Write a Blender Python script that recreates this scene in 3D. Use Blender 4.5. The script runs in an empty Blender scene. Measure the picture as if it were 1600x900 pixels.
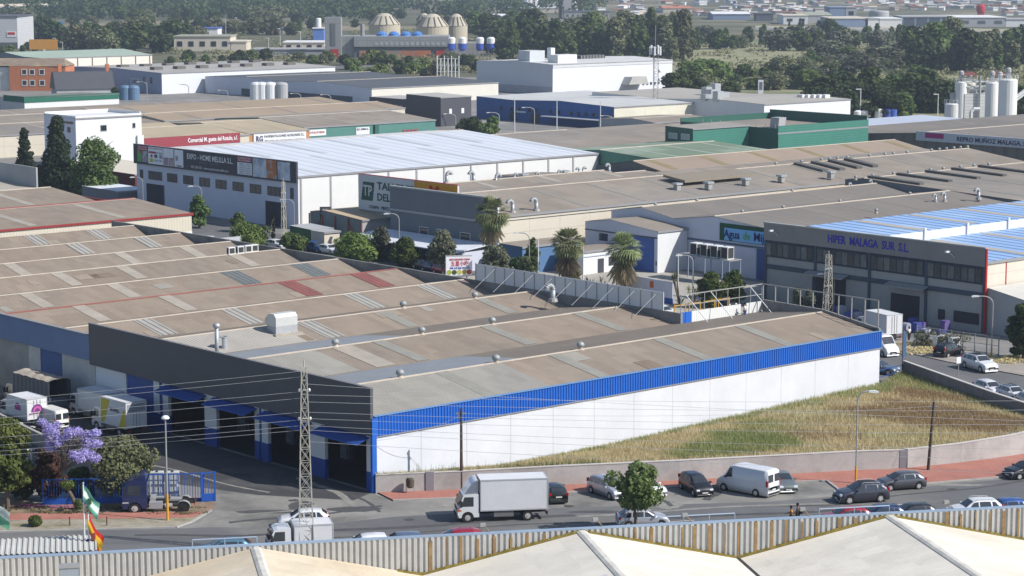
import bpy, math, random
import numpy as np
from mathutils import Vector, Matrix
R = math.radians
random.seed(7)
rng = np.random.default_rng(11)
scene = bpy.context.scene
col = scene.collection

# ------------------------------------------------------------------ camera
F_PX, CX, CY = 3485.0, 800.0, 450.0
PITCH = math.atan(510 / F_PX)
CAM_H = 45.0
cam_d = bpy.data.cameras.new('camera')
cam = bpy.data.objects.new('camera', cam_d)
col.objects.link(cam)
cam.location = (0, 0, CAM_H)
cam.rotation_euler = (math.pi / 2 - PITCH, 0, 0)
cam_d.sensor_width = 36
cam_d.lens = 36 * F_PX / 1600
cam_d.clip_start = 1
cam_d.clip_end = 20000
scene.camera = cam

# ------------------------------------------------------------------ sky, sun, exposure
SUN_EL = R(40)
SUN_DIR = Vector((10.2, -3.5, 0)).normalized()           # horizontal direction towards the sun
w = bpy.data.worlds.new('World')
scene.world = w
w.use_nodes = True
nt = w.node_tree
sky = nt.nodes.new('ShaderNodeTexSky')
sky.sky_type = 'NISHITA'
sky.sun_disc = False
sky.sun_elevation = SUN_EL
sky.sun_rotation = math.atan2(SUN_DIR.x, SUN_DIR.y)
sky.air_density = 1.0
sky.dust_density = 0.6
sky.ozone_density = 1.2
nt.links.new(sky.outputs[0], nt.nodes['Background'].inputs[0])
nt.nodes['Background'].inputs[1].default_value = 0.095
sd = bpy.data.lights.new('sun', 'SUN')
sd.energy = 4.3
sd.angle = R(0.53)
sd.color = (1.0, 0.955, 0.895)
sun = bpy.data.objects.new('sun', sd)
col.objects.link(sun)
sv = Vector((SUN_DIR.x * math.cos(SUN_EL), SUN_DIR.y * math.cos(SUN_EL), math.sin(SUN_EL)))
sun.rotation_euler = sv.to_track_quat('Z', 'Y').to_euler()
sun.location = sv * 300
vs = scene.view_settings
vs.view_transform = 'Standard'
vs.look = 'None'
vs.gamma = 1.0
vs.exposure = 0.50
vs.use_curve_mapping = False
scene.cycles.max_bounces = 5
scene.cycles.diffuse_bounces = 3
scene.cycles.glossy_bounces = 2
scene.cycles.transparent_max_bounces = 6
scene.cycles.volume_bounces = 0

# ------------------------------------------------------------------ surveying: picture point on a level plane -> place
_c, _s = math.cos(PITCH), math.sin(PITCH)
def P(px, py, z=0.0):
    u, v = px - CX, py - CY
    dx, dy, dz = u, F_PX * _c - v * _s, -(F_PX * _s + v * _c)
    t = (z - CAM_H) / dz
    return Vector((dx * t, dy * t, z))
def proj(p):
    x, y, z = p[0], p[1], p[2] - CAM_H
    d = y * _c - z * _s
    return CX + F_PX * x / d, CY - F_PX * (y * _s + z * _c) / d
GA = R(41.4)                                             # direction of the estate's street grid
GX = Vector((math.cos(GA), math.sin(GA), 0))
GY = Vector((-math.sin(GA), math.cos(GA), 0))
O0 = P(585, 770)
def G(x, y, z=0.0):
    return O0 + GX * x + GY * y + Vector((0, 0, z))
def toG(p):
    d = Vector(p) - O0
    return d.dot(GX), d.dot(GY)
def height(base, top_py):                                # height of something standing at base whose top shows at row top_py
    lo, hi = 0.0, 60.0
    for _ in range(40):
        m = (lo + hi) / 2
        if proj((base[0], base[1], base[2] + m))[1] > top_py: lo = m
        else: hi = m
    return lo
def span(o, axis, px, z):
    lo, hi = 0.0, 900.0
    sg = 1 if axis == 'x' else -1
    A = GX if axis == 'x' else GY
    for _ in range(40):
        m = (lo + hi) / 2
        q = proj((o[0] + A.x * m, o[1] + A.y * m, z))
        if q[0] * sg < px * sg: lo = m
        else: hi = m
    return lo

# ------------------------------------------------------------------ materials
MATS = {}
def mat(key, c, rough=0.85, metal=0.0, var=0.10, scale=0.35, spots=0.0, wave=None, grid=None, bump=0.0, spec=0.3, coord='Object', c2=None, c2scale=0.08, c2lo=0.5, c2hi=0.62, cells=None):
    """base colour with uneven wear; wave=(axis,pitch,strength,darken) ribs; grid=(axis u,axis v,w,h,line,dark) panel joints"""
    if key in MATS: return MATS[key]
    m = bpy.data.materials.new(key); MATS[key] = m
    m.use_nodes = True
    t = m.node_tree; N = t.nodes; Lk = t.links
    b = N['Principled BSDF']
    b.inputs['Roughness'].default_value = rough
    b.inputs['Metallic'].default_value = metal
    b.inputs['Specular IOR Level'].default_value = spec
    tc = N.new('ShaderNodeTexCoord')
    vec = tc.outputs[coord]
    c = tuple(c) + (1,)
    def mixc(fac, a, bb, mode='MIX'):
        x = N.new('ShaderNodeMix'); x.data_type = 'RGBA'; x.blend_type = mode
        for s, v in ((0, fac), (6, a), (7, bb)):
            if hasattr(v, 'links') or isinstance(v, bpy.types.NodeSocket): Lk.new(v, x.inputs[s])
            else: x.inputs[s].default_value = v
        return x.outputs[2]
    def noise(sc, det=4, ro=0.6, v=None):
        n = N.new('ShaderNodeTexNoise'); n.inputs['Scale'].default_value = sc
        n.inputs['Detail'].default_value = det; n.inputs['Roughness'].default_value = ro
        Lk.new(v or vec, n.inputs['Vector']); return n.outputs['Fac']
    def ramp(f, lo, hi, a=0.0, bb=1.0):
        r = N.new('ShaderNodeMapRange'); r.inputs[1].default_value = lo; r.inputs[2].default_value = hi
        r.inputs[3].default_value = a; r.inputs[4].default_value = bb; Lk.new(f, r.inputs[0]); return r.outputs[0]
    cur = c
    if c2 is not None:
        cur = mixc(ramp(noise(c2scale, 5, 0.65), c2lo, c2hi), cur, tuple(c2) + (1,))
    if var:
        f = ramp(noise(scale, 6, 0.68), 0.28, 0.72, 1 - var, 1 + var * 0.7)
        g = N.new('ShaderNodeCombineColor')
        for i in range(3): Lk.new(f, g.inputs[i])
        cur = mixc(1.0, cur, g.outputs[0], 'MULTIPLY')
    if spots:
        f = ramp(noise(scale * 9, 4, 0.8), 0.55, 0.75, 1.0, 1 - spots)
        g = N.new('ShaderNodeCombineColor')
        for i in range(3): Lk.new(f, g.inputs[i])
        cur = mixc(1.0, cur, g.outputs[0], 'MULTIPLY')
    hsrc = None
    if grid or wave or cells:
        sep = N.new('ShaderNodeSeparateXYZ'); Lk.new(vec, sep.inputs[0])
    if cells:
        cb = N.new('ShaderNodeCombineXYZ')
        for i, (ax, sz) in enumerate(cells[:2]):
            q = N.new('ShaderNodeMath'); q.operation = 'DIVIDE'; Lk.new(sep.outputs[ax], q.inputs[0]); q.inputs[1].default_value = sz
            q2 = N.new('ShaderNodeMath'); q2.operation = 'FLOOR'; Lk.new(q.outputs[0], q2.inputs[0]); Lk.new(q2.outputs[0], cb.inputs[i])
        wn = N.new('ShaderNodeTexWhiteNoise'); Lk.new(cb.outputs[0], wn.inputs['Vector'])
        f = ramp(wn.outputs['Value'], 0, 1, 1 - cells[2], 1 + cells[2] * .5)
        g = N.new('ShaderNodeCombineColor')
        for i in range(3): Lk.new(f, g.inputs[i])
        cur = mixc(1.0, cur, g.outputs[0], 'MULTIPLY')
    if grid:
        au, av, gw, gh, line, dark = grid
        facs = []
        for ax, pitch in ((au, gw), (av, gh)):
            if not pitch: continue
            q = N.new('ShaderNodeMath'); q.operation = 'PINGPONG'; Lk.new(sep.outputs[ax], q.inputs[0]); q.inputs[1].default_value = pitch / 2
            l = N.new('ShaderNodeMath'); l.operation = 'LESS_THAN'; Lk.new(q.outputs[0], l.inputs[0]); l.inputs[1].default_value = line / 2
            facs.append(l.outputs[0])
        f = facs[0]
        if len(facs) > 1:
            q = N.new('ShaderNodeMath'); q.operation = 'MAXIMUM'; Lk.new(facs[0], q.inputs[0]); Lk.new(facs[1], q.inputs[1]); f = q.outputs[0]
        cur = mixc(f, cur, mixc(1.0, cur, (dark, dark, dark, 1), 'MULTIPLY'))
    if wave:
        ax, pitch, st, dk = wave
        q = N.new('ShaderNodeMath'); q.operation = 'MULTIPLY'; Lk.new(sep.outputs[ax], q.inputs[0]); q.inputs[1].default_value = 2 * math.pi / pitch
        s = N.new('ShaderNodeMath'); s.operation = 'SINE'; Lk.new(q.outputs[0], s.inputs[0])
        if dk:
            f = ramp(s.outputs[0], -1, -0.2, 1 - dk, 1.0)
            g = N.new('ShaderNodeCombineColor')
            for i in range(3): Lk.new(f, g.inputs[i])
            cur = mixc(1.0, cur, g.outputs[0], 'MULTIPLY')
        hsrc = (s.outputs[0], st)
    if isinstance(cur, tuple): b.inputs['Base Color'].default_value = cur
    else: Lk.new(cur, b.inputs['Base Color'])
    if hsrc or bump:
        bp = N.new('ShaderNodeBump'); bp.inputs['Strength'].default_value = 1.0
        if hsrc:
            bp.inputs['Distance'].default_value = hsrc[1]; Lk.new(hsrc[0], bp.inputs['Height'])
        else:
            bp.inputs['Distance'].default_value = bump; Lk.new(noise(6, 5, 0.7), bp.inputs['Height'])
        Lk.new(bp.outputs[0], b.inputs['Normal'])
    return m
def glass(key='window_glass', c=(0.02, 0.025, 0.03), rough=0.08):
    return mat(key, c, rough=rough, var=0.25, scale=0.6, spec=0.8)
def leafmat(key, c, c2, trans=0.25):
    if key in MATS: return MATS[key]
    m = bpy.data.materials.new(key); MATS[key] = m; m.use_nodes = True
    t = m.node_tree; N = t.nodes; Lk = t.links
    b = N['Principled BSDF']; out = N['Material Output']
    b.inputs['Roughness'].default_value = 0.7; b.inputs['Specular IOR Level'].default_value = 0.15
    geo = N.new('ShaderNodeNewGeometry')
    at = N.new('ShaderNodeTexCoord')
    n = N.new('ShaderNodeTexNoise'); n.inputs['Scale'].default_value = 0.35; n.inputs['Detail'].default_value = 4
    Lk.new(at.outputs['Object'], n.inputs['Vector'])
    ad = N.new('ShaderNodeMath'); ad.operation = 'MULTIPLY_ADD'; Lk.new(geo.outputs['Random Per Island'], ad.inputs[0]); ad.inputs[1].default_value = 0.5
    mr = N.new('ShaderNodeMapRange'); mr.inputs[1].default_value = 0.35; mr.inputs[2].default_value = 0.65; mr.inputs[3].default_value = -0.1; mr.inputs[4].default_value = 0.6
    Lk.new(n.outputs['Fac'], mr.inputs[0]); Lk.new(mr.outputs[0], ad.inputs[2])
    x = N.new('ShaderNodeMix'); x.data_type = 'RGBA'; Lk.new(ad.outputs[0], x.inputs[0])
    x.inputs[6].default_value = tuple(c) + (1,); x.inputs[7].default_value = tuple(c2) + (1,)
    oi = N.new('ShaderNodeObjectInfo')
    hs = N.new('ShaderNodeHueSaturation'); Lk.new(x.outputs[2], hs.inputs['Color'])
    mv = N.new('ShaderNodeMapRange'); mv.inputs[3].default_value = 0.72; mv.inputs[4].default_value = 1.3; Lk.new(oi.outputs['Random'], mv.inputs[0]); Lk.new(mv.outputs[0], hs.inputs['Value'])
    mh = N.new('ShaderNodeMapRange'); mh.inputs[3].default_value = 0.485; mh.inputs[4].default_value = 0.515; Lk.new(oi.outputs['Random'], mh.inputs[0]); Lk.new(mh.outputs[0], hs.inputs['Hue'])
    Lk.new(hs.outputs[0], b.inputs['Base Color'])
    tr = N.new('ShaderNodeBsdfTranslucent'); Lk.new(hs.outputs[0], tr.inputs['Color'])
    ms = N.new('ShaderNodeMixShader'); ms.inputs[0].default_value = trans
    Lk.new(b.outputs[0], ms.inputs[1]); Lk.new(tr.outputs[0], ms.inputs[2]); Lk.new(ms.outputs[0], out.inputs['Surface'])
    return m

# ------------------------------------------------------------------ mesh helpers
class MB:
    def __init__(s): s.v = []; s.f = []; s.mi = []; s.m = 0
    def face(s, pts):
        n = len(s.v); s.v += [tuple(p) for p in pts]; s.f.append(list(range(n, n + len(pts)))); s.mi.append(s.m); return s
    def box(s, x0, x1, y0, y1, z0, z1):
        n = len(s.v)
        s.v += [(x, y, z) for z in (z0, z1) for y in (y0, y1) for x in (x0, x1)]
        for q in ((0, 2, 3, 1), (4, 5, 7, 6), (0, 1, 5, 4), (2, 6, 7, 3), (0, 4, 6, 2), (1, 3, 7, 5)):
            s.f.append([n + i for i in q]); s.mi.append(s.m)
        return s
    def obox(s, c, ax, ay, lx, ly, z0, z1):
        """box centred on c (x,y) with horizontal axes ax, ay"""
        n = len(s.v)
        for z in (z0, z1):
            for j in (-1, 1):
                for i in (-1, 1):
                    s.v.append((c[0] + ax[0] * lx / 2 * i + ay[0] * ly / 2 * j, c[1] + ax[1] * lx / 2 * i + ay[1] * ly / 2 * j, z))
        for q in ((0, 2, 3, 1), (4, 5, 7, 6), (0, 1, 5, 4), (2, 6, 7, 3), (0, 4, 6, 2), (1, 3, 7, 5)):
            s.f.append([n + i for i in q]); s.mi.append(s.m)
        return s
    def tube(s, p, q, r, r2=None, n=8, cap=True):
        p, q = Vector(p), Vector(q); r2 = r if r2 is None else r2
        d = (q - p)
        if d.length < 1e-6: return s
        d.normalize(); a = d.orthogonal().normalized(); b = d.cross(a); k = len(s.v)
        for c, rr in ((p, r), (q, r2)):
            for i in range(n):
                t = 2 * math.pi * i / n; s.v.append(tuple(c + (a * math.cos(t) + b * math.sin(t)) * rr))
        for i in range(n):
            j = (i + 1) % n; s.f.append([k + i, k + j, k + n + j, k + n + i]); s.mi.append(s.m)
        if cap:
            s.f.append([k + i for i in range(n)][::-1]); s.mi.append(s.m)
            s.f.append([k + n + i for i in range(n)]); s.mi.append(s.m)
        return s
    def path(s, pts, r, n=6):
        for a, b in zip(pts[:-1], pts[1:]): s.tube(a, b, r, n=n)
        return s
    def lathe(s, c, prof, n=16):
        k = len(s.v); c = Vector(c)
        for r, z in prof:
            for i in range(n):
                t = 2 * math.pi * i / n; s.v.append((c.x + r * math.cos(t), c.y + r * math.sin(t), c.z + z))
        for a in range(len(prof) - 1):
            for i in range(n):
                j = (i + 1) % n; s.f.append([k + a * n + i, k + a * n + j, k + (a + 1) * n + j, k + (a + 1) * n + i]); s.mi.append(s.m)
        s.f.append([k + i for i in range(n)][::-1]); s.mi.append(s.m)
        s.f.append([k + (len(prof) - 1) * n + i for i in range(n)]); s.mi.append(s.m)
        return s
    def prism(s, poly, lo, hi, axis='z'):
        """extrude a 2-D polygon along an axis"""
        def mk(u, v, t): return {'z': (u, v, t), 'y': (u, t, v), 'x': (t, u, v)}[axis]
        k = len(s.v); n = len(poly)
        s.v += [mk(u, v, lo) for u, v in poly] + [mk(u, v, hi) for u, v in poly]
        for i in range(n):
            j = (i + 1) % n; s.f.append([k + i, k + j, k + n + j, k + n + i]); s.mi.append(s.m)
        s.f.append([k + i for i in range(n)][::-1]); s.mi.append(s.m)
        s.f.append([k + n + i for i in range(n)]); s.mi.append(s.m)
        return s
    def wall(s, pts, z0, z1, th):
        """upright wall of thickness th along a polyline (x,y); z0,z1 numbers or lists"""
        n = len(pts)
        Z0 = z0 if isinstance(z0, (list, tuple)) else [z0] * n
        Z1 = z1 if isinstance(z1, (list, tuple)) else [z1] * n
        for i in range(n - 1):
            a, b = Vector(pts[i][:2]), Vector(pts[i + 1][:2]); d = (b - a).normalized(); o = Vector((-d.y, d.x)) * th / 2
            k = len(s.v)
            for q, za, zb in ((a, Z0[i], Z1[i]), (b, Z0[i + 1], Z1[i + 1])):
                for sg in (-1, 1):
                    s.v.append((q.x + o.x * sg, q.y + o.y * sg, za)); s.v.append((q.x + o.x * sg, q.y + o.y * sg, zb))
            for q in ((0, 1, 5, 4), (2, 6, 7, 3), (1, 3, 7, 5), (0, 4, 6, 2), (0, 2, 3, 1), (4, 5, 7, 6)):
                s.f.append([k + t for t in q]); s.mi.append(s.m)
        return s
    def build(s, name, m, parent=None, smooth=False):
        me = bpy.data.meshes.new(name)
        me.from_pydata(s.v, [], s.f)
        ms = m if isinstance(m, (list, tuple)) else [m]
        for q in ms: me.materials.append(q)
        if len(ms) > 1: me.polygons.foreach_set('material_index', s.mi)
        if smooth: me.polygons.foreach_set('use_smooth', [True] * len(s.f))
        me.update()
        o = bpy.data.objects.new(name, me); col.objects.link(o)
        if parent is not None: o.parent = parent
        return o
def tag(o, label=None, cat=None, group=None, kind=None):
    if label: o['label'] = label
    if cat: o['category'] = cat
    if group: o['group'] = group
    if kind: o['kind'] = kind
    return o
def root(name, label, cat, loc=(0, 0, 0), rz=0.0, group=None):
    o = bpy.data.objects.new(name, None); o.empty_display_size = 0.3; col.objects.link(o)
    o.location = loc; o.rotation_euler = (0, 0, rz)
    return tag(o, label, cat, group)
def copy_tree(o, parent=None):
    c = o.copy(); col.objects.link(c)
    if parent is not None: c.parent = parent
    for ch in [k for k in KIDS.get(o.name, [])]: copy_tree(ch, c)
    return c
KIDS = {}
def index_kids():
    KIDS.clear()
    for o in bpy.data.objects:
        if o.parent is not None: KIDS.setdefault(o.parent.name, []).append(o)
def relocate(o, loc, rz=0, sc=1.0, label=None):
    o.location = loc; o.rotation_euler = (0, 0, rz)
    o.scale = (sc, sc, sc) if not isinstance(sc, (tuple, list)) else sc
    if label: o['label'] = label
    return o
def text(name, body, size, m, parent, loc, face='x', fit=None, thick=0.02, bold=0.0):
    """lettering as a mesh; face 'x' = on a wall facing local -x, 'y' = on a wall facing local -y"""
    cu = bpy.data.curves.new(name, 'FONT'); cu.body = body; cu.size = size; cu.extrude = thick; cu.offset = bold
    cu.align_x = 'CENTER'; cu.align_y = 'CENTER'; cu.resolution_u = 2
    tmp = bpy.data.objects.new(name + '_t', cu); col.objects.link(tmp)
    bpy.context.view_layer.update()
    me = bpy.data.meshes.new_from_object(tmp.evaluated_get(bpy.context.evaluated_depsgraph_get()))
    bpy.data.objects.remove(tmp)
    o = bpy.data.objects.new(name, me); col.objects.link(o)
    me.materials.clear(); me.materials.append(m)
    xs = [v.co.x for v in me.vertices]
    if xs and fit:
        k = fit / max(0.01, max(xs) - min(xs))
        for v in me.vertices: v.co.x *= k
    o.parent = parent; o.location = loc
    o.rotation_euler = (R(90), 0, R(-90)) if face == 'x' else ((R(90), 0, 0) if face == 'y' else face)
    return o
# ================================================================== THE SETTING
def sheet(name, pts, z, m, kind='structure'):
    me = MB(); me.face([(p[0], p[1], z) for p in pts])
    return tag(me.build(name, m), kind=kind)
g_m = mat('ground_mat', (0.10, 0.10, 0.055), var=0.35, scale=0.012, c2=(0.22, 0.19, 0.12), c2scale=0.006, c2lo=0.48, c2hi=0.6)
MB().face([(-9000, -300, 0), (9000, -300, 0), (9000, 14000, 0), (-9000, 14000, 0)]).build('ground', g_m)['kind'] = 'structure'
yard_m = mat('yard_mat', (0.20, 0.195, 0.185), var=0.3, scale=0.12, spots=0.15, c2=(0.27, 0.26, 0.24), c2scale=0.05)
sheet('estate_ground', [G(-150, -60), G(330, -60), G(560, 60), G(560, 380), G(430, 560), G(330, 760), G(-150, 760)], 0.004, yard_m)
apron_m = mat('apron_mat', (0.235, 0.228, 0.21), var=0.38, scale=0.16, spots=0.12, c2=(0.11, 0.11, 0.105), c2scale=0.07, c2lo=0.5, c2hi=0.66, bump=0.004)
asph_m = mat('asphalt_mat', (0.125, 0.127, 0.13), var=0.22, scale=0.10, spots=0.1, c2=(0.16, 0.157, 0.15), c2scale=0.08, bump=0.004)
# street surface: apron first, then the dark carriageway on it
apron_px = [(-260, 845), (0, 832), (275, 826), (310, 817), (335, 800), (345, 782), (150, 690), (40, 640), (-60, 600), (-200, 520), (0, 480), (300, 560), (585, 772),
            (614, 783), (717, 779), (882, 771), (1065, 761), (1237, 754), (1292, 752), (1312, 767), (1442, 757), (1557, 747), (1600, 741), (1750, 722), (1750, 790), (1200, 900), (600, 905), (-260, 930)]
sheet('yard_pavement', [P(x, y) for x, y in apron_px], 0.008, apron_m)
oily = mat('oily_asphalt', (0.055, 0.055, 0.058), var=0.3, scale=0.2, spots=0.2, c2=(0.09, 0.09, 0.09), c2scale=0.12)
sheet('yard_pavement', [G(-.1, .2), G(-.1, 60), G(-16, 60), G(-15, 30), G(-11, 14), G(-8, 6), G(-3, -1.0)], 0.016, oily)
road_up = [(-260, 846), (0, 832), (275, 826), (330, 824), (430, 825), (507, 820), (612, 808), (700, 803), (837, 795), (1000, 790), (1200, 784), (1300, 776), (1440, 761), (1557, 750), (1600, 744), (1750, 725)]
road_low = [(1750, 800), (1600, 835), (1200, 870), (800, 890), (400, 905), (-260, 925)]
sheet('road', [P(x, y) for x, y in road_up + road_low], 0.012, asph_m)
line_m = mat('road_paint', (0.55, 0.55, 0.53), var=0.3, scale=2, spots=0.4)
mb = MB()
for x0, x1, y0, y1 in ((1262, 1302, 799.5, 796.5), (1378, 1420, 791, 787.5), (1040, 1085, 816, 813), (880, 925, 826.5, 824)):
    a, b = P(x0, y0), P(x1, y1); d = (b - a).normalized(); n = Vector((-d.y, d.x, 0)) * 0.06
    mb.face([(q.x, q.y, 0.017) for q in (a - n, b - n, b + n, a + n)])
tag(mb.build('lane_marking', line_m), kind='structure')
# pavements with kerbs
pav_m = mat('red_paving', (0.36, 0.155, 0.12), var=0.2, scale=0.4, spots=0.15, grid=(0, 1, 0.6, 0.6, 0.03, 0.85))
kerb_m = mat('kerb_concrete', (0.34, 0.33, 0.31), var=0.2, scale=0.8, spots=0.2)
def pavement(name, front, back, m, h=0.12, close=True):
    pts = [P(x, y) for x, y in front] + [P(x, y) for x, y in back]
    me = MB(); me.face([(p.x, p.y, h) for p in pts])
    tag(me.build(name, m), kind='structure')
    k = MB(); fp = [P(x, y) for x, y in front]
    k.wall([(p.x, p.y) for p in fp], 0.0, h + 0.004, 0.22)
    tag(k.build('kerb', kerb_m), kind='structure')
wall_base_px = [(587, 771), (720, 766), (875, 759), (1060, 752), (1230, 742), (1337, 736), (1410, 733), (1500, 724), (1575, 714), (1600, 710), (1690, 696)]
pavement('pavement', [(614, 783), (717, 779), (882, 771), (1065, 761), (1237, 754), (1292, 752), (1312, 767), (1442, 757), (1557, 747), (1600, 741), (1750, 722)],
         [(1700, 694)] + [(x, y - 1) for x, y in wall_base_px[::-1][1:]] + [(592, 772)], pav_m)
verge_m = mat('verge_gravel', (0.30, 0.27, 0.21), var=0.3, scale=1.2, spots=0.35, bump=0.02, c2=(0.2, 0.19, 0.11), c2scale=0.5)
pavement('verge', [(-260, 846), (0, 832), (275, 825), (300, 816), (330, 798)], [(300, 811), (0, 815), (-260, 826)], verge_m)
sheet('pavement', [P(x, y) for x, y in ((-260, 826), (0, 815), (300, 811), (334, 798), (320, 802), (0, 804.5), (-260, 815))][:7], 0.124, pav_m)
earth_m = mat('earth_mat', (0.24, 0.17, 0.12), var=0.35, scale=0.8, spots=0.3, c2=(0.12, 0.12, 0.06), c2scale=0.3)
sheet('earth_verge', [P(x, y) for x, y in ((-260, 815), (0, 804.5), (320, 802), (334, 798), (338, 786), (60, 790), (0, 770), (-260, 780))], 0.12, earth_m)
# street behind the halls, on the right
sheet('road', [P(x, y) for x, y in ((1340, 545), (1400, 548), (1480, 566), (1600, 588), (1750, 612), (1750, 700), (1600, 640), (1440, 600), (1366, 605), (1330, 612))], 0.010, asph_m)
sheet('pavement', [P(x, y) for x, y in ((1350, 528), (1410, 530), (1470, 545), (1600, 560), (1750, 585), (1750, 612), (1600, 588), (1480, 566), (1400, 548))], 0.10, mat('pale_paving', (0.30, 0.27, 0.24), var=0.25, scale=0.5, spots=0.2))
sheet('road', [G(56, 20), G(101, 20), G(101, 330), G(56, 330)], 0.010, asph_m)
sheet('paved_yard', [G(74, 40), G(119, 40), G(119, 96), G(74, 96)], 0.016, mat('pale_yard', (0.36, 0.34, 0.30), var=0.2, scale=0.2, spots=0.12))

# ---- the sloping field between the street wall and the white hall
def field_z(f, gx):                                       # f 0 at the street wall, 1 at the back
    zb = 0.0 if gx < 25 else min(1.0, (gx - 25) / 38.0) * 1.0
    return 1.55 * (1 - f) + zb * f
front = [P(x, y) for x, y in wall_base_px] + [P(1690.5, 696)]
def lerp_poly(pts, t):
    L = [0.0]
    for a, b in zip(pts[:-1], pts[1:]): L.append(L[-1] + (b - a).length)
    s = t * L[-1]
    for i in range(len(pts) - 1):
        if s <= L[i + 1] + 1e-9:
            return pts[i].lerp(pts[i + 1], (s - L[i]) / max(1e-9, L[i + 1] - L[i]))
    return pts[-1]
back = [G(0.5, -0.25), G(30, -0.25), G(67.4, -0.25), P(1412, 596), P(1560, 652), P(1690, 695.5)]
NU, NV = 90, 26
vals = []
me = MB()
def field_pt(u, v):
    a, b = lerp_poly(front, u), lerp_poly(back, u)
    p = a.lerp(b, v)
    gx = toG(b)[0]
    z = field_z(v, gx if gx < 70 else 63)
    z += 0.10 * math.sin(p.x * 0.5 + p.y * 0.3) * math.sin(p.x * 0.21 - p.y * 0.4) * min(1, 6 * v * (1 - v))
    return Vector((p.x, p.y, z))
for j in range(NV + 1):
    for i in range(NU + 1): me.v.append(tuple(field_pt(i / NU, j / NV)))
for j in range(NV):
    for i in range(NU):
        k = j * (NU + 1) + i; me.f.append([k, k + 1, k + NU + 2, k + NU + 1]); me.mi.append(0)
field_m = mat('field_soil', (0.36, 0.27, 0.15), var=0.3, scale=0.5, spots=0.25, c2=(0.20, 0.20, 0.09), c2scale=0.09, c2lo=0.45, c2hi=0.6)
tag(me.build('field', field_m, smooth=True), kind='structure')

def grass(name, n, fn, m, hmin, hmax, wdt, lean=0.35, kind='stuff'):
    V = np.zeros((n * 3, 3)); 
    for i in range(n):
        p = fn(); a = random.random() * 6.283; h = random.uniform(hmin, hmax); w2 = wdt * random.uniform(0.6, 1.4)
        dx, dy = math.cos(a) * w2, math.sin(a) * w2; lx, ly = random.gauss(0, lean) * h, random.gauss(0, lean) * h
        V[i * 3] = (p[0] - dx, p[1] - dy, p[2] - 0.05); V[i * 3 + 1] = (p[0] + dx, p[1] + dy, p[2] - 0.05); V[i * 3 + 2] = (p[0] + lx, p[1] + ly, p[2] + h)
    mm = bpy.data.meshes.new(name); mm.from_pydata(V.tolist(), [], [(3 * i, 3 * i + 1, 3 * i + 2) for i in range(n)]); mm.materials.append(m)
    o = bpy.data.objects.new(name, mm); col.objects.link(o)
    return tag(o, kind=kind)
straw = leafmat('straw', (0.54, 0.46, 0.24), (0.66, 0.58, 0.34), 0.4)
brown = leafmat('brown_grass', (0.40, 0.30, 0.15), (0.50, 0.39, 0.21), 0.35)
greeng = leafmat('green_grass', (0.26, 0.31, 0.11), (0.40, 0.41, 0.19), 0.45)
def nz(x, y, s):
    return (math.sin(x * s + 1.3 * math.sin(y * s * 0.7 + 1)) + math.sin(y * s * 1.3 + 1.7 * math.sin(x * s * 0.6)) + math.sin((x + y) * s * 2.3)) / 3
def pick(test):
    def fn():
        while True:
            u, v = random.random(), random.random()
            p = field_pt(u, v)
            if test(p, u, v): return p
    return fn
def kind_at(p, u, v):
    g = 1.0 - ((u - .44) / .085) ** 2 - ((v - .32) / .42) ** 2 + .5 * nz(p.x + 40, p.y, .22)
    if v > .86 + .1 * nz(p.x, p.y, .4) or u < .10: g = max(g, .55 + .4 * nz(p.x, p.y, .5))
    b = 1.1 - ((u - .80) / .26) ** 2 - ((v - .50) / .33) ** 2 + .6 * nz(p.x, p.y, .3)
    s_ = .45 + (.9 if v < .10 else 0) + .6 * nz(p.x - 7, p.y + 3, .33)
    q = [(g + random.gauss(0, .22), 'g'), (b + random.gauss(0, .22), 'b'), (s_ + random.gauss(0, .22), 's')]
    return max(q)[1]
def pick_k(k): return pick(lambda p, u, v: kind_at(p, u, v) == k)
grass('dry_grass', 42000, pick_k('s'), straw, 0.2, 0.55, 0.04)
grass('brown_grass', 30000, pick_k('b'), brown, 0.15, 0.42, 0.04)
grass('green_grass', 30000, pick_k('g'), greeng, 0.2, 0.55, 0.05)
weedm = leafmat('weed_leaf', (0.07, 0.11, 0.035), (0.13, 0.17, 0.06), 0.3)
def weeds(n, px0, px1, zoff, h0, h1, thin):
    V = []; Fc = []
    for i in range(n):
        px = random.uniform(px0, px1) if thin else px0 + (px1 - px0) * random.random() ** 1.0
        u = None
        b = lerp_poly([P(x, y) for x, y in wall_base_px], (px - 587) / (1700 - 587))
        g = toG(b); x, y, z = b.x + random.uniform(-.2, .5), b.y + random.uniform(0.25, 1.6), zoff
        h = random.uniform(h0, h1)
        for k in range(7):
            t = (k + 1) / 7; a = random.random() * 6.28; r = 0.16 * (1.15 - t); zc = z + h * t
            c = Vector((x + random.gauss(0, .03), y + random.gauss(0, .03), zc)); d = Vector((math.cos(a), math.sin(a), 0.5)) * r; e = Vector((-math.sin(a), math.cos(a), 0)) * 0.05
            q = len(V); V += [tuple(c - e), tuple(c + e), tuple(c + d)]; Fc.append((q, q + 1, q + 2))
        q = len(V); V += [(x - .02, y, z), (x + .02, y, z), (x, y, z + h)]; Fc.append((q, q + 1, q + 2))
    return V, Fc
V, Fc = [], []
for a in (weeds(80, 640, 760, 1.2, 0.5, 1.1, True), weeds(420, 760, 900, 1.3, 0.4, 0.9, True), weeds(40, 600, 640, 1.2, 0.2, 0.5, True)):
    o_ = len(V); V += a[0]; Fc += [tuple(i + o_ for i in f) for f in a[1]]
mm = bpy.data.meshes.new('weeds'); mm.from_pydata(V, [], Fc); mm.materials.append(weedm)
o = bpy.data.objects.new('weeds', mm); col.objects.link(o); tag(o, kind='stuff')

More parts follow.
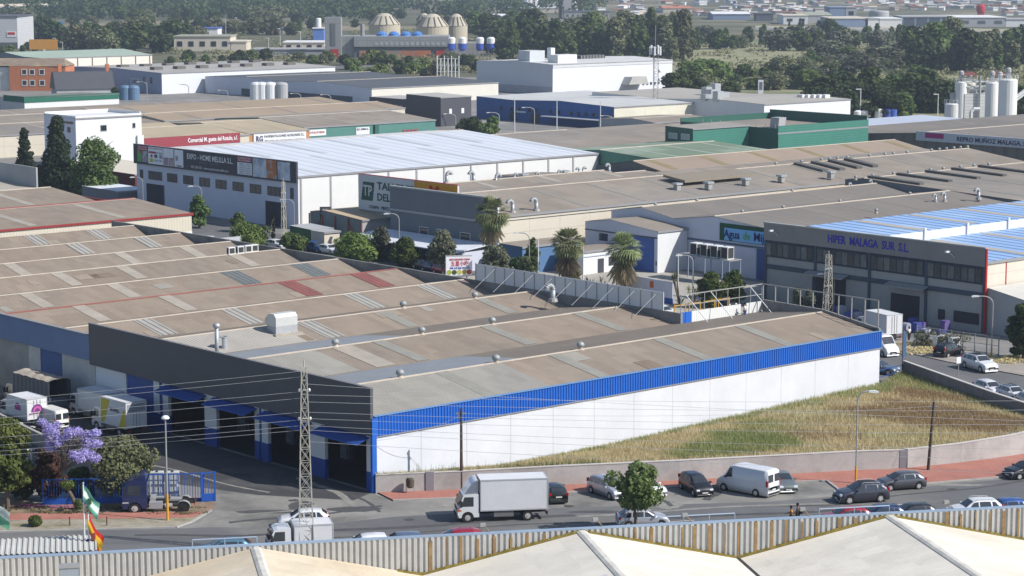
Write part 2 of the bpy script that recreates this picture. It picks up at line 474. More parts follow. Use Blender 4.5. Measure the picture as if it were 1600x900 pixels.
# street wall
stone_m = mat('grey_rendered_wall', (0.42, 0.40, 0.385), var=0.22, scale=0.5, spots=0.22, c2=(0.30, 0.28, 0.27), c2scale=0.25, bump=0.01)
pts = [(p.x, p.y) for p in front[:-1]]
hts = [1.62, 1.66, 1.75, 1.85, 1.8, 1.8, 1.75, 1.85, 2.0, 2.1, 2.2]
sw = root('boundary_wall', 'long low grey rendered wall holding back the grassy field along the red pavement', 'wall', (pts[0][0], pts[0][1], 0))
rel = [(x - pts[0][0], y - pts[0][1]) for x, y in pts]
MB().wall(rel, 0, hts, 0.25).build('wall', stone_m, sw)
MB().wall(rel, [h for h in hts], [h + 0.07 for h in hts], 0.32).build('coping', mat('coping', (0.5, 0.48, 0.46), spots=0.2), sw)
pier_m = mat('pier_concrete', (0.27, 0.26, 0.28), spots=0.2)
for px, py in ((672, 768), (1411, 733)):
    q = P(px, py)
    MB().box(q.x - .35 - pts[0][0], q.x + .35 - pts[0][0], q.y - .22 - pts[0][1], q.y + .2 - pts[0][1], 0, 1.78).build('pier', pier_m, sw)
# block wall behind the field
bp = [P(1412, 597), P(1560, 652), P(1691, 697)]
bw = root('boundary_wall', 'dark grey block wall behind the field with the rear street beyond it', 'wall', tuple(bp[0]))
MB().wall([(p.x - bp[0].x, p.y - bp[0].y) for p in bp], 0.0, 2.3, 0.25).build('wall', mat('dark_block', (0.17, 0.165, 0.175), var=0.25, scale=0.8, spots=0.35, grid=(0, 2, 0.4, 0.2, 0.02, 0.8)), bw)
MB().wall([(p.x - bp[0].x, p.y - bp[0].y) for p in bp], 2.3, 2.38, 0.34).build('coping', mat('coping'    , (0.5,)*3), bw)

# wear on the street: manholes, patches, tyre marks
iron = mat('manhole_iron', (0.07, 0.065, 0.06), var=.3, scale=5); patch = mat('asphalt_patch', (0.075, 0.075, 0.078), var=.25, scale=1, spots=.2); pale = mat('dust_streak', (0.24, 0.23, 0.21), var=.35, scale=1.2, spots=.3)
def blob(cx, cy, rx, ry, z, m, nm, n=14, seed=0):
    rr = random.Random(seed); c = P(cx, cy); me = MB(); me.face([(c.x + rx * rr.uniform(.75, 1.2) * math.cos(t * 6.283 / n), c.y + ry * rr.uniform(.75, 1.2) * math.sin(t * 6.283 / n), z) for t in range(n)]); tag(me.build(nm, m), kind='structure')
for k, (x, y) in enumerate(((889, 791), (459, 782), (1120, 805), (640, 812), (352, 758), (1488, 765))): blob(x, y, .45, .42, .021, iron, 'manhole', 12, k)
for k, (x, y, rx, ry) in enumerate(((1045, 789, 1.1, 1.6), (930, 800, 2.2, .5), (1245, 790, 3.2, .35), (690, 790, 1.4, .8), (420, 800, 2.6, .6), (555, 796, 2.2, 1.0), (1500, 758, 2.6, .4), (380, 735, 2.5, 1.2), (470, 790, 1.2, 1.8))): blob(x, y, rx, ry, .019 if k % 2 else .0205, patch if k % 3 else pale, 'road_patch', 16, 20 + k)
for k, (x0, y0, x1, y1) in enumerate(((330, 812, 560, 786), (360, 818, 600, 792), (480, 832, 900, 806), (480, 842, 920, 815), (900, 806, 1330, 784), (930, 818, 1330, 795), (1330, 785, 1600, 752), (210, 838, 480, 834), (560, 790, 470, 745), (596, 800, 500, 748), (1000, 775, 1055, 790), (1120, 762, 1110, 782), (200, 720, 420, 770))):
    a, b = P(x0, y0), P(x1, y1); d = (b - a).normalized(); n_ = Vector((-d.y, d.x, 0)); me = MB(); st = 14; w_ = .16 + .1 * (k % 3)
    L_, R_ = [], []
    for i in range(st + 1):
        q = a.lerp(b, i / st) + n_ * (.35 * math.sin(i * .5 + k)); w2 = w_ * (.7 + .5 * math.sin(i * 1.7 + k) ** 2); L_.append(q - n_ * w2); R_.append(q + n_ * w2)
    for i in range(st): me.face([(v.x, v.y, .0225 + .0006 * k) for v in (L_[i], L_[i + 1], R_[i + 1], R_[i])])
    tag(me.build('tyre_mark', patch if k % 4 else pale), kind='structure')
# ================================================================== THE BIG HALL IN FRONT
fib = mat('fibre_cement_roof', (0.265, 0.212, 0.165), var=0.16, scale=0.10, spots=0.10, wave=(0, 0.36, 0.016, 0.12), c2=(0.245, 0.205, 0.165), c2scale=0.035, c2lo=0.46, c2hi=0.6, cells=((0, 1.05), (1, 2.4), .10))
fib_grey = mat('fibre_cement_grey', (0.30, 0.285, 0.25), var=0.13, scale=0.2, spots=0.1, wave=(0, 0.36, 0.016, 0.13), c2=(0.265, 0.25, 0.225), c2scale=0.1, cells=((0, 1.05), (1, 2.4), .10))
fib_far = mat('fibre_cement_far', (0.258, 0.222, 0.184), var=0.2, scale=0.05, spots=0.08, c2=(0.22, 0.20, 0.18), c2scale=0.03, wave=(0, 1.1, 0.0, 0.06), cells=((0, 3.2), (1, 3.5), .10))
fib_dark = mat('fibre_cement_dark', (0.19, 0.17, 0.15), var=0.12, scale=0.06, spots=0.08, wave=(0, 1.1, 0.0, 0.06), c2=(0.17, 0.155, 0.14), c2scale=0.04)
sky_m = mat('skylight_sheet', (0.262, 0.25, 0.215), rough=0.5, var=0.15, scale=0.5, spots=0.15, wave=(0, 0.36, 0.012, 0.08))
sky_w = mat('skylight_pale', (0.335, 0.30, 0.25), rough=0.6, var=0.18, scale=0.5, spots=0.15)
sky_d = mat('skylight_striped_dark', (0.15, 0.16, 0.155), rough=0.5, var=0.2, scale=0.5, wave=(0, 0.7, 0.0, 0.5))
sky_r = mat('skylight_red', (0.23, 0.085, 0.07), rough=0.6, var=0.2, scale=0.5, wave=(0, 0.7, 0.0, 0.35))
sky_s = mat('skylight_striped', (0.34, 0.325, 0.29), rough=0.5, var=0.15, scale=0.5, wave=(0, 0.75, 0.0, 0.6))
ridge_m = mat('ridge_cap', (0.44, 0.38, 0.31), var=0.2, scale=0.6, spots=0.25)
conc = mat('bare_concrete', (0.22, 0.215, 0.21), var=0.22, scale=0.3, spots=0.25, c2=(0.15, 0.145, 0.14), c2scale=0.2)
white_panel = mat('white_panel', (0.57, 0.585, 0.63), rough=0.7, var=0.09, scale=0.25, spots=0.04, grid=(0, 2, 5.18, 0, 0.09, 0.75))
white_p = mat('white_paint', (0.62, 0.63, 0.64), rough=0.6, var=0.06, scale=0.4)
blue_clad = mat('blue_cladding', (0.016, 0.11, 0.46), rough=0.45, var=0.08, scale=0.5)
blue_paint = mat('blue_paint', (0.02, 0.065, 0.27), rough=0.5, var=0.12, scale=0.5)
steel = mat('galvanised_steel', (0.40, 0.42, 0.44), rough=0.55, metal=0.5, var=0.12, scale=1.5)
steel_d = mat('dull_steel', (0.33, 0.33, 0.32), rough=0.6, metal=0.3, var=0.15, scale=1.5)
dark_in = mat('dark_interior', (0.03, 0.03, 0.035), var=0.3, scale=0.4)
slate = mat('charcoal_cladding', (0.085, 0.085, 0.095), rough=0.6, var=0.08, scale=0.25, wave=(1, 0.25, 0.004, 0.0))

VAL = [0, 17.2, 33.6, 46.3, 58.5, 71.0, 83.8, 95.6, 108.2, 120.6, 131.0]
ZV = [6.5] + [6.75] * 9 + [6.5]
PK = [7.84, 24.9, 39.7, 52.1, 64.7, 76.7, 89.3, 100.6, 112.9, 124.9]
ZE, ZR = 6.5, 7.8
H1 = root('industrial_hall', 'biggest front hall, ten ridged brown roofs, charcoal front band, white side under blue fascia', 'building', tuple(G(0, 0)), GA)
def xend(i): return 67.0 if i == 0 else 54.0
mb = MB()
for i in range(10):
    a, b, p, xe = VAL[i], VAL[i + 1], PK[i], xend(i)
    za, zb = ZV[i], ZV[i + 1]; mb.face([(0, a, za), (xe, a, za), (xe, p, ZR), (0, p, ZR)]); mb.face([(0, p, ZR), (xe, p, ZR), (xe, b, zb), (0, b, zb)])
mb.build('roof', fib, H1)
def on_slope(mb, x0, x1, i, f0, f1, lift, side='near'):
    """patch lying on the slope of bay i, f measured from valley 0 to ridge 1"""
    a, b, p = VAL[i], VAL[i + 1], PK[i]
    e = a if side == 'near' else b
    y0, y1 = e + (p - e) * f0, e + (p - e) * f1; ze = ZV[i] if side == 'near' else ZV[i + 1]; z0, z1 = ze + (ZR - ze) * f0 + lift, ze + (ZR - ze) * f1 + lift
    pts = [(x0, y0, z0), (x1, y0, z0), (x1, y1, z1), (x0, y1, z1)]
    mb.face(pts if side == 'near' else pts[::-1])
far_sheet = mat('dark_sheeting', (0.195, 0.165, 0.135), var=0.16, scale=0.15, spots=0.12, wave=(0, 0.36, 0.016, 0.15), c2=(0.165, 0.145, 0.125), c2scale=0.05)  # darker sheet tone laid over the far slope of every bay
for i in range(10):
    mb = MB(); on_slope(mb, 0.1, xend(i) - 0.1, i, 0.0, 1.0, 0.01, 'far'); mb.build('far_slope_sheeting', far_sheet, H1)
# newer grey sheeting near the front of the first three bays
mb = MB(); on_slope(mb, 0.2, 21, 0, 0.02, 0.99, 0.02); mb.build('grey_roof_sheeting', fib_grey, H1)
mb = MB(); on_slope(mb, 0.2, 12, 1, 0.02, 0.99, 0.02); mb.build('grey_roof_sheeting', fib_grey, H1)
mb = MB(); on_slope(mb, 0.2, 24, 0, 0.02, 0.99, 0.02, 'far'); on_slope(mb, 0.2, 24, 1, 0.02, 0.99, 0.02, 'far'); mb.build('grey_roof_sheeting', mat('blueish_sheeting', (0.235, 0.25, 0.27), rough=0.6, var=0.12, wave=(0, 0.36, 0.016, 0.12)), H1)
mb = MB(); on_slope(mb, 0.2, 19, 2, 0.02, 0.99, 0.02); mb.build('grey_roof_sheeting', mat('pale_sheeting', (0.36, 0.335, 0.30), var=0.12, wave=(0, 0.36, 0.02, 0.25)), H1)
# skylight strips: for each bay the picture columns of their ridge ends
SK = {0: [(13, 'g'), (27, 'g'), (41, 'g'), (53, 'g')], 1: [(14, 'w'), (19, 'g'), (33, 'g'), (46, 'g')],
      2: [(31, 'g'), (45, 'g')], 3: [], 4: [], 5: [], 6: [], 7: [], 8: [], 9: []}
PXS = {2: [(460, 's')], 3: [(206, 's'), (343, 's'), (534, 's'), (648, 's')], 4: [(110, 'w'), (245, 'w'), (432, 'r'), (545, 'r')], 5: [(28, 'w'), (164, 'w'), (341, 'd'), (450, 'd')],
       6: [(77, 'w'), (178, 'w'), (355, 'w')], 7: [(3, 'w'), (176, 'w'), (277, 'w')], 8: [(100, 's'), (206, 's')], 9: [(35, 's'), (132, 's')]}
skm = {'g': sky_m, 'w': sky_w, 'd': sky_d, 'r': sky_r, 's': sky_s}
def ridge_x(i, px):
    lo, hi = -5, 80
    for _ in range(40):
        m = (lo + hi) / 2
        if proj(G(m, PK[i], ZR))[0] < px: lo = m
        else: hi = m
    return lo
for i in range(10):
    for x, k in SK[i] + [(ridge_x(i, px), k) for px, k in PXS.get(i, [])]:
        if x < 0.2: continue
        wd = {'g': 1.5, 'w': 1.6, 'd': 2.6, 'r': 2.4, 's': 2.2}[k]
        if i == 1 and k == 'w': wd = 2.4
        mb = MB(); on_slope(mb, x, min(x + wd, xend(i) - 0.1), i, 0.04, 0.985, 0.035); mb.build('skylight', skm[k], H1)
for i in range(10):
    r_m = mat('ridge_cap_red', (0.25, 0.09, 0.075), var=0.2) if i == 4 else ridge_m
    MB().prism([(PK[i] - 0.28, ZR - 0.02), (PK[i], ZR + 0.07), (PK[i] + 0.28, ZR - 0.02)], 0.1, xend(i) - 0.05, 'x').build('ridge_cap', r_m, H1)
pm_ = [mat('patch_sheet_grey', (0.285, 0.265, 0.235), var=.15, wave=(0, 0.36, 0.016, 0.12)), mat('patch_sheet_brown', (0.205, 0.16, 0.12), var=.15, wave=(0, 0.36, 0.016, 0.12)), mat('patch_sheet_tan', (0.29, 0.24, 0.19), var=.15, wave=(0, 0.36, 0.016, 0.12))]
rq = random.Random(21)
for k in range(20):
    i = rq.randrange(10); x = 1.05 * rq.randrange(3, int((xend(i) - 4) / 1.05)); f0 = rq.choice([.05, .35, .65]); mb = MB()
    on_slope(mb, x, x + 1.05 * rq.choice([1, 1, 2, 3]), i, f0, f0 + .3, 0.028); mb.build('patched_sheet', pm_[rq.randrange(3)], H1)
# side wall and the blue ribbed fascia
MB().box(0.2, 67.2, 0.0, 0.25, 0, 4.9).build('side_wall', white_panel, H1)
mb = MB()
n = int(67.5 / 0.33)
prof = []
for i in range(n):
    x = i * 0.33
    prof += [(x, -0.02), (x + 0.16, -0.02), (x + 0.20, -0.09), (x + 0.29, -0.09)]
prof += [(67.5, -0.02), (67.5, 0.2), (0, 0.2)]
mb = MB()
for (xa, ya), (xb, yb) in zip(prof[:-3], prof[1:-2]): mb.face([(xa, ya, 4.88), (xb, yb, 4.88), (xb, yb, 6.62), (xa, ya, 6.62)])
mb.face([(0, 0.2, 6.62), (0, -.02, 6.62), (67.5, -.02, 6.62), (67.5, 0.2, 6.62)]); mb.face([(0, 0.2, 4.88), (67.5, 0.2, 4.88), (67.5, 0.2, 6.62), (0, 0.2, 6.62)])
fas = mb.build('fascia', blue_clad, H1)
MB().box(0, 67.5, -0.13, 0.22, 6.62, 6.68).build('fascia_capping', mat('light_blue_trim', (0.12, 0.25, 0.50), rough=0.4), fas)
MB().box(0, 67.5, -0.12, 0.0, 4.80, 4.879).build('fascia_drip', mat('grey_trim', (0.22, 0.23, 0.25)), fas)
MB().box(-0.28, 0.2, -0.14, 0.14, 0, 6.5).build('corner_post', blue_clad, H1)
# end and rear walls with parapet
MB().box(67.0, 67.3, 0.25, 16.3, 0, 6.9).build('end_wall', conc, H1)
mb = MB(); mb.prism([(0.0, 6.4), (0.0, 6.95), (7.8, 8.05), (16.3, 8.15), (16.3, 6.4)], 67.0, 67.28, 'x'); mb.build('end_parapet', conc, H1)
MB().box(54.0, 54.3, 16.3, 131.0, 0, 7.95).build('rear_wall', conc, H1)
MB().box(-0.0, 54.0, 130.9, 131.1, 0, 6.5).build('left_wall', white_p, H1)
# front: parapets
MB().box(-0.35, -0.05, 0.0, 46.0, 4.95, 9.12).build('front_band', slate, H1)
MB().box(-0.36, -0.0, -0.05, 46.1, 9.12, 9.17).build('band_capping', mat('band_trim', (0.16, 0.16, 0.17)), H1)
lb = mat('steel_blue_cladding', (0.10, 0.17, 0.33), rough=0.5, var=0.10, scale=0.3, wave=(1, 0.5, 0.004, 0.05))
MB().box(-0.3, -0.05, 46.1, 131, 5.3, 7.92).build('front_band', lb, H1)
MB().box(-0.45, 0.0, 46.15, 131, 7.92, 8.0).build('band_capping', mat('grey_trim'    , (0.2,)*3), H1)
# front wall (pillars, doors and loading openings), floor inside
mb = MB()
for a, b in ((0.15, 0.95), (6.9, 9.2), (15.5, 16.5), (16.9, 17.6), (23.8, 25.8), (32.0, 33.0), (33.6, 34.6)):
    mb = MB(); mb.box(-0.08, 0.25, a, b, 1.75, 4.95); mb.build('pillar', white_p, H1)
    mb = MB(); mb.box(-0.10, 0.27, a - 0.02, b + 0.02, 0, 1.75); mb.build('pillar_base', blue_paint, H1)
for a, b in ((16.5, 16.9), (33.0, 33.6)):
    MB().box(0.0, 0.2, a, b, 0, 4.95).build('pillar', blue_paint, H1)
white_door = mat('white_door', (0.62, 0.64, 0.68), rough=0.5, var=0.05, wave=(2, 0.5, 0.0, 0.03))
d = MB().box(-0.02, 0.1, 34.7, 39.4, 0, 4.94).build('door', blue_paint, H1)
d = MB().box(-0.06, 0.1, 39.6, 45.3, 0, 4.94).build('door', white_door, H1)
MB().box(-0.14, -0.061, 40.0, 40.15, 2.0, 2.3).build('handle', steel_d, d)
wb = mat('white_brick', (0.50, 0.50, 0.49), var=0.15, spots=0.25, scale=0.8, grid=(1, 2, 0.5, 0.25, 0.03, 0.75))
MB().box(-0.05, 0.25, 45.4, 51.9, 0, 5.3).build('brick_infill', wb, H1)
d = MB().box(0.0, 0.1, 52.0, 56.3, 0, 5.3).build('door', mat('roller_blue', (0.03, 0.09, 0.28), rough=0.5, wave=(2, 0.15, 0.01, 0.1)), H1)
MB().box(-0.08, 0.25, 56.3, 58.7, 0, 5.3).build('brick_infill', wb, H1)
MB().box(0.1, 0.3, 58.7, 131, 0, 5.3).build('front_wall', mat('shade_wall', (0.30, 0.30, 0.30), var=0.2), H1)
# interior seen through the loading openings
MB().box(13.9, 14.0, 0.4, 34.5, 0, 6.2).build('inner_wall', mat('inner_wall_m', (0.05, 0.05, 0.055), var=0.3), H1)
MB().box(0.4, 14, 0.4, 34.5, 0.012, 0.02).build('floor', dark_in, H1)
for a, b in ((1.0, 6.8), (9.3, 15.4), (17.7, 23.7), (25.9, 31.9)):
    k = MB().prism([(-1.55, 4.25), (-1.5, 4.32), (-0.1, 4.78), (-0.1, 4.68)], a - 0.5, b + 0.5, 'y')
    # prism along y gives (u, t, v): awning sloping away from the wall
    k.build('awning', blue_paint, H1)
    MB().box(0.02, 0.12, a, b, 4.45, 4.94).build('roller_box', blue_paint, H1)
# machinery glimpsed inside
for a, hh in ((2.6, 3.0), (11.5, 2.2), (20, 2.6), (28, 2.4)):
    MB().box(6, 6.5, a, a + 1.3, 0, hh).box(5.9, 6.0, a + .2, a + .5, 0, hh - .6).build('storage_rack', mat('rack_grey', (0.18, 0.19, 0.21), var=0.3, scale=1.5), H1)

# the round turning ventilators on the ridges
def ventilator(parent, x, y, z, s=1.0):
    s *= .8
    b = MB().lathe((x, y, z), [(0.48 * s, -0.25), (0.48 * s, 0.0), (0.30 * s, 0.05), (0.28 * s, 0.28 * s)], 12).build('ventilator_base', ridge_m, parent)
    pr = [(0.28, 0.0), (0.44, 0.12), (0.50, 0.32), (0.42, 0.52), (0.22, 0.66), (0.02, 0.70)]
    MB().lathe((x, y, z + 0.25 * s), [(r * s, h * s) for r, h in pr], 14).build('ventilator_head', mat('dull_aluminium', (0.30, 0.32, 0.33), rough=0.6, metal=0.3, var=.25, scale=4), b, smooth=True)
for i, px in ((0, 625), (0, 775), (0, 907), (1, 524), (1, 659), (1, 769), (2, 630), (2, 742)):
    ventilator(H1, ridge_x(i, px), PK[i], ZR + 0.02)
# tall flue, cut-off drum and box ventilator on the front part of the roof
def rootpx(px, py, z): g = toG(P(px, py, z)); return g[0], g[1], z
x, y, z = rootpx(339, 548, 7.3)
f_ = MB().tube((x, y, z - 1.0), (x, y, z + 2.3), 0.20, n=12).build('flue', steel, H1, smooth=True)
MB().lathe((x, y, z + 2.25), [(0.22, 0), (0.36, 0.12), (0.36, 0.35), (0.18, 0.5), (0.03, 0.52)], 12).build('flue_cap', steel, f_, smooth=True)
x, y, z = rootpx(350, 541, 7.2)
f_ = MB().lathe((x, y, z), [(0.36, -0.4), (0.36, 0.85), (0.42, 0.9), (0.42, 1.0), (0.34, 1.0), (0.32, 0.6)], 14).build('extractor_drum', steel, H1)
MB().box(x - .75, x - .36, y - .18, y + .18, z + .15, z + .95).build('extractor_duct', steel_d, f_)
x, y, z = rootpx(441, 511, 7.9)
f_ = MB().box(x - 1.35, x + 1.35, y - 0.8, y + 0.8, z - 0.7, z + 0.25).build('roof_cowl', steel, H1)
k = MB().prism([(y + u, z + v) for u, v in ((-0.8, 0.252), (-0.8, 1.15), (-0.45, 1.5), (0.4, 1.5), (1.15, 0.9), (1.15, 0.55), (0.8, 0.252))], x - 1.35, x + 1.35, 'x')
k.build('roof_cowl_hood', mat('zinc', (0.52, 0.53, 0.53), rough=0.5, metal=0.3, var=0.12), f_)
MB().box(x - 1.7, x + 1.7, y - 1.25, y - .8, z - 0.75, z - 0.5).build('roof_cowl_flashing', sky_w, f_)
# four condenser units on a rear ridge
def ac_unit(label, cat, loc, rz, w_=1.0, d_=0.45, h_=1.0, group=None, nf=1):
    r = root('air_conditioner', label, cat, loc, rz, group)
    MB().box(-w_ / 2, w_ / 2, -d_ / 2, d_ / 2, 0, h_).build('casing', white_p, r)
    if nf == 0:
        for s in (-1, 1):
            MB().box(-w_ / 2 + .1, w_ / 2 - .1, *sorted((s * d_ / 2, s * (d_ / 2 + .02))), .15, h_ - .12).build('louvre', mat('louvre_dark', (0.045, 0.045, 0.045)), r)
            MB().box(*sorted((s * w_ / 2, s * (w_ / 2 + .02))), -d_ / 2 + .1, d_ / 2 - .1, .15, h_ - .12).build('louvre', mat('louvre_dark', (0,) * 3), r)
    for k in range(nf):
        zc = h_ * (k + .5) / nf; rr = min(w_, h_ / nf) * 0.38
        q = MB(); n = 14
        ring = [(rr * math.cos(2 * math.pi * i / n), -d_ / 2 - 0.01, zc + rr * math.sin(2 * math.pi * i / n)) for i in range(n)]
        q.face(ring); q.build('fan_grille', mat('black_grille', (0.03,) * 3), r)
    return r
for k, (px, t) in enumerate(((361, 'leftmost'), (375, 'second'), (387, 'third'), (397, 'last'))):
    p = G(ridge_x(6, px), PK[6] + 0.2, ZR)
    p = P(px, 397.5 - (px - 361) * 0.12, ZR)
    ac_unit('%s of four white air conditioner boxes on the brown roof ridge' % {'leftmost': 'leftmost', 'second': 'second from left', 'third': 'second from right', 'last': 'rightmost'}[t], 'air conditioner', tuple(p), R(38), 0.95, 0.6, .95, 'air conditioners on the hall roof', nf=0)
# ================================================================== VEHICLES
tyre_m = mat('tyre_rubber', (0.02, 0.02, 0.02), rough=0.9, var=0.2, scale=3)
rim_m = mat('alloy_rim', (0.55, 0.55, 0.56), rough=0.35, metal=0.4, var=0.15, scale=4)
lamp_m = mat('headlight_glass', (0.55, 0.58, 0.62), rough=0.1, var=0.1, scale=5, spec=0.8)
tail_m = mat('taillight_red', (0.35, 0.01, 0.01), rough=0.2, var=0.1, scale=5)
black_pl = mat('black_plastic', (0.025, 0.025, 0.027), rough=0.6, var=0.2, scale=3)
plate_m = mat('number_plate', (0.6, 0.6, 0.56), rough=0.5, var=0.1, scale=8)
carglass = mat('car_glass', (0.035, 0.042, 0.05), rough=0.05, var=0.3, scale=1.5, spec=0.9)
def paint(key, c, metal=0.25): 
    m = mat('paint_' + key, c, rough=0.32, metal=metal, var=0.05, scale=1.5, spec=0.6)
    m.node_tree.nodes['Principled BSDF'].inputs['Coat Weight'].default_value = 0.6
    m.node_tree.nodes['Principled BSDF'].inputs['Coat Roughness'].default_value = 0.06
    return m
#  x positions run -1 (rear) .. +1 (front) as share of the half length; heights in m
CARS = {
 'hatch': dict(L=4.15, W=1.75, top=[(-1, .80), (-.97, 1.0), (-.90, 1.12), (-.70, 1.40), (-.35, 1.46), (0, 1.45), (.16, 1.40), (.50, .98), (.58, .95), (.85, .86), (.96, .70), (1, .50)],
               belt=[(-1, .78), (-.9, .92), (.5, .90), (.6, .88), (.9, .76), (1, .5)], ws=(.17, .50), rw=(-.93, -.71), win=[(-.76, -.60, -.52, -.50), (-.47, -.45, -.04, -.03), (.01, .01, .40, .18)], axle=(-.64, .65), wr=.31),
 'sedan': dict(L=4.5, W=1.78, top=[(-1, .72), (-.96, .95), (-.68, 1.02), (-.42, 1.38), (-.15, 1.43), (.08, 1.40), (.42, .96), (.55, .92), (.85, .84), (.96, .68), (1, .50)],
               belt=[(-1, .72), (-.95, .90), (.5, .88), (.9, .76), (1, .5)], ws=(.09, .42), rw=(-.67, -.43), win=[(-.60, -.40, -.25, -.25), (-.22, -.22, .07, .05)], axle=(-.60, .66), wr=.32),
 'suv': dict(L=4.5, W=1.86, top=[(-1, .88), (-.97, 1.12), (-.90, 1.28), (-.74, 1.60), (-.3, 1.67), (0, 1.66), (.14, 1.60), (.46, 1.12), (.55, 1.09), (.86, .98), (.96, .80), (1, .55)],
             belt=[(-1, .86), (-.9, 1.10), (.46, 1.03), (.6, 1.0), (.9, .84), (1, .55)], ws=(.15, .46), rw=(-.94, -.75), win=[(-.82, -.66, -.56, -.54), (-.50, -.48, -.07, -.06), (-.02, -.02, .36, .16)], axle=(-.62, .63), wr=.36),
 'mpv': dict(L=4.2, W=1.72, top=[(-1, .85), (-.96, 1.15), (-.88, 1.45), (-.6, 1.60), (-.1, 1.62), (.14, 1.55), (.58, 1.05), (.66, 1.0), (.88, .86), (.96, .7), (1, .5)],
             belt=[(-1, .84), (-.9, .98), (.58, .95), (.9, .78), (1, .5)], ws=(.15, .58), rw=(-.95, -.86), win=[(-.84, -.80, -.52, -.52), (-.48, -.48, -.06, -.06), (-.01, -.01, .46, .18)], axle=(-.66, .66), wr=.31),
 'van': dict(L=5.4, W=2.0, top=[(-1, .9), (-.985, 2.28), (-.9, 2.38), (.3, 2.40), (.46, 2.30), (.70, 1.42), (.78, 1.30), (.93, 1.02), (.98, .8), (1, .5)],
             belt=[(-1, .9), (-.97, 1.25), (.6, 1.25), (.8, 1.1), (.95, .85), (1, .5)], ws=(.47, .71), rw=None, win=[(.36, .36, .64, .48)], axle=(-.55, .68), wr=.34),
}
def car(name, label, kind, cat, loc, rz, pm, group=None, roofm=None, rails=False, scale=1.0):
    S = CARS[kind]; L2, W2 = S['L'] / 2, S['W'] / 2
    r = root(name, label, cat, tuple(loc), rz, group); r.scale = (scale,) * 3
    tx, tz = zip(*S['top']); bx, bz = zip(*S['belt'])
    xs = sorted(set([round(x, 4) for x in np.linspace(-1, 1, 61)] + [x for x, _ in S['top']]))
    wr = S['wr']; ax = [a * L2 for a in S['axle']]
    ztop = lambda u: float(np.interp(u, tx, tz))
    zbelt = lambda u: min(float(np.interp(u, bx, bz)), ztop(u) - 0.02)
    def plan(u):                                          # half width seen from above
        return W2 * (1 - 0.10 * max(0, (abs(u) - 0.72) / 0.28) ** 2.2)
    def wtop(u):                                          # tumblehome
        h = ztop(u) - zbelt(u); k = min(1, h / 0.45)
        base = plan(u) * (0.93 - 0.19 * k) if kind != 'van' else plan(u) * (0.93 - 0.05 * k)
        return base
    def zbot(u):
        x = u * L2; z = 0.20
        for a in ax:
            dd = abs(x - a)
            if dd < wr + .06: z = max(z, math.sqrt((wr + .06) ** 2 - dd * dd) + wr - .0)
        return min(z, zbelt(u) - 0.06)
    def sec(u):
        x = u * L2; w_, zb, zl, zt, wt = plan(u), zbot(u), zbelt(u), ztop(u), wtop(u)
        zm = max(zb + 0.02, (0.2 + zl) * 0.55)
        half = [(0, max(.2, min(zb, .3))), (w_ * .80, max(.2, min(zb, .3))), (w_ * .96, zb), (w_, zm), (w_ * .985, (zm + zl) / 2), (w_ * .95, zl), (wt, zt - 0.07 * min(1, (zt - zl) / .3)), (wt * .82, zt - 0.01), (wt * .4, zt + 0.015), (0, zt + 0.02)]
        full = [(x, -y, z) for y, z in half[::-1]] + [(x, y, z) for y, z in half[1:]]
        return full
    mb = MB(); rows = [sec(u) for u in xs]; n = len(rows[0])
    for q in rows: mb.v += q
    for i in range(len(rows) - 1):
        for j in range(n - 1):
            k = i * n + j; mb.f.append([k, k + n, k + n + 1, k + 1]); mb.mi.append(0)
    mb.f.append([i for i in range(n)][::-1]); mb.mi.append(0)
    mb.f.append([(len(rows) - 1) * n + i for i in range(n)]); mb.mi.append(0)
    body = mb.build('body', pm, r, smooth=True)
    def side_pt(u, f, s, off=0.012):
        yb, zl, yt, zt = plan(u) * .95, zbelt(u), wtop(u), ztop(u) - 0.07
        return (u * L2, s * (yb + (yt - yb) * f + off), zl + (zt - zl) * f)
    for s in (-1, 1):
        for lo0, hi0, lo1, hi1 in [(a, b, c, d) for a, b, c, d in S['win']]:
            mb = MB(); m = 6
            lowr = [lo0 + (lo1 - lo0) * k / m for k in range(m + 1)]; upr = [hi0 + (hi1 - hi0) * k / m for k in range(m + 1)]
            for k in range(m):
                q = [side_pt(lowr[k], .10, s), side_pt(lowr[k + 1], .10, s), side_pt(upr[k + 1], .90, s), side_pt(upr[k], .90, s)]
                mb.face(q if s < 0 else q[::-1])
            mb.build('side_window', carglass, r)
    def screen(nm, u0, u1, inset):
        mb = MB(); m = 5
        for k in range(m):
            ua, ub = u0 + (u1 - u0) * k / m, u0 + (u1 - u0) * (k + 1) / m
            for j in range(6):
                f0, f1 = -1 + 2 * j / 6, -1 + 2 * (j + 1) / 6
                pt = lambda u, f: (u * L2 + (0.012 if u0 > 0 else -0.012), f * wtop(u) * inset, ztop(u) + 0.018 + 0.006 - 0.03 * abs(f) ** 3)
                q = [pt(ua, f0), pt(ub, f0), pt(ub, f1), pt(ua, f1)]; mb.face(q)
        mb.build(nm, carglass, r)
    screen('windscreen', S['ws'][0] + .015, S['ws'][1] - .02, .86)
    if S['rw']: screen('rear_window', S['rw'][0] + .01, S['rw'][1] - .01, .84)
    if kind == 'van':
        for s in (-1, 1):
            MB().box(-L2 - .012, -L2 + .02, *sorted((s * .12, s * .80)), 1.35, 2.0).build('rear_window', carglass, r)
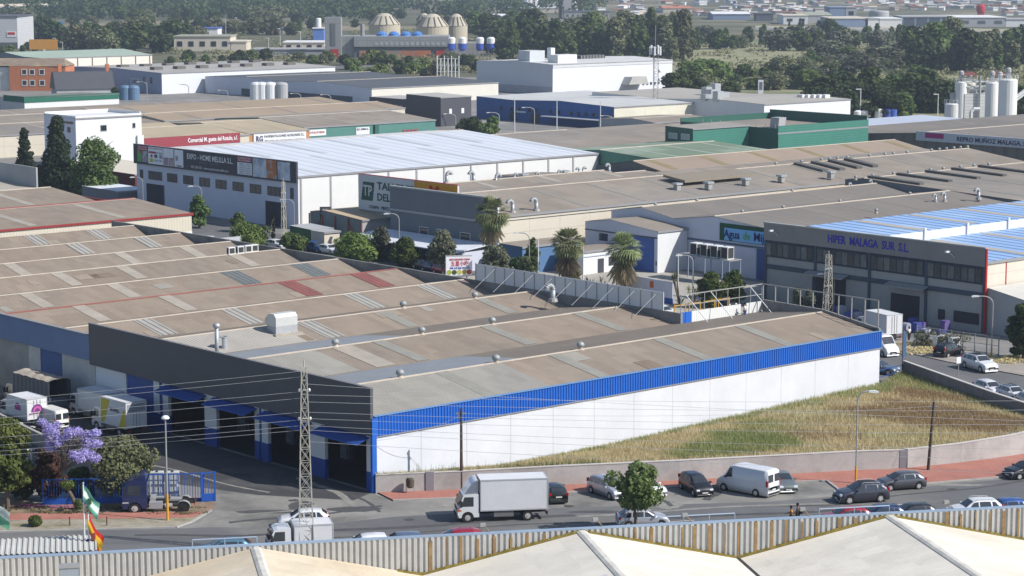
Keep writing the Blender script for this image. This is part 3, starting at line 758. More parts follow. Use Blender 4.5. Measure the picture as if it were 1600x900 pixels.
    for a in ax:
        for s in (-1, 1):
            yo = s * (W2 - .10)
            wh = MB().tube((a, yo - s * .11, wr), (a, yo + s * .085, wr), wr, n=18).build('wheel', tyre_m, r)
            mb = MB(); mb.tube((a, yo + s * .08, wr), (a, yo + s * .095, wr), wr * .62, n=14); mb.build('rim', rim_m, wh)
            mb = MB()
            for k in range(5):
                t = k * 6.283 / 5; c, sn = math.cos(t), math.sin(t)
                mb.face([(a + c * wr * .2 - sn * .03, yo + s * .098, wr + sn * wr * .2 + c * .03), (a + c * wr * .56 - sn * .05, yo + s * .098, wr + sn * wr * .56 + c * .05), (a + c * wr * .56 - sn * .12, yo + s * .098, wr + sn * wr * .56 + c * .12)])
            mb.build('rim_opening', black_pl, wh)
    fz = .60 if kind in ('hatch', 'sedan', 'mpv') else .74
    for s in (-1, 1):
        y0, y1 = sorted((s * W2 * .52, s * W2 * .88))
        MB().prism([(L2 * .93, fz - .02), (L2 * .985, fz - .03), (L2 * .965, fz + .10), (L2 * .90, fz + .15)], y0, y1, 'y').build('headlight', lamp_m, r)
        zt_ = (.80, 1.0) if kind in ('hatch', 'sedan') else ((.95, 1.25) if kind != 'van' else (1.0, 1.5))
        y0, y1 = sorted((s * W2 * .70, s * W2 * .93))
        if kind == 'van': y0, y1 = sorted((s * W2 * .86, s * W2 * .95))
        MB().box(-L2 * 1.002, -L2 * .93, y0, y1, *zt_).build('taillight', tail_m, r)
        u = S['ws'][1] - .13
        MB().box(u * L2 - .05, u * L2 + .09, *sorted((s * (W2 * .96), s * (W2 + .16))), zbelt(u) + .02, zbelt(u) + .17).build('mirror', pm if kind != 'van' else black_pl, r)
    MB().box(L2 * .975, L2 * 1.004, -W2 * .45, W2 * .45, .34, fz - .08).build('grille', black_pl, r)
    MB().box(L2 * 1.002, L2 * 1.012, -.26, .26, .36, .46).build('number_plate', plate_m, r)
    MB().box(-L2 * 1.012, -L2 * .995, -.26, .26, .62, .73).build('number_plate', plate_m, r)
    MB().box(-L2 * 1.008, -L2 * .95, -W2 * .82, W2 * .82, .24, .42).build('rear_bumper', black_pl if kind in ('suv', 'van') else pm, r)
    if roofm:
        mb = MB()
        for k in range(10):
            ua, ub = -.6 + .72 * k / 10, -.6 + .72 * (k + 1) / 10
            pt = lambda u, f: (u * L2, f * wtop(u) * .8, ztop(u) + 0.026)
            mb.face([pt(ua, -1), pt(ub, -1), pt(ub, 1), pt(ua, 1)])
        mb.build('roof_glass', roofm, r)
    if rails:
        for s in (-1, 1):
            MB().path([(-.62 * L2, s * W2 * .70, ztop(-.6) + .02), (-.5 * L2, s * W2 * .70, ztop(-.5) + .07), (.02 * L2, s * W2 * .70, ztop(0) + .07), (.1 * L2, s * W2 * .70, ztop(.1) + .0)], .022).build('roof_rail', rim_m, r)
    return r
def road_angle(px): return math.atan2((P(px + 60, 800 - (px - 800) * 0.045 - 2.7) - P(px - 60, 800 - (px - 800) * 0.045 + 2.7)).y, (P(px + 60, 800 - 2) - P(px - 60, 800)).x)
def ang(a, b):
    d = P(*b) - P(*a); return math.atan2(d.y, d.x)
silver = paint('silver', (0.50, 0.51, 0.55), .5); whitep = paint('white', (0.64, 0.65, 0.67), 0); blackp = paint('black', (0.015, 0.015, 0.018))
greyd = paint('dark_grey', (0.055, 0.06, 0.085), .5); greyc = paint('grey', (0.10, 0.10, 0.115), .5); redp = paint('red', (0.30, 0.012, 0.03)); bluep = paint('blue', (0.03, 0.09, 0.30), .4)
navy = paint('navy', (0.015, 0.03, 0.10), .4); darkgreen = paint('green_black', (0.02, 0.027, 0.025)); greengrey = paint('green_grey', (0.20, 0.23, 0.22), .5); slatep = paint('slate_blue', (0.14, 0.19, 0.27), .5); teal = paint('teal', (0.12, 0.24, 0.33), .5)
GP = 'cars parked along the street'
GM = 'cars driving on the street'
# along the street (front of the car = +x of its root)
car('car', 'silver hatchback on the road behind the small street tree trunk', 'hatch', 'car', P(1004, 822), ang((965, 824), (1045, 821)), silver, GM)
car('car', 'white hatchback passing behind the lattice pylon', 'hatch', 'car', P(474, 823), ang((514, 821), (434, 824)), whitep, GM)
car('suv', 'dark blue grey SUV with black roof turning past the red pavement corner', 'suv', 'car', P(1345, 783), ang((1380, 780), (1306, 785)), greyd, GM, black_pl, True)
car('car', 'dark grey hatchback parked against the red pavement just behind the SUV', 'hatch', 'car', P(1407, 763), ang((1438, 760), (1372, 764.5)), greyc, GP)
car('car', 'black car cut off by the right edge of the picture by the red pavement', 'hatch', 'car', P(1604, 745), ang((1650, 738), (1566, 747)), blackp, GP)
car('car', 'black green hatchback seen from behind, parked beside the white box truck', 'hatch', 'car', P(866, 780), R(100), darkgreen, GP)
car('car', 'silver people carrier parked nose out, left of the street tree', 'mpv', 'car', P(950, 774), R(-58), silver, GP)
car('car', 'white car parked nose out, half hidden behind the street tree', 'hatch', 'car', P(1008, 772), R(-55), whitep, GP)
car('car', 'black people carrier parked nose out between street tree and white van', 'mpv', 'car', P(1087, 769), R(-72), blackp, GP)
car('van', 'tall white panel van parked with its tail to the road', 'van', 'van', P(1168, 769), R(139), whitep, GP, scale=1.0)
car('car', 'grey green saloon parked nose out behind the white panel van', 'sedan', 'car', P(1222, 763), R(-82), greengrey, GP)
GN = 'cars parked behind the corrugated fence'
a0 = ang((640, 850), (720, 846))
near = [('car', 'pale teal car roof showing behind the fence near the left pylon side', 'hatch', 351, 870, teal, math.pi), ('car', 'white car roof just left of the blue grey one behind the fence', 'hatch', 572, 863, whitep, math.pi),
        ('car', 'blue grey car roof between the white and the red one', 'hatch', 626, 861, slatep, math.pi), ('car', 'crimson car with roof bars behind the corrugated fence', 'mpv', 713, 858, redp, math.pi),
        ('car', 'small dark red car leftmost of the right hand row behind the fence', 'hatch', 1322, 820, redp, math.pi), ('car', 'dark blue car between the dark red and the black one', 'hatch', 1374, 816, navy, math.pi),
        ('car', 'black car at the pointed roof ridge behind the fence', 'hatch', 1423, 814, blackp, math.pi), ('suv', 'white SUV with roof rails at the right end of the fence', 'suv', 1522, 810, whitep, math.pi),
        ('car', 'bright blue car beside the white SUV with rails', 'hatch', 1568, 806, bluep, math.pi), ('car', 'pale blue car at the right picture edge behind the fence', 'hatch', 1620, 803, slatep, math.pi)]
for nm, lb_, kd, px, py, pm, t in near: car(nm, lb_, kd, 'car', P(px, py), a0 + t, pm, GN, rails=(kd == 'suv'))
# rear street on the right
GR = 'cars in the rear street'
car('suv', 'white SUV with black roof driving down the rear street', 'suv', 'car', P(1530, 578), ang((1500, 569), (1560, 586)), whitep, GR, carglass, scale=1.06)
car('car', 'black hatchback with red taillight parked by the rubbish on the rear street', 'mpv', 'car', P(1482, 556), ang((1462, 560), (1504, 550)), blackp, GR)
car('van', 'white delivery van nosing out behind the corner of the white hall', 'van', 'van', P(1374, 553), ang((1350, 545), (1404, 559)), whitep, GR)
car('car', 'blue grey saloon on the rear street just right of the white hall corner', 'sedan', 'car', P(1372, 583), ang((1340, 578), (1400, 584)), slatep, GR)
car('car', 'first white car showing above the dark block wall', 'hatch', 'car', P(1546, 616), ang((1520, 608), (1580, 628)), whitep, GR)
car('car', 'second white car, with black roof, above the dark block wall', 'hatch', 'car', P(1582, 624), ang((1560, 616), (1620, 636)), whitep, GR, carglass)
car('car', 'silver car cut by the right edge above the dark block wall', 'hatch', 'car', P(1612, 636), ang((1590, 626), (1650, 650)), silver, GR)
GE = 'cars in the street between the halls'
for nm, lb_, kd, px, py, ry, pm in (('car', 'blue people carrier parked under the lamp beside the round green bush', 'mpv', 494, 393, -50, bluep), ('car', 'white car just right of the blue people carrier', 'hatch', 514, 396, -48, whitep),
        ('car', 'white car behind the leafy trees in front of the advert hall', 'hatch', 397, 346, -50, whitep), ('car', 'dark blue car parked left of the restaurant sign', 'hatch', 676, 424, -50, navy), ('car', 'black car in the shade left of the dark blue one', 'hatch', 662, 420, -50, blackp),
        ('car', 'red car half hidden by the left edge of the restaurant sign', 'hatch', 694, 428, -50, redp), ('car', 'white car parked behind the open roof railing frame', 'hatch', 1036, 495, -60, whitep),
        ('car', 'black car parked under the bushes behind the white roof fence', 'hatch', 1128, 480, -50, blackp), ('van', 'white van in the shade of the tall conifers', 'van', 276, 296, -50, whitep), ('car', 'white car behind the conifers left of the white van', 'hatch', 268, 300, -50, whitep),
        ('car', 'white car behind the cream gate near the red trimmed hall', 'hatch', 330, 383, -40, whitep), ('car', 'white car parked under the round bushes by the pylon base', 'hatch', 432, 388, -45, whitep)):
    car(nm, lb_, kd, 'van' if kd == 'van' else 'car', P(px, py), R(ry), pm, GE)

# ------------------------------------------------------------------ trucks
alu = mat('box_white', (0.60, 0.61, 0.63), rough=0.5, var=0.07, scale=0.8, spots=0.05)
chas = mat('chassis_black', (0.03, 0.03, 0.03), rough=0.8, var=0.3, scale=2)
def wheel(par, x, y, r_, w_=.26, s=1, rimc=None):
    wh = MB().tube((x, y - w_ / 2, r_), (x, y + w_ / 2, r_), r_, n=20).build('wheel', tyre_m, par)
    MB().tube((x, y + s * w_ / 2 - .01, r_), (x, y + s * (w_ / 2 + .012), r_), r_ * .55, n=16).tube((x, y + s * (w_ / 2 + .0), r_), (x, y + s * (w_ / 2 + .05), r_), r_ * .2, n=10).build('rim', rimc or rim_m, wh)
def box_truck(name, label, loc, rz, pm, L=7.3, boxL=5.4, W=2.3, Hb=3.45, boxm=None, deflector=True, logos=None, group=None, tarp=False, cabH=2.35, rear_win=False):
    r = root(name, label, 'truck', tuple(loc), rz, group); x1 = L / 2; cab0 = x1 - 1.75; w2 = W / 2
    # cab
    cw = w2 - .06
    prof = [(cab0, .55), (cab0, cabH - .02), (cab0 + .15, cabH + .02), (x1 - .75, cabH), (x1 - .45, cabH - .12), (x1 - .08, 1.35), (x1, 1.2), (x1, .5), (x1 - .1, .42), (x1 - .35, .42)]
    ca = []
    for t in range(9):
        th = math.pi - math.pi * t / 8; ca.append((x1 - .85 + .45 * math.cos(math.pi - th), .42 + .42 * math.sin(th)))
    poly = prof[:-1] + [(x1 - .30, .42)] + [(x1 - .82 + .50 * math.cos(t * math.pi / 8), .45 + .48 * math.sin(t * math.pi / 8)) for t in range(9)] + [(cab0, .45)]
    mb = MB(); mb.prism(poly, -cw, cw, 'y'); cabo = mb.build('cab', pm, r)
    mb = MB(); mb.face([(x1 - .43, -cw + .1, cabH - .16), (x1 - .06, -cw + .06, 1.4), (x1 - .06, cw - .06, 1.4), (x1 - .43, cw - .1, cabH - .16)][::-1])
    for v in range(len(mb.v)): mb.v[v] = (mb.v[v][0] + .02, mb.v[v][1], mb.v[v][2] + .02)
    mb.build('windscreen', carglass, cabo)
    for s in (-1, 1):
        y = s * (cw + .008)
        q = [(cab0 + .45, y, 1.35), (x1 - .28, y, 1.35), (x1 - .55, y, cabH - .22), (cab0 + .45, y, cabH - .22)]
        MB().face(q if s < 0 else q[::-1]).build('side_window', carglass, cabo)
        MB().box(x1 - .35, x1 - .2, *sorted((s * (cw + .05), s * (cw + .28))), 1.35, 1.85).build('mirror', black_pl, cabo)
        MB().box(x1 - .02, x1 + .02, *sorted((s * (cw - .42), s * (cw - .08))), .72, .9).build('headlight', lamp_m, cabo)
        MB().box(x1 - .30, x1 + .01, *sorted((s * (cw - .02), s * (cw + .012))), .95, 1.1).build('indicator', mat('amber', (0.5, 0.12, 0.01)), cabo)
    MB().box(x1 - .02, x1 + .03, -cw * .7, cw * .7, .95, 1.2).build('grille', black_pl, cabo)
    MB().box(x1 - .1, x1 + .08, -cw, cw, .38, .62).build('bumper', black_pl, cabo)
    if deflector:
        mb = MB(); n = 8
        for k in range(n):
            a0_, a1_ = k / n, (k + 1) / n
            f = lambda t: (x1 - .55 - 1.1 * t, cabH + (Hb - cabH) * math.sin(t * math.pi / 2) * .98)
            (xa, za), (xb, zb) = f(a0_), f(a1_)
            mb.face([(xa, -cw * .9, za), (xa, cw * .9, za), (xb, cw * .96, zb), (xb, -cw * .96, zb)])
            for s in (-1, 1): mb.face([(xa, s * cw * .9, za), (xb, s * cw * .96, zb), (xb, s * cw * .98, cabH), (xa, s * cw * .9, cabH)])
        mb.build('wind_deflector', pm, cabo)
    # box
    bx0, bx1 = -L / 2, -L / 2 + boxL
    bm = boxm or alu
    if not tarp:
        b = MB().box(bx0, bx1, -w2, w2, .98, Hb).build('cargo_box', bm, r)
        rail = mat('box_edge', (0.55, 0.56, 0.58), rough=.4, metal=.4)
        mb = MB()
        for s in (-1, 1):
            mb.box(bx0 - .02, bx1 + .02, *sorted((s * w2 - s * .04, s * (w2 + .02))), Hb - .08, Hb + .03)
            mb.box(bx0 - .02, bx1 + .02, *sorted((s * w2 - s * .04, s * (w2 + .02))), .93, 1.05)
            for xx in (bx0, bx1 - .06): mb.box(xx - .015, xx + .075, *sorted((s * w2 - s * .05, s * (w2 + .018))), 1.05, Hb - .08)
        mb.box(bx0 - .02, bx0 + .04, -w2, w2, Hb - .06, Hb + .025)
        mb.build('edge_rail', rail, b)
        MB().box(bx0 - .035, bx0 - .005, -.03, .03, 1.0, Hb - .1).tube((bx0 - .05, -.35, 1.1), (bx0 - .05, -.35, Hb - .15), .02).tube((bx0 - .05, .35, 1.1), (bx0 - .05, .35, Hb - .15), .02).build('door_bar', steel_d, b)
        if rear_win:
            MB().box(bx0 - .02, bx0 - .002, -w2 + .15, w2 - .15, Hb - .95, Hb - .2).build('door_window', mat('dusty_glass', (0.25, 0.29, 0.33), rough=.2), b)
    else:
        mb = MB(); n = 14; k = 9
        for i in range(n + 1):
            x = bx0 + boxL * i / n
            for j in range(k + 1):
                y = -w2 + W * j / k
                sag = -0.10 * abs(math.sin(i * math.pi / 3.5)) * math.sin(math.pi * j / k) + 0.22 * math.sin(math.pi * j / k) * (1 if i in (0, n) else .8)
                mb.v.append((x, y, Hb - .25 + sag + .04 * math.sin(i * 2.1 + j)))
        for i in range(n):
            for j in range(k):
                q = i * (k + 1) + j; mb.f.append([q, q + 1, q + k + 2, q + k + 1]); mb.mi.append(0)
        b = mb.build('tarpaulin_roof', mat('tarpaulin_tan', (0.33, 0.29, 0.24), rough=.7, var=.25, scale=1, spots=.2), r)
        mb = MB()
        for s in (-1, 1): mb.box(bx0, bx1, *sorted((s * w2, s * (w2 - .04))), 1.0, Hb - .28)
        mb.box(bx0, bx0 + .04, -w2 + .04, w2 - .04, 1.0, 2.0); mb.box(bx1 - .04, bx1, -w2 + .04, w2 - .04, 1.0, Hb - .3)
        mb.build('tarpaulin_side', mat('tarpaulin_dark', (0.07, 0.085, 0.11), rough=.55, var=.25, scale=.8, wave=(0, .8, .02, .1)), r)
    MB().box(bx0 + .1, x1 - .5, -.42, .42, .55, .82).box(bx0, bx0 + .1, -w2 * .9, w2 * .9, .45, .6).build('chassis', chas, r)
    for s in (-1, 1):
        MB().box(-L * .12, L * .10, *sorted((s * w2 * .55, s * w2 * .92)), .42, .85).build('fuel_tank', mat('tank_grey', (0.2, 0.2, 0.2), rough=.4, metal=.4), r)
        wheel(r, x1 - .82, s * (w2 - .22), .42, .26, s)
        wheel(r, bx0 + boxL * .30, s * (w2 - .30), .42, .48, s)
        MB().box(bx0 - .02, bx0 + .03, *sorted((s * w2 * .6, s * w2 * .85)), .62, .74).build('taillight', tail_m, r)
    return r
t = box_truck('box_truck', 'white box truck with roof wind deflector driving left along the street', P(783, 810), ang((852, 813), (714, 818)) , whitep, L=7.4, boxL=5.55, Hb=3.5, group=None)
# root faces left: +x of the truck points along its heading
yl = GA + R(90)
GT = 'trucks parked in the yard'
def yard_truck(px, py, L, W):                             # px,py: ground point of the corner nearest the camera
    g = toG(P(px, py)); return G(g[0] + W / 2, g[1] + L / 2)
yel = mat('truck_yellow', (0.50, 0.42, 0.02), rough=.5, var=.06)
t = box_truck('box_truck', 'white box truck with yellow slanted bands and rear windows parked before the blue door', G(-3.25, 32.7 + 3.2), yl, whitep, L=6.4, boxL=4.6, W=2.3, Hb=3.5, deflector=False, group=GT, rear_win=True)
# yard truck: its left-hand side (+y of the root) looks at the camera
def side_poly(par, pts, m, nm='stripe'): MB().face([(x, 1.165, z) for x, z in pts]).build(nm, m, par)
side_poly(t, [(-3.15, 1.05), (-1.9, 1.05), (-2.75, 2.7), (-3.15, 2.7)], yel)
side_poly(t, [(0.75, 1.1), (1.35, 1.1), (1.35, 3.38), (-.35, 3.38)], yel)
o = text('lettering', 'RAZVELL', .42, mat('ink_dark', (0.03, 0.05, 0.06)), t, (-1.2, 1.18, 2.5), face=(R(90), 0, R(180)), thick=.005, bold=.01)
t = box_truck('box_truck', 'plain white box truck parked left of the yellow banded one', G(-1.5, 39.9 + 3.3), yl, whitep, L=6.6, boxL=4.8, W=2.2, Hb=3.0, deflector=False, group=GT)
purple = mat('logo_purple', (0.17, 0.03, 0.22), rough=.6, var=.15, scale=3); pink = mat('logo_pink', (0.55, 0.10, 0.33), rough=.6, var=.15, scale=3)
t = box_truck('box_truck', 'small white box truck with purple and pink dome logos on its side', G(-8.3, 42.6 + 2.8), yl, whitep, L=5.6, boxL=3.9, W=2.2, Hb=3.0, deflector=False, group=GT)
def dome(par, cx, z0, s, axis, off):
    for k, m in ((0, purple), (1, pink), (2, purple)):
        mb = MB(); n = 12; r0 = s * (1 - .28 * k)
        pts = [(r0 * math.cos(math.pi * i / n), z0 + r0 * math.sin(math.pi * i / n) * 1.15) for i in range(n + 1)]
        d = .004 * k
        if axis == 'y': mb.face([(cx + u, off + d, z) for u, z in pts][::-1])
        else: mb.face([(off - d, cx - u, z) for u, z in pts])
        mb.build('logo', m, par)
dome(t, -1.0, 1.75, .62, 'y', 1.115); dome(t, 0.0, 1.75, .62, 'x', -2.86)
for q in (-.5, .5):
    MB().box(-2.88, -2.872, -.9, .9, 1.55, 1.62).build('logo_underline', pink, t)
box_truck('tarpaulin_truck', 'long dark tarpaulin sided truck with sagging tan top, the tallest in the yard', G(-3.6, 46.4 + 4.5), yl, paint('truck_grey', (0.2, 0.2, 0.22)), L=9.2, boxL=7.2, W=2.5, Hb=3.9, deflector=False, group=GT, tarp=True)
car('van', 'low white van parked between the purple logo truck and the plain box truck', 'van', 'van', G(*[a + b for a, b in zip(toG(P(85, 676)), (1, 2.5))]), yl, mat('van_roof_cream', (0.6, 0.6, 0.56), rough=.5, wave=(0, .3, .01, .15)), GT, scale=.86)
box_truck('box_truck', 'white box truck with its tail towards the rear street near the water sign hall', P(1372, 528), ang((1345, 520), (1400, 534)) + math.pi, whitep, L=6.5, boxL=4.6, W=2.3, Hb=3.3, deflector=False)

# blue tractor unit without its trailer
def tractor(loc, rz):
    r = root('tractor_unit', 'dark blue tractor unit without trailer parked on the red pavement by the blue fence', 'truck', tuple(loc), rz)
    x1 = 3.0; w2 = 1.22
    pm = paint('tractor_blue', (0.006, 0.014, 0.075), 0.0)
    prof = [(x1 - 2.05, .95), (x1 - 2.05, 2.85), (x1 - 1.9, 3.05), (x1 - .75, 3.15), (x1 - .35, 2.95), (x1 - .06, 1.95), (x1, 1.6), (x1, .55), (x1 - .1, .45), (x1 - .42, .45)]
    prof += [(x1 - 1.0 + .58 * math.cos(t * math.pi / 8), .5 + .60 * math.sin(t * math.pi / 8)) for t in range(9)] + [(x1 - 2.05, .5)]
    cab = MB().prism(prof, -w2, w2, 'y').build('cab', pm, r)
    MB().prism([(x1 - 1.95, 3.052), (x1 - 1.9, 3.5), (x1 - 1.5, 3.55), (x1 - .85, 3.152)], -w2 * .82, w2 * .82, 'y').build('wind_deflector', pm, cab)
    MB().face([(x1 - .33, -w2 + .1, 2.9), (x1 - .33, w2 - .1, 2.9), (x1 - .04, w2 - .06, 1.98), (x1 - .04, -w2 + .06, 1.98)]).build('windscreen', carglass, cab)
    for s in (-1, 1):
        y = s * (w2 + .01)
        q = [(x1 - 1.5, y, 1.75), (x1 - .35, y, 1.75), (x1 - .5, y, 2.65), (x1 - 1.5, y, 2.65)]
        MB().face(q if s < 0 else q[::-1]).build('side_window', carglass, cab)
        MB().box(x1 - .25, x1 - .08, *sorted((s * (w2 + .05), s * (w2 + .32))), 1.85, 2.6).build('mirror', black_pl, cab)
        MB().box(x1 - .03, x1 + .02, *sorted((s * .7, s * 1.12)), .75, .98).build('headlight', lamp_m, cab)
        MB().box(x1 - .50, x1 + .01, *sorted((s * (w2 - .01), s * (w2 + .012))), 1.02, 1.1).build('badge_strip', white_p, cab)
        MB().box(x1 - 3.3, x1 - 2.2, *sorted((s * .62, s * 1.15)), .45, 1.05).build('fuel_tank', steel, r)
        MB().tube((x1 - 3.5, s * .8, .62), (x1 - 4.1, s * .8, .62), .24, n=12).build('air_tank', steel_d, r)
        wheel(r, x1 - 1.0, s * (w2 - .18), .50, .30, s)
        wheel(r, -x1 + .95, s * (w2 - .32), .50, .58, s, black_pl)
        mb = MB()
        for k in range(8):
            a, b = math.pi * k / 8, math.pi * (k + 1) / 8
            if not (0.1 < a < 2.9): continue
            f = lambda t: (-x1 + .95 + .6 * math.cos(t), .52 + .6 * math.sin(t))
            (xa, za), (xb, zb) = f(a), f(b); y0, y1 = sorted((s * .62, s * 1.2)); mb.face([(xa, y0, za), (xb, y0, zb), (xb, y1, zb), (xa, y1, za)])
        mb.build('mudguard', steel_d, r)
        MB().box(-x1 - .02, -x1 + .04, *sorted((s * .7, s * 1.1)), .7, .85).build('taillight', tail_m, r)
    MB().box(-x1, x1 - .6, -.48, -.36, .72, .98).box(-x1, x1 - .6, .36, .48, .72, .98).box(-x1, -x1 + .1, -.5, .5, .7, .98).box(-.6, -.4, -.4, .4, .75, .95).build('chassis', chas, r)
    MB().prism([(-1.75, .985), (-1.9, 1.12), (-.9, 1.16), (-.75, .985)], -.42, .42, 'y').build('fifth_wheel', steel_d, r)
    MB().box(.35, .75, -.7, .7, .99, 1.35).tube((.85, -.6, 1.0), (.85, -.6, 2.2), .06).build('hose_rack', steel_d, r)
    r.scale = (.98, 1, .90)
    return r
tractor(P(250, 797), ang((310, 798), (205, 800)))
# white lorry close behind the fence by the pylon
t = box_truck('small_lorry', 'small white lorry cab close behind the fence at the foot of the lattice pylon', P(468, 866), ang((500, 862), (430, 866)), whitep, L=5.0, boxL=3.0, W=2.0, Hb=2.5, deflector=False, cabH=2.3)
# ================================================================== NEAR WAREHOUSE WITH ITS CORRUGATED FENCE
NA = R(11.2)
UX = Vector((math.cos(NA), math.sin(NA), 0)); UY = Vector((-math.sin(NA), math.cos(NA), 0))
ZF = 10.0                                                  # top of the fence
A0 = P(-40, 874, ZF)
NW = root('warehouse', 'nearest warehouse whose cream roofs end at the long corrugated parapet', 'building', (A0.x, A0.y, 0), NA)
def nl(px, py, z):
    d = P(px, py, z) - Vector((A0.x, A0.y, 0)); return d.dot(UX), d.dot(UY)
def u_at(px, z=ZF):
    lo, hi = -5, 120
    for _ in range(40):
        m = (lo + hi) / 2
        q = A0 + UX * m
        if proj((q.x, q.y, z))[0] < px: lo = m
        else: hi = m
    return lo
pk_px = [(-105, 890), (400, 863), (655, 897), (910, 837), (1155, 870), (1388, 809), (1630, 846)]
zz = []
for px, py in pk_px:
    u = u_at(px, 9); q = A0 + UX * u; lo, hi = 0, 20
    for _ in range(40):
        m = (lo + hi) / 2
        if proj((q.x, q.y, m))[1] > py: lo = m
        else: hi = m
    zz.append((u, lo))
print('near roof', [(round(a, 1), round(b, 2)) for a, b in zz])
near_roof = mat('cream_sheet_roof', (0.58, 0.49, 0.36), var=0.14, scale=0.5, spots=0.12, c2=(0.62, 0.55, 0.44), c2scale=0.12, c2lo=.42, c2hi=.6, wave=(1, 0.3, 0.006, 0.05), cells=((0, 2.2), (1, 1.05), .07))
near_roof2 = mat('white_sheet_roof', (0.68, 0.64, 0.56), var=0.12, scale=0.4, spots=0.12, c2=(0.62, 0.57, 0.48), c2scale=0.1, wave=(1, 0.3, 0.006, 0.05), cells=((0, 2.2), (1, 1.05), .07))
zpk = 9.9; bw_ = (zz[5][0] - zz[1][0]) / 2; zv = (zz[2][1] + zz[4][1]) / 2
u1 = zz[1][0]
tops = []
for k in range(-1, 4): tops += [(u1 + bw_ * k, zpk), (u1 + bw_ * (k + .5), zv)]
for k, ((ua, za), (ub, zb)) in enumerate(zip(tops[:-1], tops[1:])):
    mb = MB(); mb.face([(ua, -70, za), (ub, -70, zb), (ub, -0.05, zb), (ua, -0.05, za)]); mb.build('roof', near_roof if k < 3 else near_roof2, NW)
for k in range(0, 3):
    uu = u1 + bw_ * k
    MB().prism([(uu - .34, zpk - .04), (uu - .14, zpk + .06), (uu + .14, zpk + .06), (uu + .34, zpk - .04)], -70, -.1, 'y').build('ridge_cap', mat('ridge_weathered', (0.56, 0.54, 0.49), var=.25, scale=.8, spots=.35), NW)
# valley gutter dark seam
uu = u1 + bw_ * 1.5
MB().box(uu - .18, uu + .18, -70, -.2, zv - .02, zv + .03).build('valley_gutter', mat('rubber_seam', (0.04, 0.04, 0.04)), NW)
MB().box(tops[0][0], tops[-1][0], -.05, 0.05, 0, zv).build('wall', mat('near_wall', (0.5, 0.5, 0.5)), NW)
# parapet sheet: real ribs
ub = tops[-1][0]; mb = MB(); x = tops[0][0]; prev = None; pitch = .36
pr = []
while x < ub:
    pr += [(x, 0.06), (x + .17, 0.06), (x + .21, 0.15), (x + .32, 0.15)]; x += pitch
for (xa, ya), (xb, yb) in zip(pr[:-1], pr[1:]):
    mb.face([(xa, ya - .2, zv - .3), (xb, yb - .2, zv - .3), (xb, yb - .2, ZF - .02), (xa, ya - .2, ZF - .02)])
fence_w = mat('ribbed_sheet', (0.42, 0.415, 0.40), rough=.55, var=.14, scale=.7, spots=.15)
pa = mb.build('parapet_sheet', fence_w, NW)
MB().box(tops[0][0], ub, -.13, .14, ZF - .02, ZF + .09).build('parapet_rail', mat('rail_blue_grey', (0.25, 0.33, 0.44), rough=.5, var=.15), NW)
rust = mat('rust_stain', (0.28, 0.18, 0.08), rough=.9, var=.4, scale=2, spots=.4)
moss = mat('moss_stain', (0.22, 0.17, 0.035), rough=1, var=.5, scale=2.5, spots=.5)
for px in (672, 698, 720, 746, 772, 798, 823, 849, 870, 992, 1017, 1041, 1065, 1084, 1108, 1132, 1153, 1180, 1205, 1227, 1252, 1275, 1310, 1335, 1478, 1500, 1523, 1545, 1567, 1590):
    u = u_at(px, 9.2)
    k = 0
    while not (tops[k][0] <= u <= tops[k + 1][0]): k += 1
    zb = tops[k][1] + (tops[k + 1][1] - tops[k][1]) * (u - tops[k][0]) / (tops[k + 1][0] - tops[k][0])
    w_ = random.uniform(.03, .13)
    if ZF - zb > .25: MB().box(u - w_, u + w_, -.165, -.128, zb + .02, ZF - random.uniform(.02, .3)).build('stiffener', rust, pa)
mb = MB()
ux = [u_at(620 + i * 2.0, 9) for i in range(500)]
for ua, ub_ in zip(ux[:-1], ux[1:]):
    k = 0
    while not (tops[k][0] <= ua <= tops[k + 1][0]): k += 1
    f = lambda u: tops[k][1] + (tops[k + 1][1] - tops[k][1]) * (u - tops[k][0]) / (tops[k + 1][0] - tops[k][0])
    h = .06 + .1 * random.random(); mb.face([(ua, -.18, f(ua) + .012), (ub_, -.18, f(ub_) + .012), (ub_, -.155, f(ub_) + h), (ua, -.155, f(ua) + h)])
    mb.face([(ua, -.18 - .25, f(ua) + .015), (ub_, -.18 - .25, f(ub_) + .015), (ub_, -.18, f(ub_) + .015), (ua, -.18, f(ua) + .015)])
mb.build('moss_edge', moss, NW)
mb = MB(); s_ = mat('roof_patch', (0.50, 0.53, 0.56), rough=.7, var=.1)
u, v = nl(1300, 880, 9)
MB().face([(tops[4][0] - 8.5, -14, zpk - (8.5) * (zpk - zv) / (bw_ / 2) + .03), (tops[4][0] - 8.5, -12.6, zpk - (8.5) * (zpk - zv) / (bw_ / 2) + .03), (tops[4][0] - .7, -9.6, zpk - .7 * (zpk - zv) / (bw_ / 2) + .03), (tops[4][0] - .7, -10.8, zpk - .7 * (zpk - zv) / (bw_ / 2) + .03)]).build('sealed_patch', s_, NW)
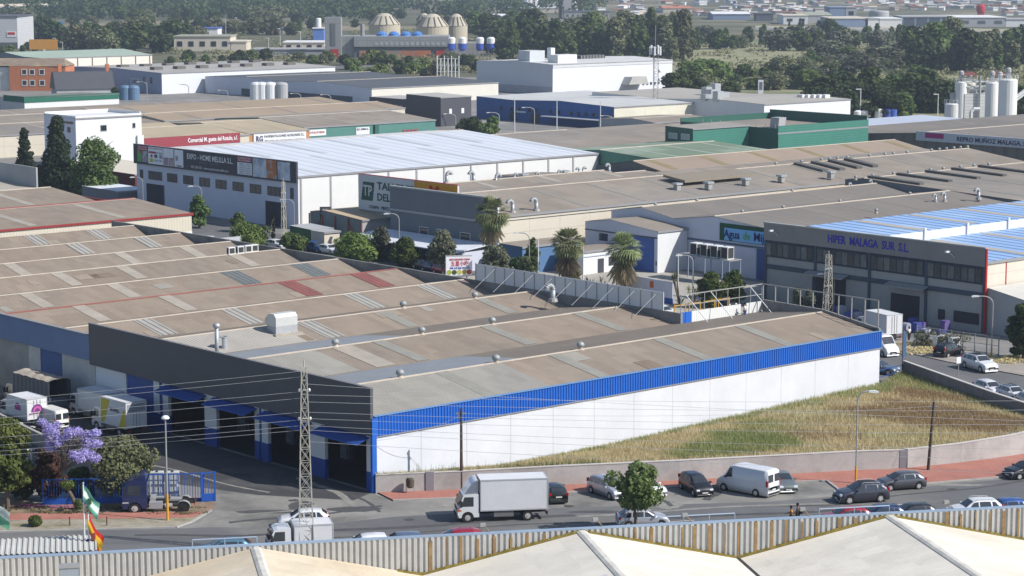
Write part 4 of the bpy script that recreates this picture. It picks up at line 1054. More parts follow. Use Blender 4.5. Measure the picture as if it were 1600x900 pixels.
# flood lights and rail on the parapet
def flood(px, label):
    u = u_at(px); r = root('floodlight', label, 'lamp', tuple(A0 + UX * u + Vector((0, 0, 0.09))), NA, 'floodlights on the corrugated parapet')
    MB().path([(0.5, -.1, -.7), (.1, 0, .05), (-.15, .25, .35)], .03).build('bracket', mat('rusty_pipe', (0.3, 0.2, 0.12), var=.3, scale=4), r)
    MB().obox((-.25, .35), (1, 0), (0, 1), .34, .26, .28, .5).build('lamp_head', steel_d, r)
for px, lb_ in ((762, 'floodlight on the parapet right of the crimson car'), (938, 'floodlight on the parapet left of the street tree trunk'), (1078, 'floodlight on the parapet below the nose out black people carrier'), (1262, 'floodlight on the parapet beside the two pedestrians'), (1487, 'floodlight on the parapet left of the white SUV')): flood(px, lb_)
def rail_piece(pa_, pb_, label):
    ua, ub_ = u_at(pa_), u_at(pb_)
    r = root('railing', label, 'railing', tuple(A0 + UX * ua + Vector((0, 0, .09))), NA)
    L = ub_ - ua
    MB().tube((0, .3, .35), (L, .3, .35), .045).build('top_bar', mat('rail_grey', (0.36, 0.42, 0.5), rough=.4, metal=.3), r)
    n = max(2, int(L / 1.6))
    for k in range(n + 1): MB().tube((L * k / n, .3, -.2), (L * k / n, .3, .35), .03).build('post', mat('rail_grey', (0,) * 3), r)
rail_piece(301, 402, 'grey pipe railing on the parapet below the pylon and teal car')
rail_piece(1282, 1392, 'blue grey pipe railing on the parapet left of the middle right ridge')
rail_piece(1030, 1150, 'thin grey pipe railing behind the parapet right of the street tree')
# low white ribbed roof left of the flags
p0 = P(-60, 868, 9.2); g_ = root('lean_to_roof', 'small white ribbed roof behind the parapet at the lower left corner', 'building', (p0.x, p0.y, 0), NA)
L = 200 / 25.3
mb = MB(); x = 0; pr = []
while x < L: pr += [(x, 0), (x + .16, 0), (x + .2, .07), (x + .3, .07)]; x += .34
for (xa, ya), (xb, yb) in zip(pr[:-1], pr[1:]): mb.face([(xa, .3, 9.0 + ya), (xb, .3, 9.0 + yb), (xb, 4.6, 8.9 + yb), (xa, 4.6, 8.9 + ya)])
mb.build('roof', mat('white_rib_roof', (0.44, 0.44, 0.42), var=.12), g_)
MB().box(0, L, .4, 4.5, 0, 8.85).build('wall', near_roof2, g_)
p = P(108, 893, 9.9); q = root('roof_hatch', 'small grey box on the cream roof at the lower left', 'hatch', tuple(P(108, 899, 9.4)), NA)
MB().box(-.55, .55, -.4, .4, 0, .55).build('box', mat('hatch_grey', (0.25, 0.29, 0.33)), q)
MB().box(-.6, .6, -.45, .45, .55, .62).build('lid', steel_d, q)
# flags
def flag(nm, label, px, ytop, base_z, ztop_py, stripes, drop, wdt, phase, poly=None):
    p = P(px, 868, base_z); h = height(p, ytop)
    r = root(nm, label, 'flag pole', tuple(p))
    MB().tube((0, 0, 0), (0, 0, h), .06, .04, n=10).build('pole', white_p, r)
    MB().lathe((0, 0, h), [(.02, 0), (.07, .05), (.07, .1), (.02, .15)], 10).build('finial', steel, r)
    return r, h
r, h = flag('flagpole', 'taller white flagpole flying the green and white flag', 133, 757, 8.0, 0, None, 0, 0, 0)
def cloth(par, z0, hgt, L, cols, ang_, seed, nm='flag_cloth', crest=None):
    """a limp flag hanging from the pole: hoist hgt, fly L, drooping"""
    nu, nv = 18, 12
    ms = cols; mb = MB()
    def pt(u, v):                                         # u along the fly, v down the hoist
        x = L * u * math.cos(ang_) ; z = z0 - hgt * v - L * u * math.sin(ang_) * (1 + .12 * v)
        y = .22 * math.sin(u * 7 + v * 2 + seed) * u + .1 * math.sin(v * 5 + seed)
        return (x - .25 * v * u * L * .4, y, z + .1 * math.sin(u * 5 + seed))
    for i in range(nu):
        for j in range(nv):
            v = (j + .5) / nv; k = 0
            for q, (lim, idx) in enumerate(cols['bands']):
                if v <= lim: k = idx; break
            mb.m = k
            mb.face([pt(i / nu, j / nv), pt((i + 1) / nu, j / nv), pt((i + 1) / nu, (j + 1) / nv), pt(i / nu, (j + 1) / nv)])
    o = mb.build(nm, cols['mats'], par, smooth=True)
    return o, pt
grn = leafmat('flag_green', (0.14, 0.36, 0.24), (0.16, 0.4, 0.27), .4); wht = leafmat('flag_white', (0.55, 0.62, 0.57), (0.6, 0.66, 0.6), .35)
rd = leafmat('flag_red', (0.45, 0.02, 0.02), (0.5, 0.03, 0.03), .3); yl_ = leafmat('flag_yellow', (0.62, 0.38, 0.02), (0.66, 0.4, 0.03), .3)
o, pt = cloth(r, h - .1, 1.0, 1.45, dict(bands=[(.33, 0), (.66, 1), (1.01, 0)], mats=[grn, wht]), R(48), 0.5)
mb = MB(); c = pt(.45, .5)
MB().obox((c[0], c[1]), (1, 0), (0, 1), .22, .3, c[2] - .15, c[2] + .2).build('crest', mat('crest_green', (0.05, 0.12, 0.07)), o)
r2, h2 = flag('flagpole', 'shorter white flagpole flying the red and yellow flag', 139.5, 803, 8.0, 0, None, 0, 0, 0)
o, pt = cloth(r2, h2 - .15, 1.1, 1.75, dict(bands=[(.25, 0), (.75, 1), (1.01, 0)], mats=[rd, yl_]), R(58), 2.0)
c = pt(.38, .5); MB().obox((c[0], c[1]), (1, 0), (0, 1), .26, .3, c[2] - .2, c[2] + .18).build('crest', mat('crest_red', (0.28, 0.06, 0.04)), o)
o = MB(); o.lathe((-.05, 0, .1), [(.35, 0), (.25, .4), (.12, .9), (.03, 1.0)], 8); o.build('furled_flag', leafmat('flag_blue', (0.04, 0.04, 0.35), (0.05, 0.05, 0.4), .2), r2, smooth=True)
r3, h3 = flag('flagpole', 'white flagpole outside the left edge with its pale green flag reaching in', -22, 775, 8.0, 0, None, 0, 0, 0)
cloth(r3, h3 - .2, 1.1, 1.9, dict(bands=[(.5, 0), (1.01, 1)], mats=[wht, grn]), R(28), 4.0)

# ================================================================== LAMPS, POLES, PYLON, WIRES
galv = mat('lamp_post_grey', (0.36, 0.36, 0.35), rough=.5, metal=.3, var=.12, scale=1)
ylw = mat('post_yellow', (0.62, 0.30, 0.02), rough=.6, var=.12)
lens = mat('lamp_lens', (0.75, 0.75, 0.72), rough=.25)
def street_lamp(label, px, py, ytop, kind='arm', side=-1, yellow=0.0, arm=1.6, rz=None, group='street lamps', thick=.085, arm_ang=None):
    p = P(px, py); h = height(p, ytop); r = root('street_lamp', label, 'street lamp', tuple(p), 0, group)
    if kind == 'globe':
        MB().tube((0, 0, 0), (0, 0, h - .35), thick, thick * .7, n=10).build('post', galv, r)
        MB().lathe((0, 0, h - .38), [(.12, 0), (.34, .12), (.34, .2), (.2, .34), (.04, .38)], 14).build('lamp_head', lens, r, smooth=True)
    else:
        pts = [(0, 0, 0), (0, 0, h - .9)]
        for t in range(1, 7):
            a = t / 6 * math.pi / 2; pts.append((side * arm * .62 * (1 - math.cos(a)), 0, h - .9 + .9 * math.sin(a)))
        pts.append((side * arm, 0, h + .02))
        MB().path(pts, thick * .8, n=8).build('post', galv, r)
        MB().prism([(side * arm * .95, h - .06), (side * (arm + .75), h - .10), (side * (arm + .8), h + .02), (side * (arm + .5), h + .12), (side * arm * .95, h + .08)], -.16, .16, 'y').build('lamp_head', lens, r)
    if yellow: MB().tube((0, 0, 0.01), (0, 0, yellow), thick * 1.22, n=10).build('painted_base', ylw, r)
    return r
street_lamp('straight street lamp with white mushroom head and yellow foot beside the tractor unit', 262, 815, 649, 'globe', yellow=2.3)
street_lamp('tall lamp post with yellow foot on the red pavement before the dry field', 1337, 757, 612, 'arm', 1, yellow=1.6, arm=1.0)
street_lamp('lamp post with yellow foot in the rear street right of the white SUV', 1549, 558, 463, 'arm', -1, yellow=1.2, arm=1.7)
for px, py, yt, sd_, lb_ in ((316, 352, 291, -1, 'curved street lamp in front of the middle of the advert hall'), (224, 333, 277, -1, 'curved street lamp at the left corner of the advert hall'), (460, 372, 312, -1, 'curved street lamp at the right corner of the advert hall'),
        (624, 415, 334, -1, 'curved street lamp in front of the dark grey hall'), (827, 443, 364, -1, 'curved street lamp left of the two fan palms'), (1082, 478, 399, -1, 'curved street lamp in front of the air conditioner stand'), (1303, 486, 428, -1, 'curved street lamp beside the rear pylon'),
        (72, 300, 262, -1, 'curved street lamp left of the tall conifer')):
    street_lamp(lb_, px, py, yt, 'arm', sd_, arm=1.5)
for px, py, yt, lb_ in ((841, 455, 374, 'thin white pole left of the left fan palm'), (911, 447, 380, 'thin white pole right of the left fan palm'), (1059, 470, 397, 'thin white pole left of the curved lamp by the stand')):
    p = P(px, py); h = height(p, yt); o = MB().tube((0, 0, 0), (0, 0, h), .09, .06, n=8).build('flagpole', white_p); o.location = p; tag(o, lb_, 'pole')
wood = mat('creosoted_wood', (0.07, 0.05, 0.04), var=.3, scale=1, spots=.3)
POLES = []
for px, py, yt, lb_ in ((721, 766, 638, 'dark wooden pole on the red pavement left of the white box truck'), (1450, 736, 627, 'dark wooden pole leaning slightly in front of the dry field')):
    p = P(px, py); h = height(p, yt); r = root('utility_pole', lb_, 'pole', tuple(p), 0, 'wooden utility poles'); le = .0 if px < 1000 else .35
    MB().tube((0, 0, 0), (le, 0, h), .15, .10, n=10).build('post', wood, r)
    MB().box(le - .45, le + .45, -.05, .05, h - .5, h - .4).tube((le - .2, 0, h - .9), (le - .2, 0, h - .3), .06).build('insulator_bracket', steel_d, r)
    POLES.append((p, h, le))
def pylon(label, p, h, w0, w1, rz, arms=True):
    r = root('lattice_pylon', label, 'pylon', tuple(p), rz, 'lattice pylons')
    st = mat('pylon_steel', (0.46, 0.44, 0.38), rough=.6, metal=.2, var=.2, scale=1)
    mb = MB(); n = max(8, int(h / 1.0)); W = lambda z: (w0 + (w1 - w0) * (z / h) ** .9) / 2
    for sx in (-1, 1):
        for sy in (-1, 1): mb.tube((sx * W(0), sy * W(0), 0), (sx * W(h), sy * W(h), h), .045, n=4)
    mb.build('leg', st, r)
    mb = MB()
    for k in range(n):
        z0, z1 = h * k / n, h * (k + 1) / n
        for s in (-1, 1):
            a = 1 if k % 2 else -1
            mb.tube((a * W(z0), s * W(z0), z0), (-a * W(z1), s * W(z1), z1), .022, n=4); mb.tube((-a * W(z0), s * W(z0), z0), (a * W(z1), s * W(z1), z1), .022, n=4)
            mb.tube((s * W(z0), a * W(z0), z0), (s * W(z1), -a * W(z1), z1), .022, n=4)
            mb.tube((-W(z1), s * W(z1), z1), (W(z1), s * W(z1), z1), .025, n=4)
    mb.build('lattice', st, r)
    mb = MB(); mb.tube((0, 0, h), (0, 0, h + .5), .05); mb.build('tip', st, r)
    if arms:
        for z in (h - 1.8, h - 4.0):
            MB().tube((-W(z) - .12, 0, z), (W(z) + .12, 0, z), .04).lathe((-W(z) - .14, 0, z - .12), [(.07, 0), (.1, .08), (.1, .16), (.05, .24)], 8).lathe((W(z) + .14, 0, z - .12), [(.07, 0), (.1, .08), (.1, .16), (.05, .24)], 8).build('insulator', mat('porcelain', (0.55, 0.55, 0.52), rough=.3), r)
    MB().box(-w0 * .75, w0 * .75, -w0 * .75, w0 * .75, 0, .5).build('footing', kerb_m, r)
    return r
pp = P(479, 868); ph = height(pp, 573)
pylon('cream lattice pylon standing close in front of the charcoal hall front', pp, ph, 1.15, .38, R(8))
pp2 = P(1293, 498); pylon('rear lattice pylon in front of the grey blue lettered hall', pp2, height(pp2, 398), 1.0, .5, GA)
pp3 = P(444, 386); pylon('thin cream lattice pylon at the right end of the advert hall', pp3, height(pp3, 284), .7, .35, GA)
wire_m = mat('overhead_wire', (0.42, 0.42, 0.42), rough=.6, metal=.2)
def wire(label, a, b, sag, r_=.014, n=16):
    a, b = Vector(a), Vector(b); pts = []
    for i in range(n + 1):
        t = i / n; q = a.lerp(b, t) - a; q.z -= sag * 4 * t * (1 - t); pts.append(q)
    o = MB().path(pts, r_, n=4).build('overhead_wire', wire_m); o.location = a
    return tag(o, label, 'wire', 'overhead wires of the street')
# wires run from the near pylon to the left and to the right
tl = ['topmost', 'second', 'third', 'fourth', 'fifth', 'sixth', 'seventh', 'lowest']
for k, (yp, yl0) in enumerate(((580, 652), (589, 660), (612, 672), (622, 684), (644, 700), (656, 712), (665, 722), (672, 728))):
    zc = height(pp, yp); a = (pp.x - .25, pp.y, zc)
    far = P(-900, 900, 0); b = P(-700, yl0 + 30 + (yp - 580) * .0, 12.0 - k * .55 - 2.2)
    wire('%s wire running left from the near pylon across the charcoal front' % tl[k], a, b, .25)
for k, (yp, yr) in enumerate(((617, 596), (628, 613), (644, 640), (654, 655), (665, 690), (672, 712), (690, 735), (600, 660))):
    zc = height(pp, yp); a = (pp.x + .25, pp.y, zc)
    q = P(2400, yr, 0)
    # end point: far right down the street at pole height
    zr = 9.5 - k * .62; b = P(2350, yr + 8, zr)
    wire('%s wire running right from the near pylon past the white wall' % tl[k], a, b, .9)
(pa_, ha_, la_), (pb_, hb_, lb2) = POLES
wire('thin wire strung between the two dark wooden poles', (pa_.x, pa_.y, ha_ - .45), (pb_.x + lb2, pb_.y, hb_ - .45), .5, .013)
wire('thin wire from the right wooden pole out past the picture edge', (pb_.x + lb2, pb_.y, hb_ - .45), tuple(P(1900, 700, 5.0)), .5, .013)
wire('thin wire from the blue corner of the hall to the left wooden pole', tuple(G(0.1, -.3, 4.6)), (pa_.x, pa_.y, ha_ - .6), .35, .013)

# ================================================================== STREET THINGS
# litter bin
p = P(641, 770, .12); r = root('litter_bin', 'brown slatted litter bin on two legs on the red pavement', 'litter bin', tuple(p))
MB().lathe((0, 0, .45), [(.24, 0), (.30, .1), (.32, .75), (.28, .85)], 12).build('bucket', mat('bin_brown', (0.10, 0.085, 0.06), var=.3, scale=3, wave=(2, .08, .01, .2)), r)
for s in (-1, 1): MB().tube((s * .34, 0, 0), (s * .34, 0, 1.15), .03).build('leg', steel_d, r)
MB().path([(-.34, 0, 1.15), (-.2, 0, 1.32), (.2, 0, 1.32), (.34, 0, 1.15)], .03).build('hood', steel_d, r)
# bollards and little bush on the verge
for px, lb_ in ((109, 'thin dark bollard left on the gravel verge'), (167, 'thin dark bollard right of the flags on the gravel verge')):
    o = MB().tube((0, 0, 0), (0, 0, .65), .05, n=8).lathe((0, 0, .62), [(.06, 0), (.07, .04), (.03, .1)], 8).build('bollard', mat('bollard_brown', (0.10, 0.05, 0.04))); o.location = P(px, 821, .12); tag(o, lb_, 'bollard', 'bollards on the gravel verge')
# signs on the rear street
p = P(1497, 592); r = root('road_sign', 'thin road sign seen edge on before the white SUV', 'sign', tuple(p)); h = height(p, 557)
MB().tube((0, 0, 0), (0, 0, h), .04).build('post', galv, r); MB().obox((0, -.05), (.8, .6), (-.6, .8), .7, .03, h - .75, h - .05).build('sign_plate', white_p, r)
p = P(1409, 597); r = root('banner_pole', 'tall blue feather banner on a pole at the corner of the block wall', 'banner', tuple(p)); h = height(p, 515)
MB().tube((0, 0, 0), (0, 0, h), .05).build('pole', mat('dark_pole', (0.05, 0.06, 0.1)), r)
MB().prism([(0.05, h * .45), (0.05, h), (.35, h * .96), (.42, h * .5)], -.02, .02, 'y').build('banner_cloth', mat('banner_blue', (0.12, 0.22, 0.40), rough=.6, var=.1), r)
r = root('fence', 'short blue metal fence between the white hall corner and the block wall', 'fence', tuple(P(1366, 610)))
a = P(1368, 608) - P(1366, 610); b = P(1410, 597) - P(1366, 610)
mb = MB(); 
for t in np.linspace(0, 1, 3):
    q = a.lerp(b, t); MB().tube((q.x, q.y, 0), (q.x, q.y, 2.0), .05).build('post', blue_paint, r)
MB().tube((a.x, a.y, 1.9), (b.x, b.y, 1.9), .04).tube((a.x, a.y, 1.2), (b.x, b.y, 1.2), .03).build('rail', blue_paint, r)
# ================================================================== THE OTHER HALLS
cream_w = mat('cream_panel', (0.53, 0.49, 0.41), rough=.8, var=.08, scale=.15, spots=.06, grid=(0, 2, 6.2, 2.6, .07, .72))
white_w = mat('white_wall_panel', (0.60, 0.605, 0.60), rough=.8, var=.05, scale=.15, spots=.04, grid=(0, 2, 6.0, 2.4, .05, .86))
greyshade = mat('grey_render', (0.34, 0.35, 0.36), rough=.8, var=.12, scale=.2, spots=.08)
bluegrey_w = mat('pale_blue_wall', (0.52, 0.55, 0.65), rough=.75, var=.06, scale=.2, spots=.04)
dgrey_w = mat('dark_grey_wall', (0.15, 0.165, 0.19), rough=.75, var=.1, scale=.2)
ydark = mat('trim_dark', (0.05, 0.055, 0.065), rough=.6)
steelpost = mat('post_grey', (0.25, 0.25, 0.26), rough=.6)
def hall(name, label, x0, x1, y0, y1, prof, mF, mS, mR, front_top=None, sky=None, skw=1.4, ridge=True, lift=.05, group=None, cat='building', mB=None, eave=None, vents=()):
    r = root(name, label, cat, tuple(G(x0, y0)), GA, group); Lx, Ly = x1 - x0, y1 - y0
    pf = [(y - y0, z) for y, z in prof]
    MB().face([(0, 0, 0)] + [(0, y, z) for y, z in pf] + [(0, Ly, 0)]).build('gable_wall', mF, r); MB().face(([(Lx, 0, 0)] + [(Lx, y, z) for y, z in pf] + [(Lx, Ly, 0)])[::-1]).build('gable_wall', mF, r)
    MB().face([(0, 0, 0), (Lx, 0, 0), (Lx, 0, pf[0][1]), (0, 0, pf[0][1])]).build('side_wall', mS, r); MB().face([(0, Ly, 0), (0, Ly, pf[-1][1]), (Lx, Ly, pf[-1][1]), (Lx, Ly, 0)]).build('side_wall', mS, r)
    mb = MB(); ov = .15
    for (ya, za), (yb, zb) in zip(pf[:-1], pf[1:]):
        mb.face([(-ov, ya, za + .06), (Lx + ov, ya, za + .06), (Lx + ov, yb, zb + .06), (-ov, yb, zb + .06)])
    mb.build('roof', mR, r)
    MB().box(-ov, Lx + ov, -.2, .0, pf[0][1] - .22, pf[0][1] + .08).build('gutter', eave or steelpost, r)
    if ridge:
        for i in range(1, len(pf) - 1):
            if pf[i][1] > pf[i - 1][1] and pf[i][1] >= pf[i + 1][1]:
                y, z = pf[i]; MB().prism([(y - .3, z + .04), (y, z + .16), (y + .3, z + .04)], 0, Lx, 'x').build('ridge_cap', ridge_m, r)
    if sky:
        pitch, m, st = sky
        for i in range(len(pf) - 1):
            (ya, za), (yb, zb) = pf[i], pf[i + 1]
            if zb <= za or yb - ya < 2.5: continue
            x = st + (i % 2) * pitch * .35
            while x < Lx - 2:
                f0, f1 = .05, .95
                MB().face([(x, ya + (yb - ya) * f0, za + (zb - za) * f0 + .09), (x + skw, ya + (yb - ya) * f0, za + (zb - za) * f0 + .09), (x + skw, ya + (yb - ya) * f1, za + (zb - za) * f1 + .09), (x, ya + (yb - ya) * f1, za + (zb - za) * f1 + .09)]).build('skylight', m, r)
                x += pitch
    for vx, vy, vz in vents: ventilator(r, vx - x0, vy - y0, vz, .9)
    return r
def fwin(r, y0, y1, z0, z1, m=None, depth=.04, nm='window', bars=0, frame=None):
    w_ = MB().box(-depth, .02, y0, y1, z0, z1).build(nm, m or glass(), r)
    if frame: 
        t = .09
        MB().box(-depth - .04, -depth + .02, y0 - t, y1 + t, z1, z1 + t).box(-depth - .04, -depth + .02, y0 - t, y1 + t, z0 - t, z0).box(-depth - .04, -depth + .02, y0 - t, y0, z0, z1).box(-depth - .04, -depth + .02, y1, y1 + t, z0, z1).build('frame', frame, w_)
    if bars:
        mb = MB()
        for k in range(1, bars): yy = y0 + (y1 - y0) * k / bars; mb.box(-depth - .03, -depth + .01, yy - .05, yy + .05, z0, z1)
        mb.build('mullion', frame or ydark, w_)
    return w_

# --- hall with red trimmed eaves, left
hb = hall('industrial_hall', 'brown roofed hall with red trimmed eaves and cream ribbed side, far left middle', -30, 71, 136, 180, [(136, 7.3), (152, 8.3), (163, 7.0), (178, 8.1), (180, 7.9)], dgrey_w,
     mat('cream_ribbed', (0.53, 0.49, 0.40), rough=.6, var=.06, wave=(0, .5, .006, .12)), fib, sky=(15, sky_w, 0 + 14), eave=mat('trim_red', (0.25, 0.03, 0.03), rough=.5))
MB().box(55, 101, -.06, 0.0, 0, 4.6).build('white_lower_wall', white_p, hb)
MB().box(0, 101, 16 - .2, 16 + .2, 8.36, 8.46).build('ridge_trim', mat('trim_red', (0,) * 3), hb)
MB().box(101, 101.25, -.15, 44, 7.0, 7.42).build('end_trim', mat('trim_red', (0,) * 3), hb)
r = root('gate', 'white sheet metal gate right of the red trimmed hall', 'gate', tuple(G(73, 135.6)), GA)
MB().box(0, 6.5, 0, .12, .1, 3.2).build('gate_leaf', mat('gate_pale', (0.42, 0.44, 0.47), rough=.5, wave=(0, .4, .004, .08)), r)
for x in (-.1, 6.5): MB().box(x, x + .14, -.06, .18, 0, 3.4).build('post', steel_d, r)
# --- grey hall at the left edge
hall('industrial_hall', 'grey hall corner with slanted shaded parapet at the left picture edge', 30, 79, 197, 230, [(197, 6.0), (230, 7.6)], greyshade, mat('corr_grey', (0.36, 0.38, 0.40), rough=.6, wave=(0, .5, .006, .1)), mat('dusty_roof', (0.36, 0.33, 0.28), var=.12, scale=.1, wave=(0, .5, .01, .05)), ridge=False)
r = [o for o in bpy.data.objects if o.get('label', '').startswith('grey hall corner')][0]
MB().prism([(-.1, 0), (-.1, 9.6), (33, 9.9), (33, 0)], 49.05, 49.35, 'x').build('parapet', greyshade, r)
# --- advert hall (dark advertising band above pale blue front)
EX0, EY0, EY1 = 107, 158.3, 209.2
met_white = mat('white_sheet_metal', (0.58, 0.61, 0.66), rough=.45, metal=.0, var=.06, scale=.1, grid=(0, 1, 3.1, 0, .7, .80))
exh = hall('industrial_hall', 'white ribbed roof hall with a long dark advertising band on its shaded front', EX0, 177, EY0, EY1, [(EY0, 9.0), (180, 10.2), (198, 11.2), (EY1, 10.4)], bluegrey_w, mat('white_wall_bays', (0.61, 0.61, 0.60), rough=.8, var=.04, spots=.03), met_white, sky=(12.5, mat('translucent_sheet', (0.48, 0.50, 0.53), rough=.4, var=.08), 5), skw=1.5)
for k in range(12): MB().box(.4 + k * 6.3, .75 + k * 6.3, -.10, -.003, 0, 8.75).build('wall_post', mat('post_mid_grey', (0.30, 0.30, 0.31), rough=.7), exh)
band_d = mat('advert_band', (0.04, 0.04, 0.055), rough=.6, var=.08)
bd = MB().box(-.45, -.05, -.1, EY1 - EY0 + .3, 7.9, 11.5).build('front_band', band_d, exh)
MB().box(-.5, 0.0, -.15, EY1 - EY0 + .35, 11.5, 11.56).build('band_capping', mat('cap_grey', (0.2, 0.2, 0.22)), bd)
def py_to_y(px, xx=EX0):                                  # local y of a picture column on the hall's front
    lo, hi = 0, 80
    for _ in range(40):
        m = (lo + hi) / 2
        if proj(G(xx, EY0 + m, 9))[0] > px: lo = m
        else: hi = m
    return lo
def zoomx(cx_, sc, ox): return ox + cx_ / sc
yq = lambda c: py_to_y(190 + c / 5.455)
for a, b, z0, z1 in ((158, 178, 5.3, 6.7), (230, 340, 5.3, 6.7), (390, 470, 5.3, 6.7), (527, 607, 5.3, 6.7), (665, 747, 5.3, 6.7), (803, 890, 5.3, 6.7), (948, 1035, 5.3, 6.7), (1095, 1186, 5.3, 6.7), (1245, 1375, 5.3, 6.7), (1440, 1462, 5.2, 6.9)):
    y1_, y0_ = yq(a), yq(b); fwin(exh, y0_, y1_, z0, z1, bars=4 if b - a > 100 else 2, frame=ydark)
for a, b, h in ((207, 358, 4.4), (1222, 1400, 4.2)):
    y1_, y0_ = yq(a), yq(b); d_ = MB().box(-.03, .02, y0_, y1_, 0, h).build('door', mat('loading_dark', (0.035, 0.035, 0.045), var=.2), exh)
    MB().box(-.1, -.031, y0_, y0_ + .3, 0, h).build('door_jamb', ydark, d_)
yel_b = mat('ad_colour_yellow', (0.5, 0.4, 0.05), var=.4, scale=1.5)
def panel(c0, c1, z0, z1, m, off=.47, nm='advert_panel', par=None):
    y1_, y0_ = yq(c0), yq(c1); return MB().box(-off - .02, -off, y0_, y1_, z0, z1).build(nm, m, par or exh)
ad_w = mat('ad_white', (0.72, 0.74, 0.80), var=.05); ad_r = mat('ad_red', (0.35, 0.03, 0.06)); ad_photo = mat('ad_photo_towels', (0.30, 0.36, 0.48), var=.35, scale=.6, c2=(0.55, 0.6, 0.68), c2scale=.5, c2lo=.4, c2hi=.55)
ad_photo2 = mat('ad_photo_bowls', (0.35, 0.38, 0.45), var=.3, scale=.7, c2=(0.45, 0.17, 0.07), c2scale=.6, c2lo=.45, c2hi=.52)
ad_goods = mat('ad_goods', (0.38, 0.42, 0.42), var=.4, scale=1.2, c2=(0.30, 0.22, 0.30), c2scale=.9, c2lo=.45, c2hi=.55)
p_ = panel(155, 243, 10.5, 11.35, ad_r); panel(155, 190, 8.35, 10.4, mat('ad_green', (0.10, 0.38, 0.10), var=.2, c2=(0.4, 0.08, 0.03), c2scale=.6)); panel(195, 243, 8.35, 10.4, ad_goods)
panel(247, 371, 8.2, 11.35, ad_w); panel(375, 463, 8.2, 11.35, ad_w); panel(470, 545, 8.2, 11.3, ad_w)
panel(262, 285, 8.5, 9.2, mat('ad_lime', (0.4, 0.45, 0.02)), off=.50); panel(268, 284, 9.4, 9.9, ad_r, off=.50); panel(340, 366, 9.3, 10.1, ad_goods, off=.50); panel(380, 415, 8.3, 9.7, ad_goods, off=.5); panel(420, 460, 8.3, 9.7, ad_photo2, off=.5); panel(252, 312, 10.15, 10.5, ad_r, off=.5)
panel(480, 500, 9.3, 10.2, ad_goods, off=.5); panel(490, 530, 8.3, 8.5, ydark, off=.5); panel(300, 325, 9.4, 10.0, ydark, off=.498)
panel(1007, 1130, 10.55, 11.4, ad_r); panel(1007, 1130, 8.3, 10.4, ad_w)
panel(1138, 1252, 8.2, 11.4, ad_photo); panel(1252, 1340, 8.2, 11.4, ad_photo2); panel(1350, 1456, 8.2, 11.3, ad_photo)
ink_w = mat('lettering_white', (0.72, 0.72, 0.74)); ink_g = mat('lettering_grey', (0.22, 0.2, 0.2)); ink_d = mat('lettering_dark', (0.04, 0.05, 0.1))
ym = lambda c: yq(c)
def ftext(body, c0, c1, z, size, m, off=.5, nm='lettering', bold=.0, par=None):
    a, b = yq(c0), yq(c1); return text(nm, body, size, m, par or exh, (-off, (a + b) / 2, z), 'x', fit=abs(a - b), thick=.01, bold=bold)
ftext('EXPO - HOME MELILLA S.L.', 578, 968, 10.35, 1.35, ink_w, bold=.02); ftext('IMPORT · EXPORT', 680, 858, 9.45, .72, ink_g)
ftext('952 230 326 · www.expohomemelilla.com', 612, 930, 8.55, .62, ink_w)
ftext('TODO PARA', 160, 238, 11.1, .42, ink_w); ftext('EL HOGAR', 162, 238, 10.7, .42, ink_w)
ftext('SUMINISTRO', 1012, 1126, 11.15, .45, ink_w); ftext('HOSTELERIA', 1014, 1124, 10.75, .45, ink_w)
ftext('DECORACION', 252, 366, 11.05, .4, ad_r); ftext('HOGAR', 312, 366, 10.3, .36, ink_d, off=.51); ftext('COFLOR', 290, 362, 8.85, .6, ink_d)
for k in range(6): ftext(['Vajillas y cristal', 'Cuberteria inox', 'Cocina y menaje', 'Maquinaria', 'Textil hosteleria', 'Buffet y catering'][k], 1020, 1120, 10.15 - k * .32, .27, ink_d)
# --- workshop hall with green lettered sign
H4b = hall('workshop', 'workshop with pale front, green square emblem and an orange stretch with a red M', 107, 150, 116, 141, [(116, 8.6), (122, 8.8), (128.5, 9.5), (136, 8.2), (141, 8.0)], greyshade, white_w, fib_far, sky=(14, sky_w, 8))
sg = MB().box(-.35, -.05, -.1, 25.1, 5.0, 10.75).build('front_band', mat('sign_white', (0.52, 0.55, 0.58), var=.05), H4b)
MB().box(-.352, -.348, -.1, 10.6, 8.0, 10.7).build('orange_stretch', mat('sign_orange', (0.55, 0.27, 0.015), var=.06), H4b)
MB().box(-.4, .0, -.2, 25.2, 10.75, 10.82).build('band_capping', ad_r, H4b)
MB().box(-.05, 2.2, 24.95, 25.15, 5, 10.7).build('end_parapet', mat('shade_wall2', (0.4, 0.42, 0.48)), H4b)
ink_green = mat('sign_green', (0.02, 0.09, 0.07))
MB().face([(-.40, 24.3, 6.6), (-.40, 21.3, 6.6), (-.40, 20.8, 9.6), (-.40, 23.8, 9.6)][::-1]).build('emblem', ink_green, H4b)
text('lettering', 'TP', 2.5, mat('sign_white', (0,) * 3), H4b, (-.44, 22.55, 8.1), 'x', fit=2.4, bold=.04)
text('lettering', 'TALLERES', 1.7, ink_green, H4b, (-.40, 15.4, 9.1), 'x', fit=9.4, bold=.03)
text('lettering', 'DEL', 1.7, ink_green, H4b, (-.40, 18.4, 7.3), 'x', fit=3.4, bold=.03)
text('lettering', 'CHAPA · PINTURA · MECANICA', .75, ink_d, H4b, (-.40, 16.7, 5.6), 'x', fit=11, bold=.0)
text('lettering', 'M', 2.6, mat('sign_red', (0.45, 0.02, 0.02)), H4b, (-.40, 5.6, 9.1), 'x', fit=2.3, bold=.12)
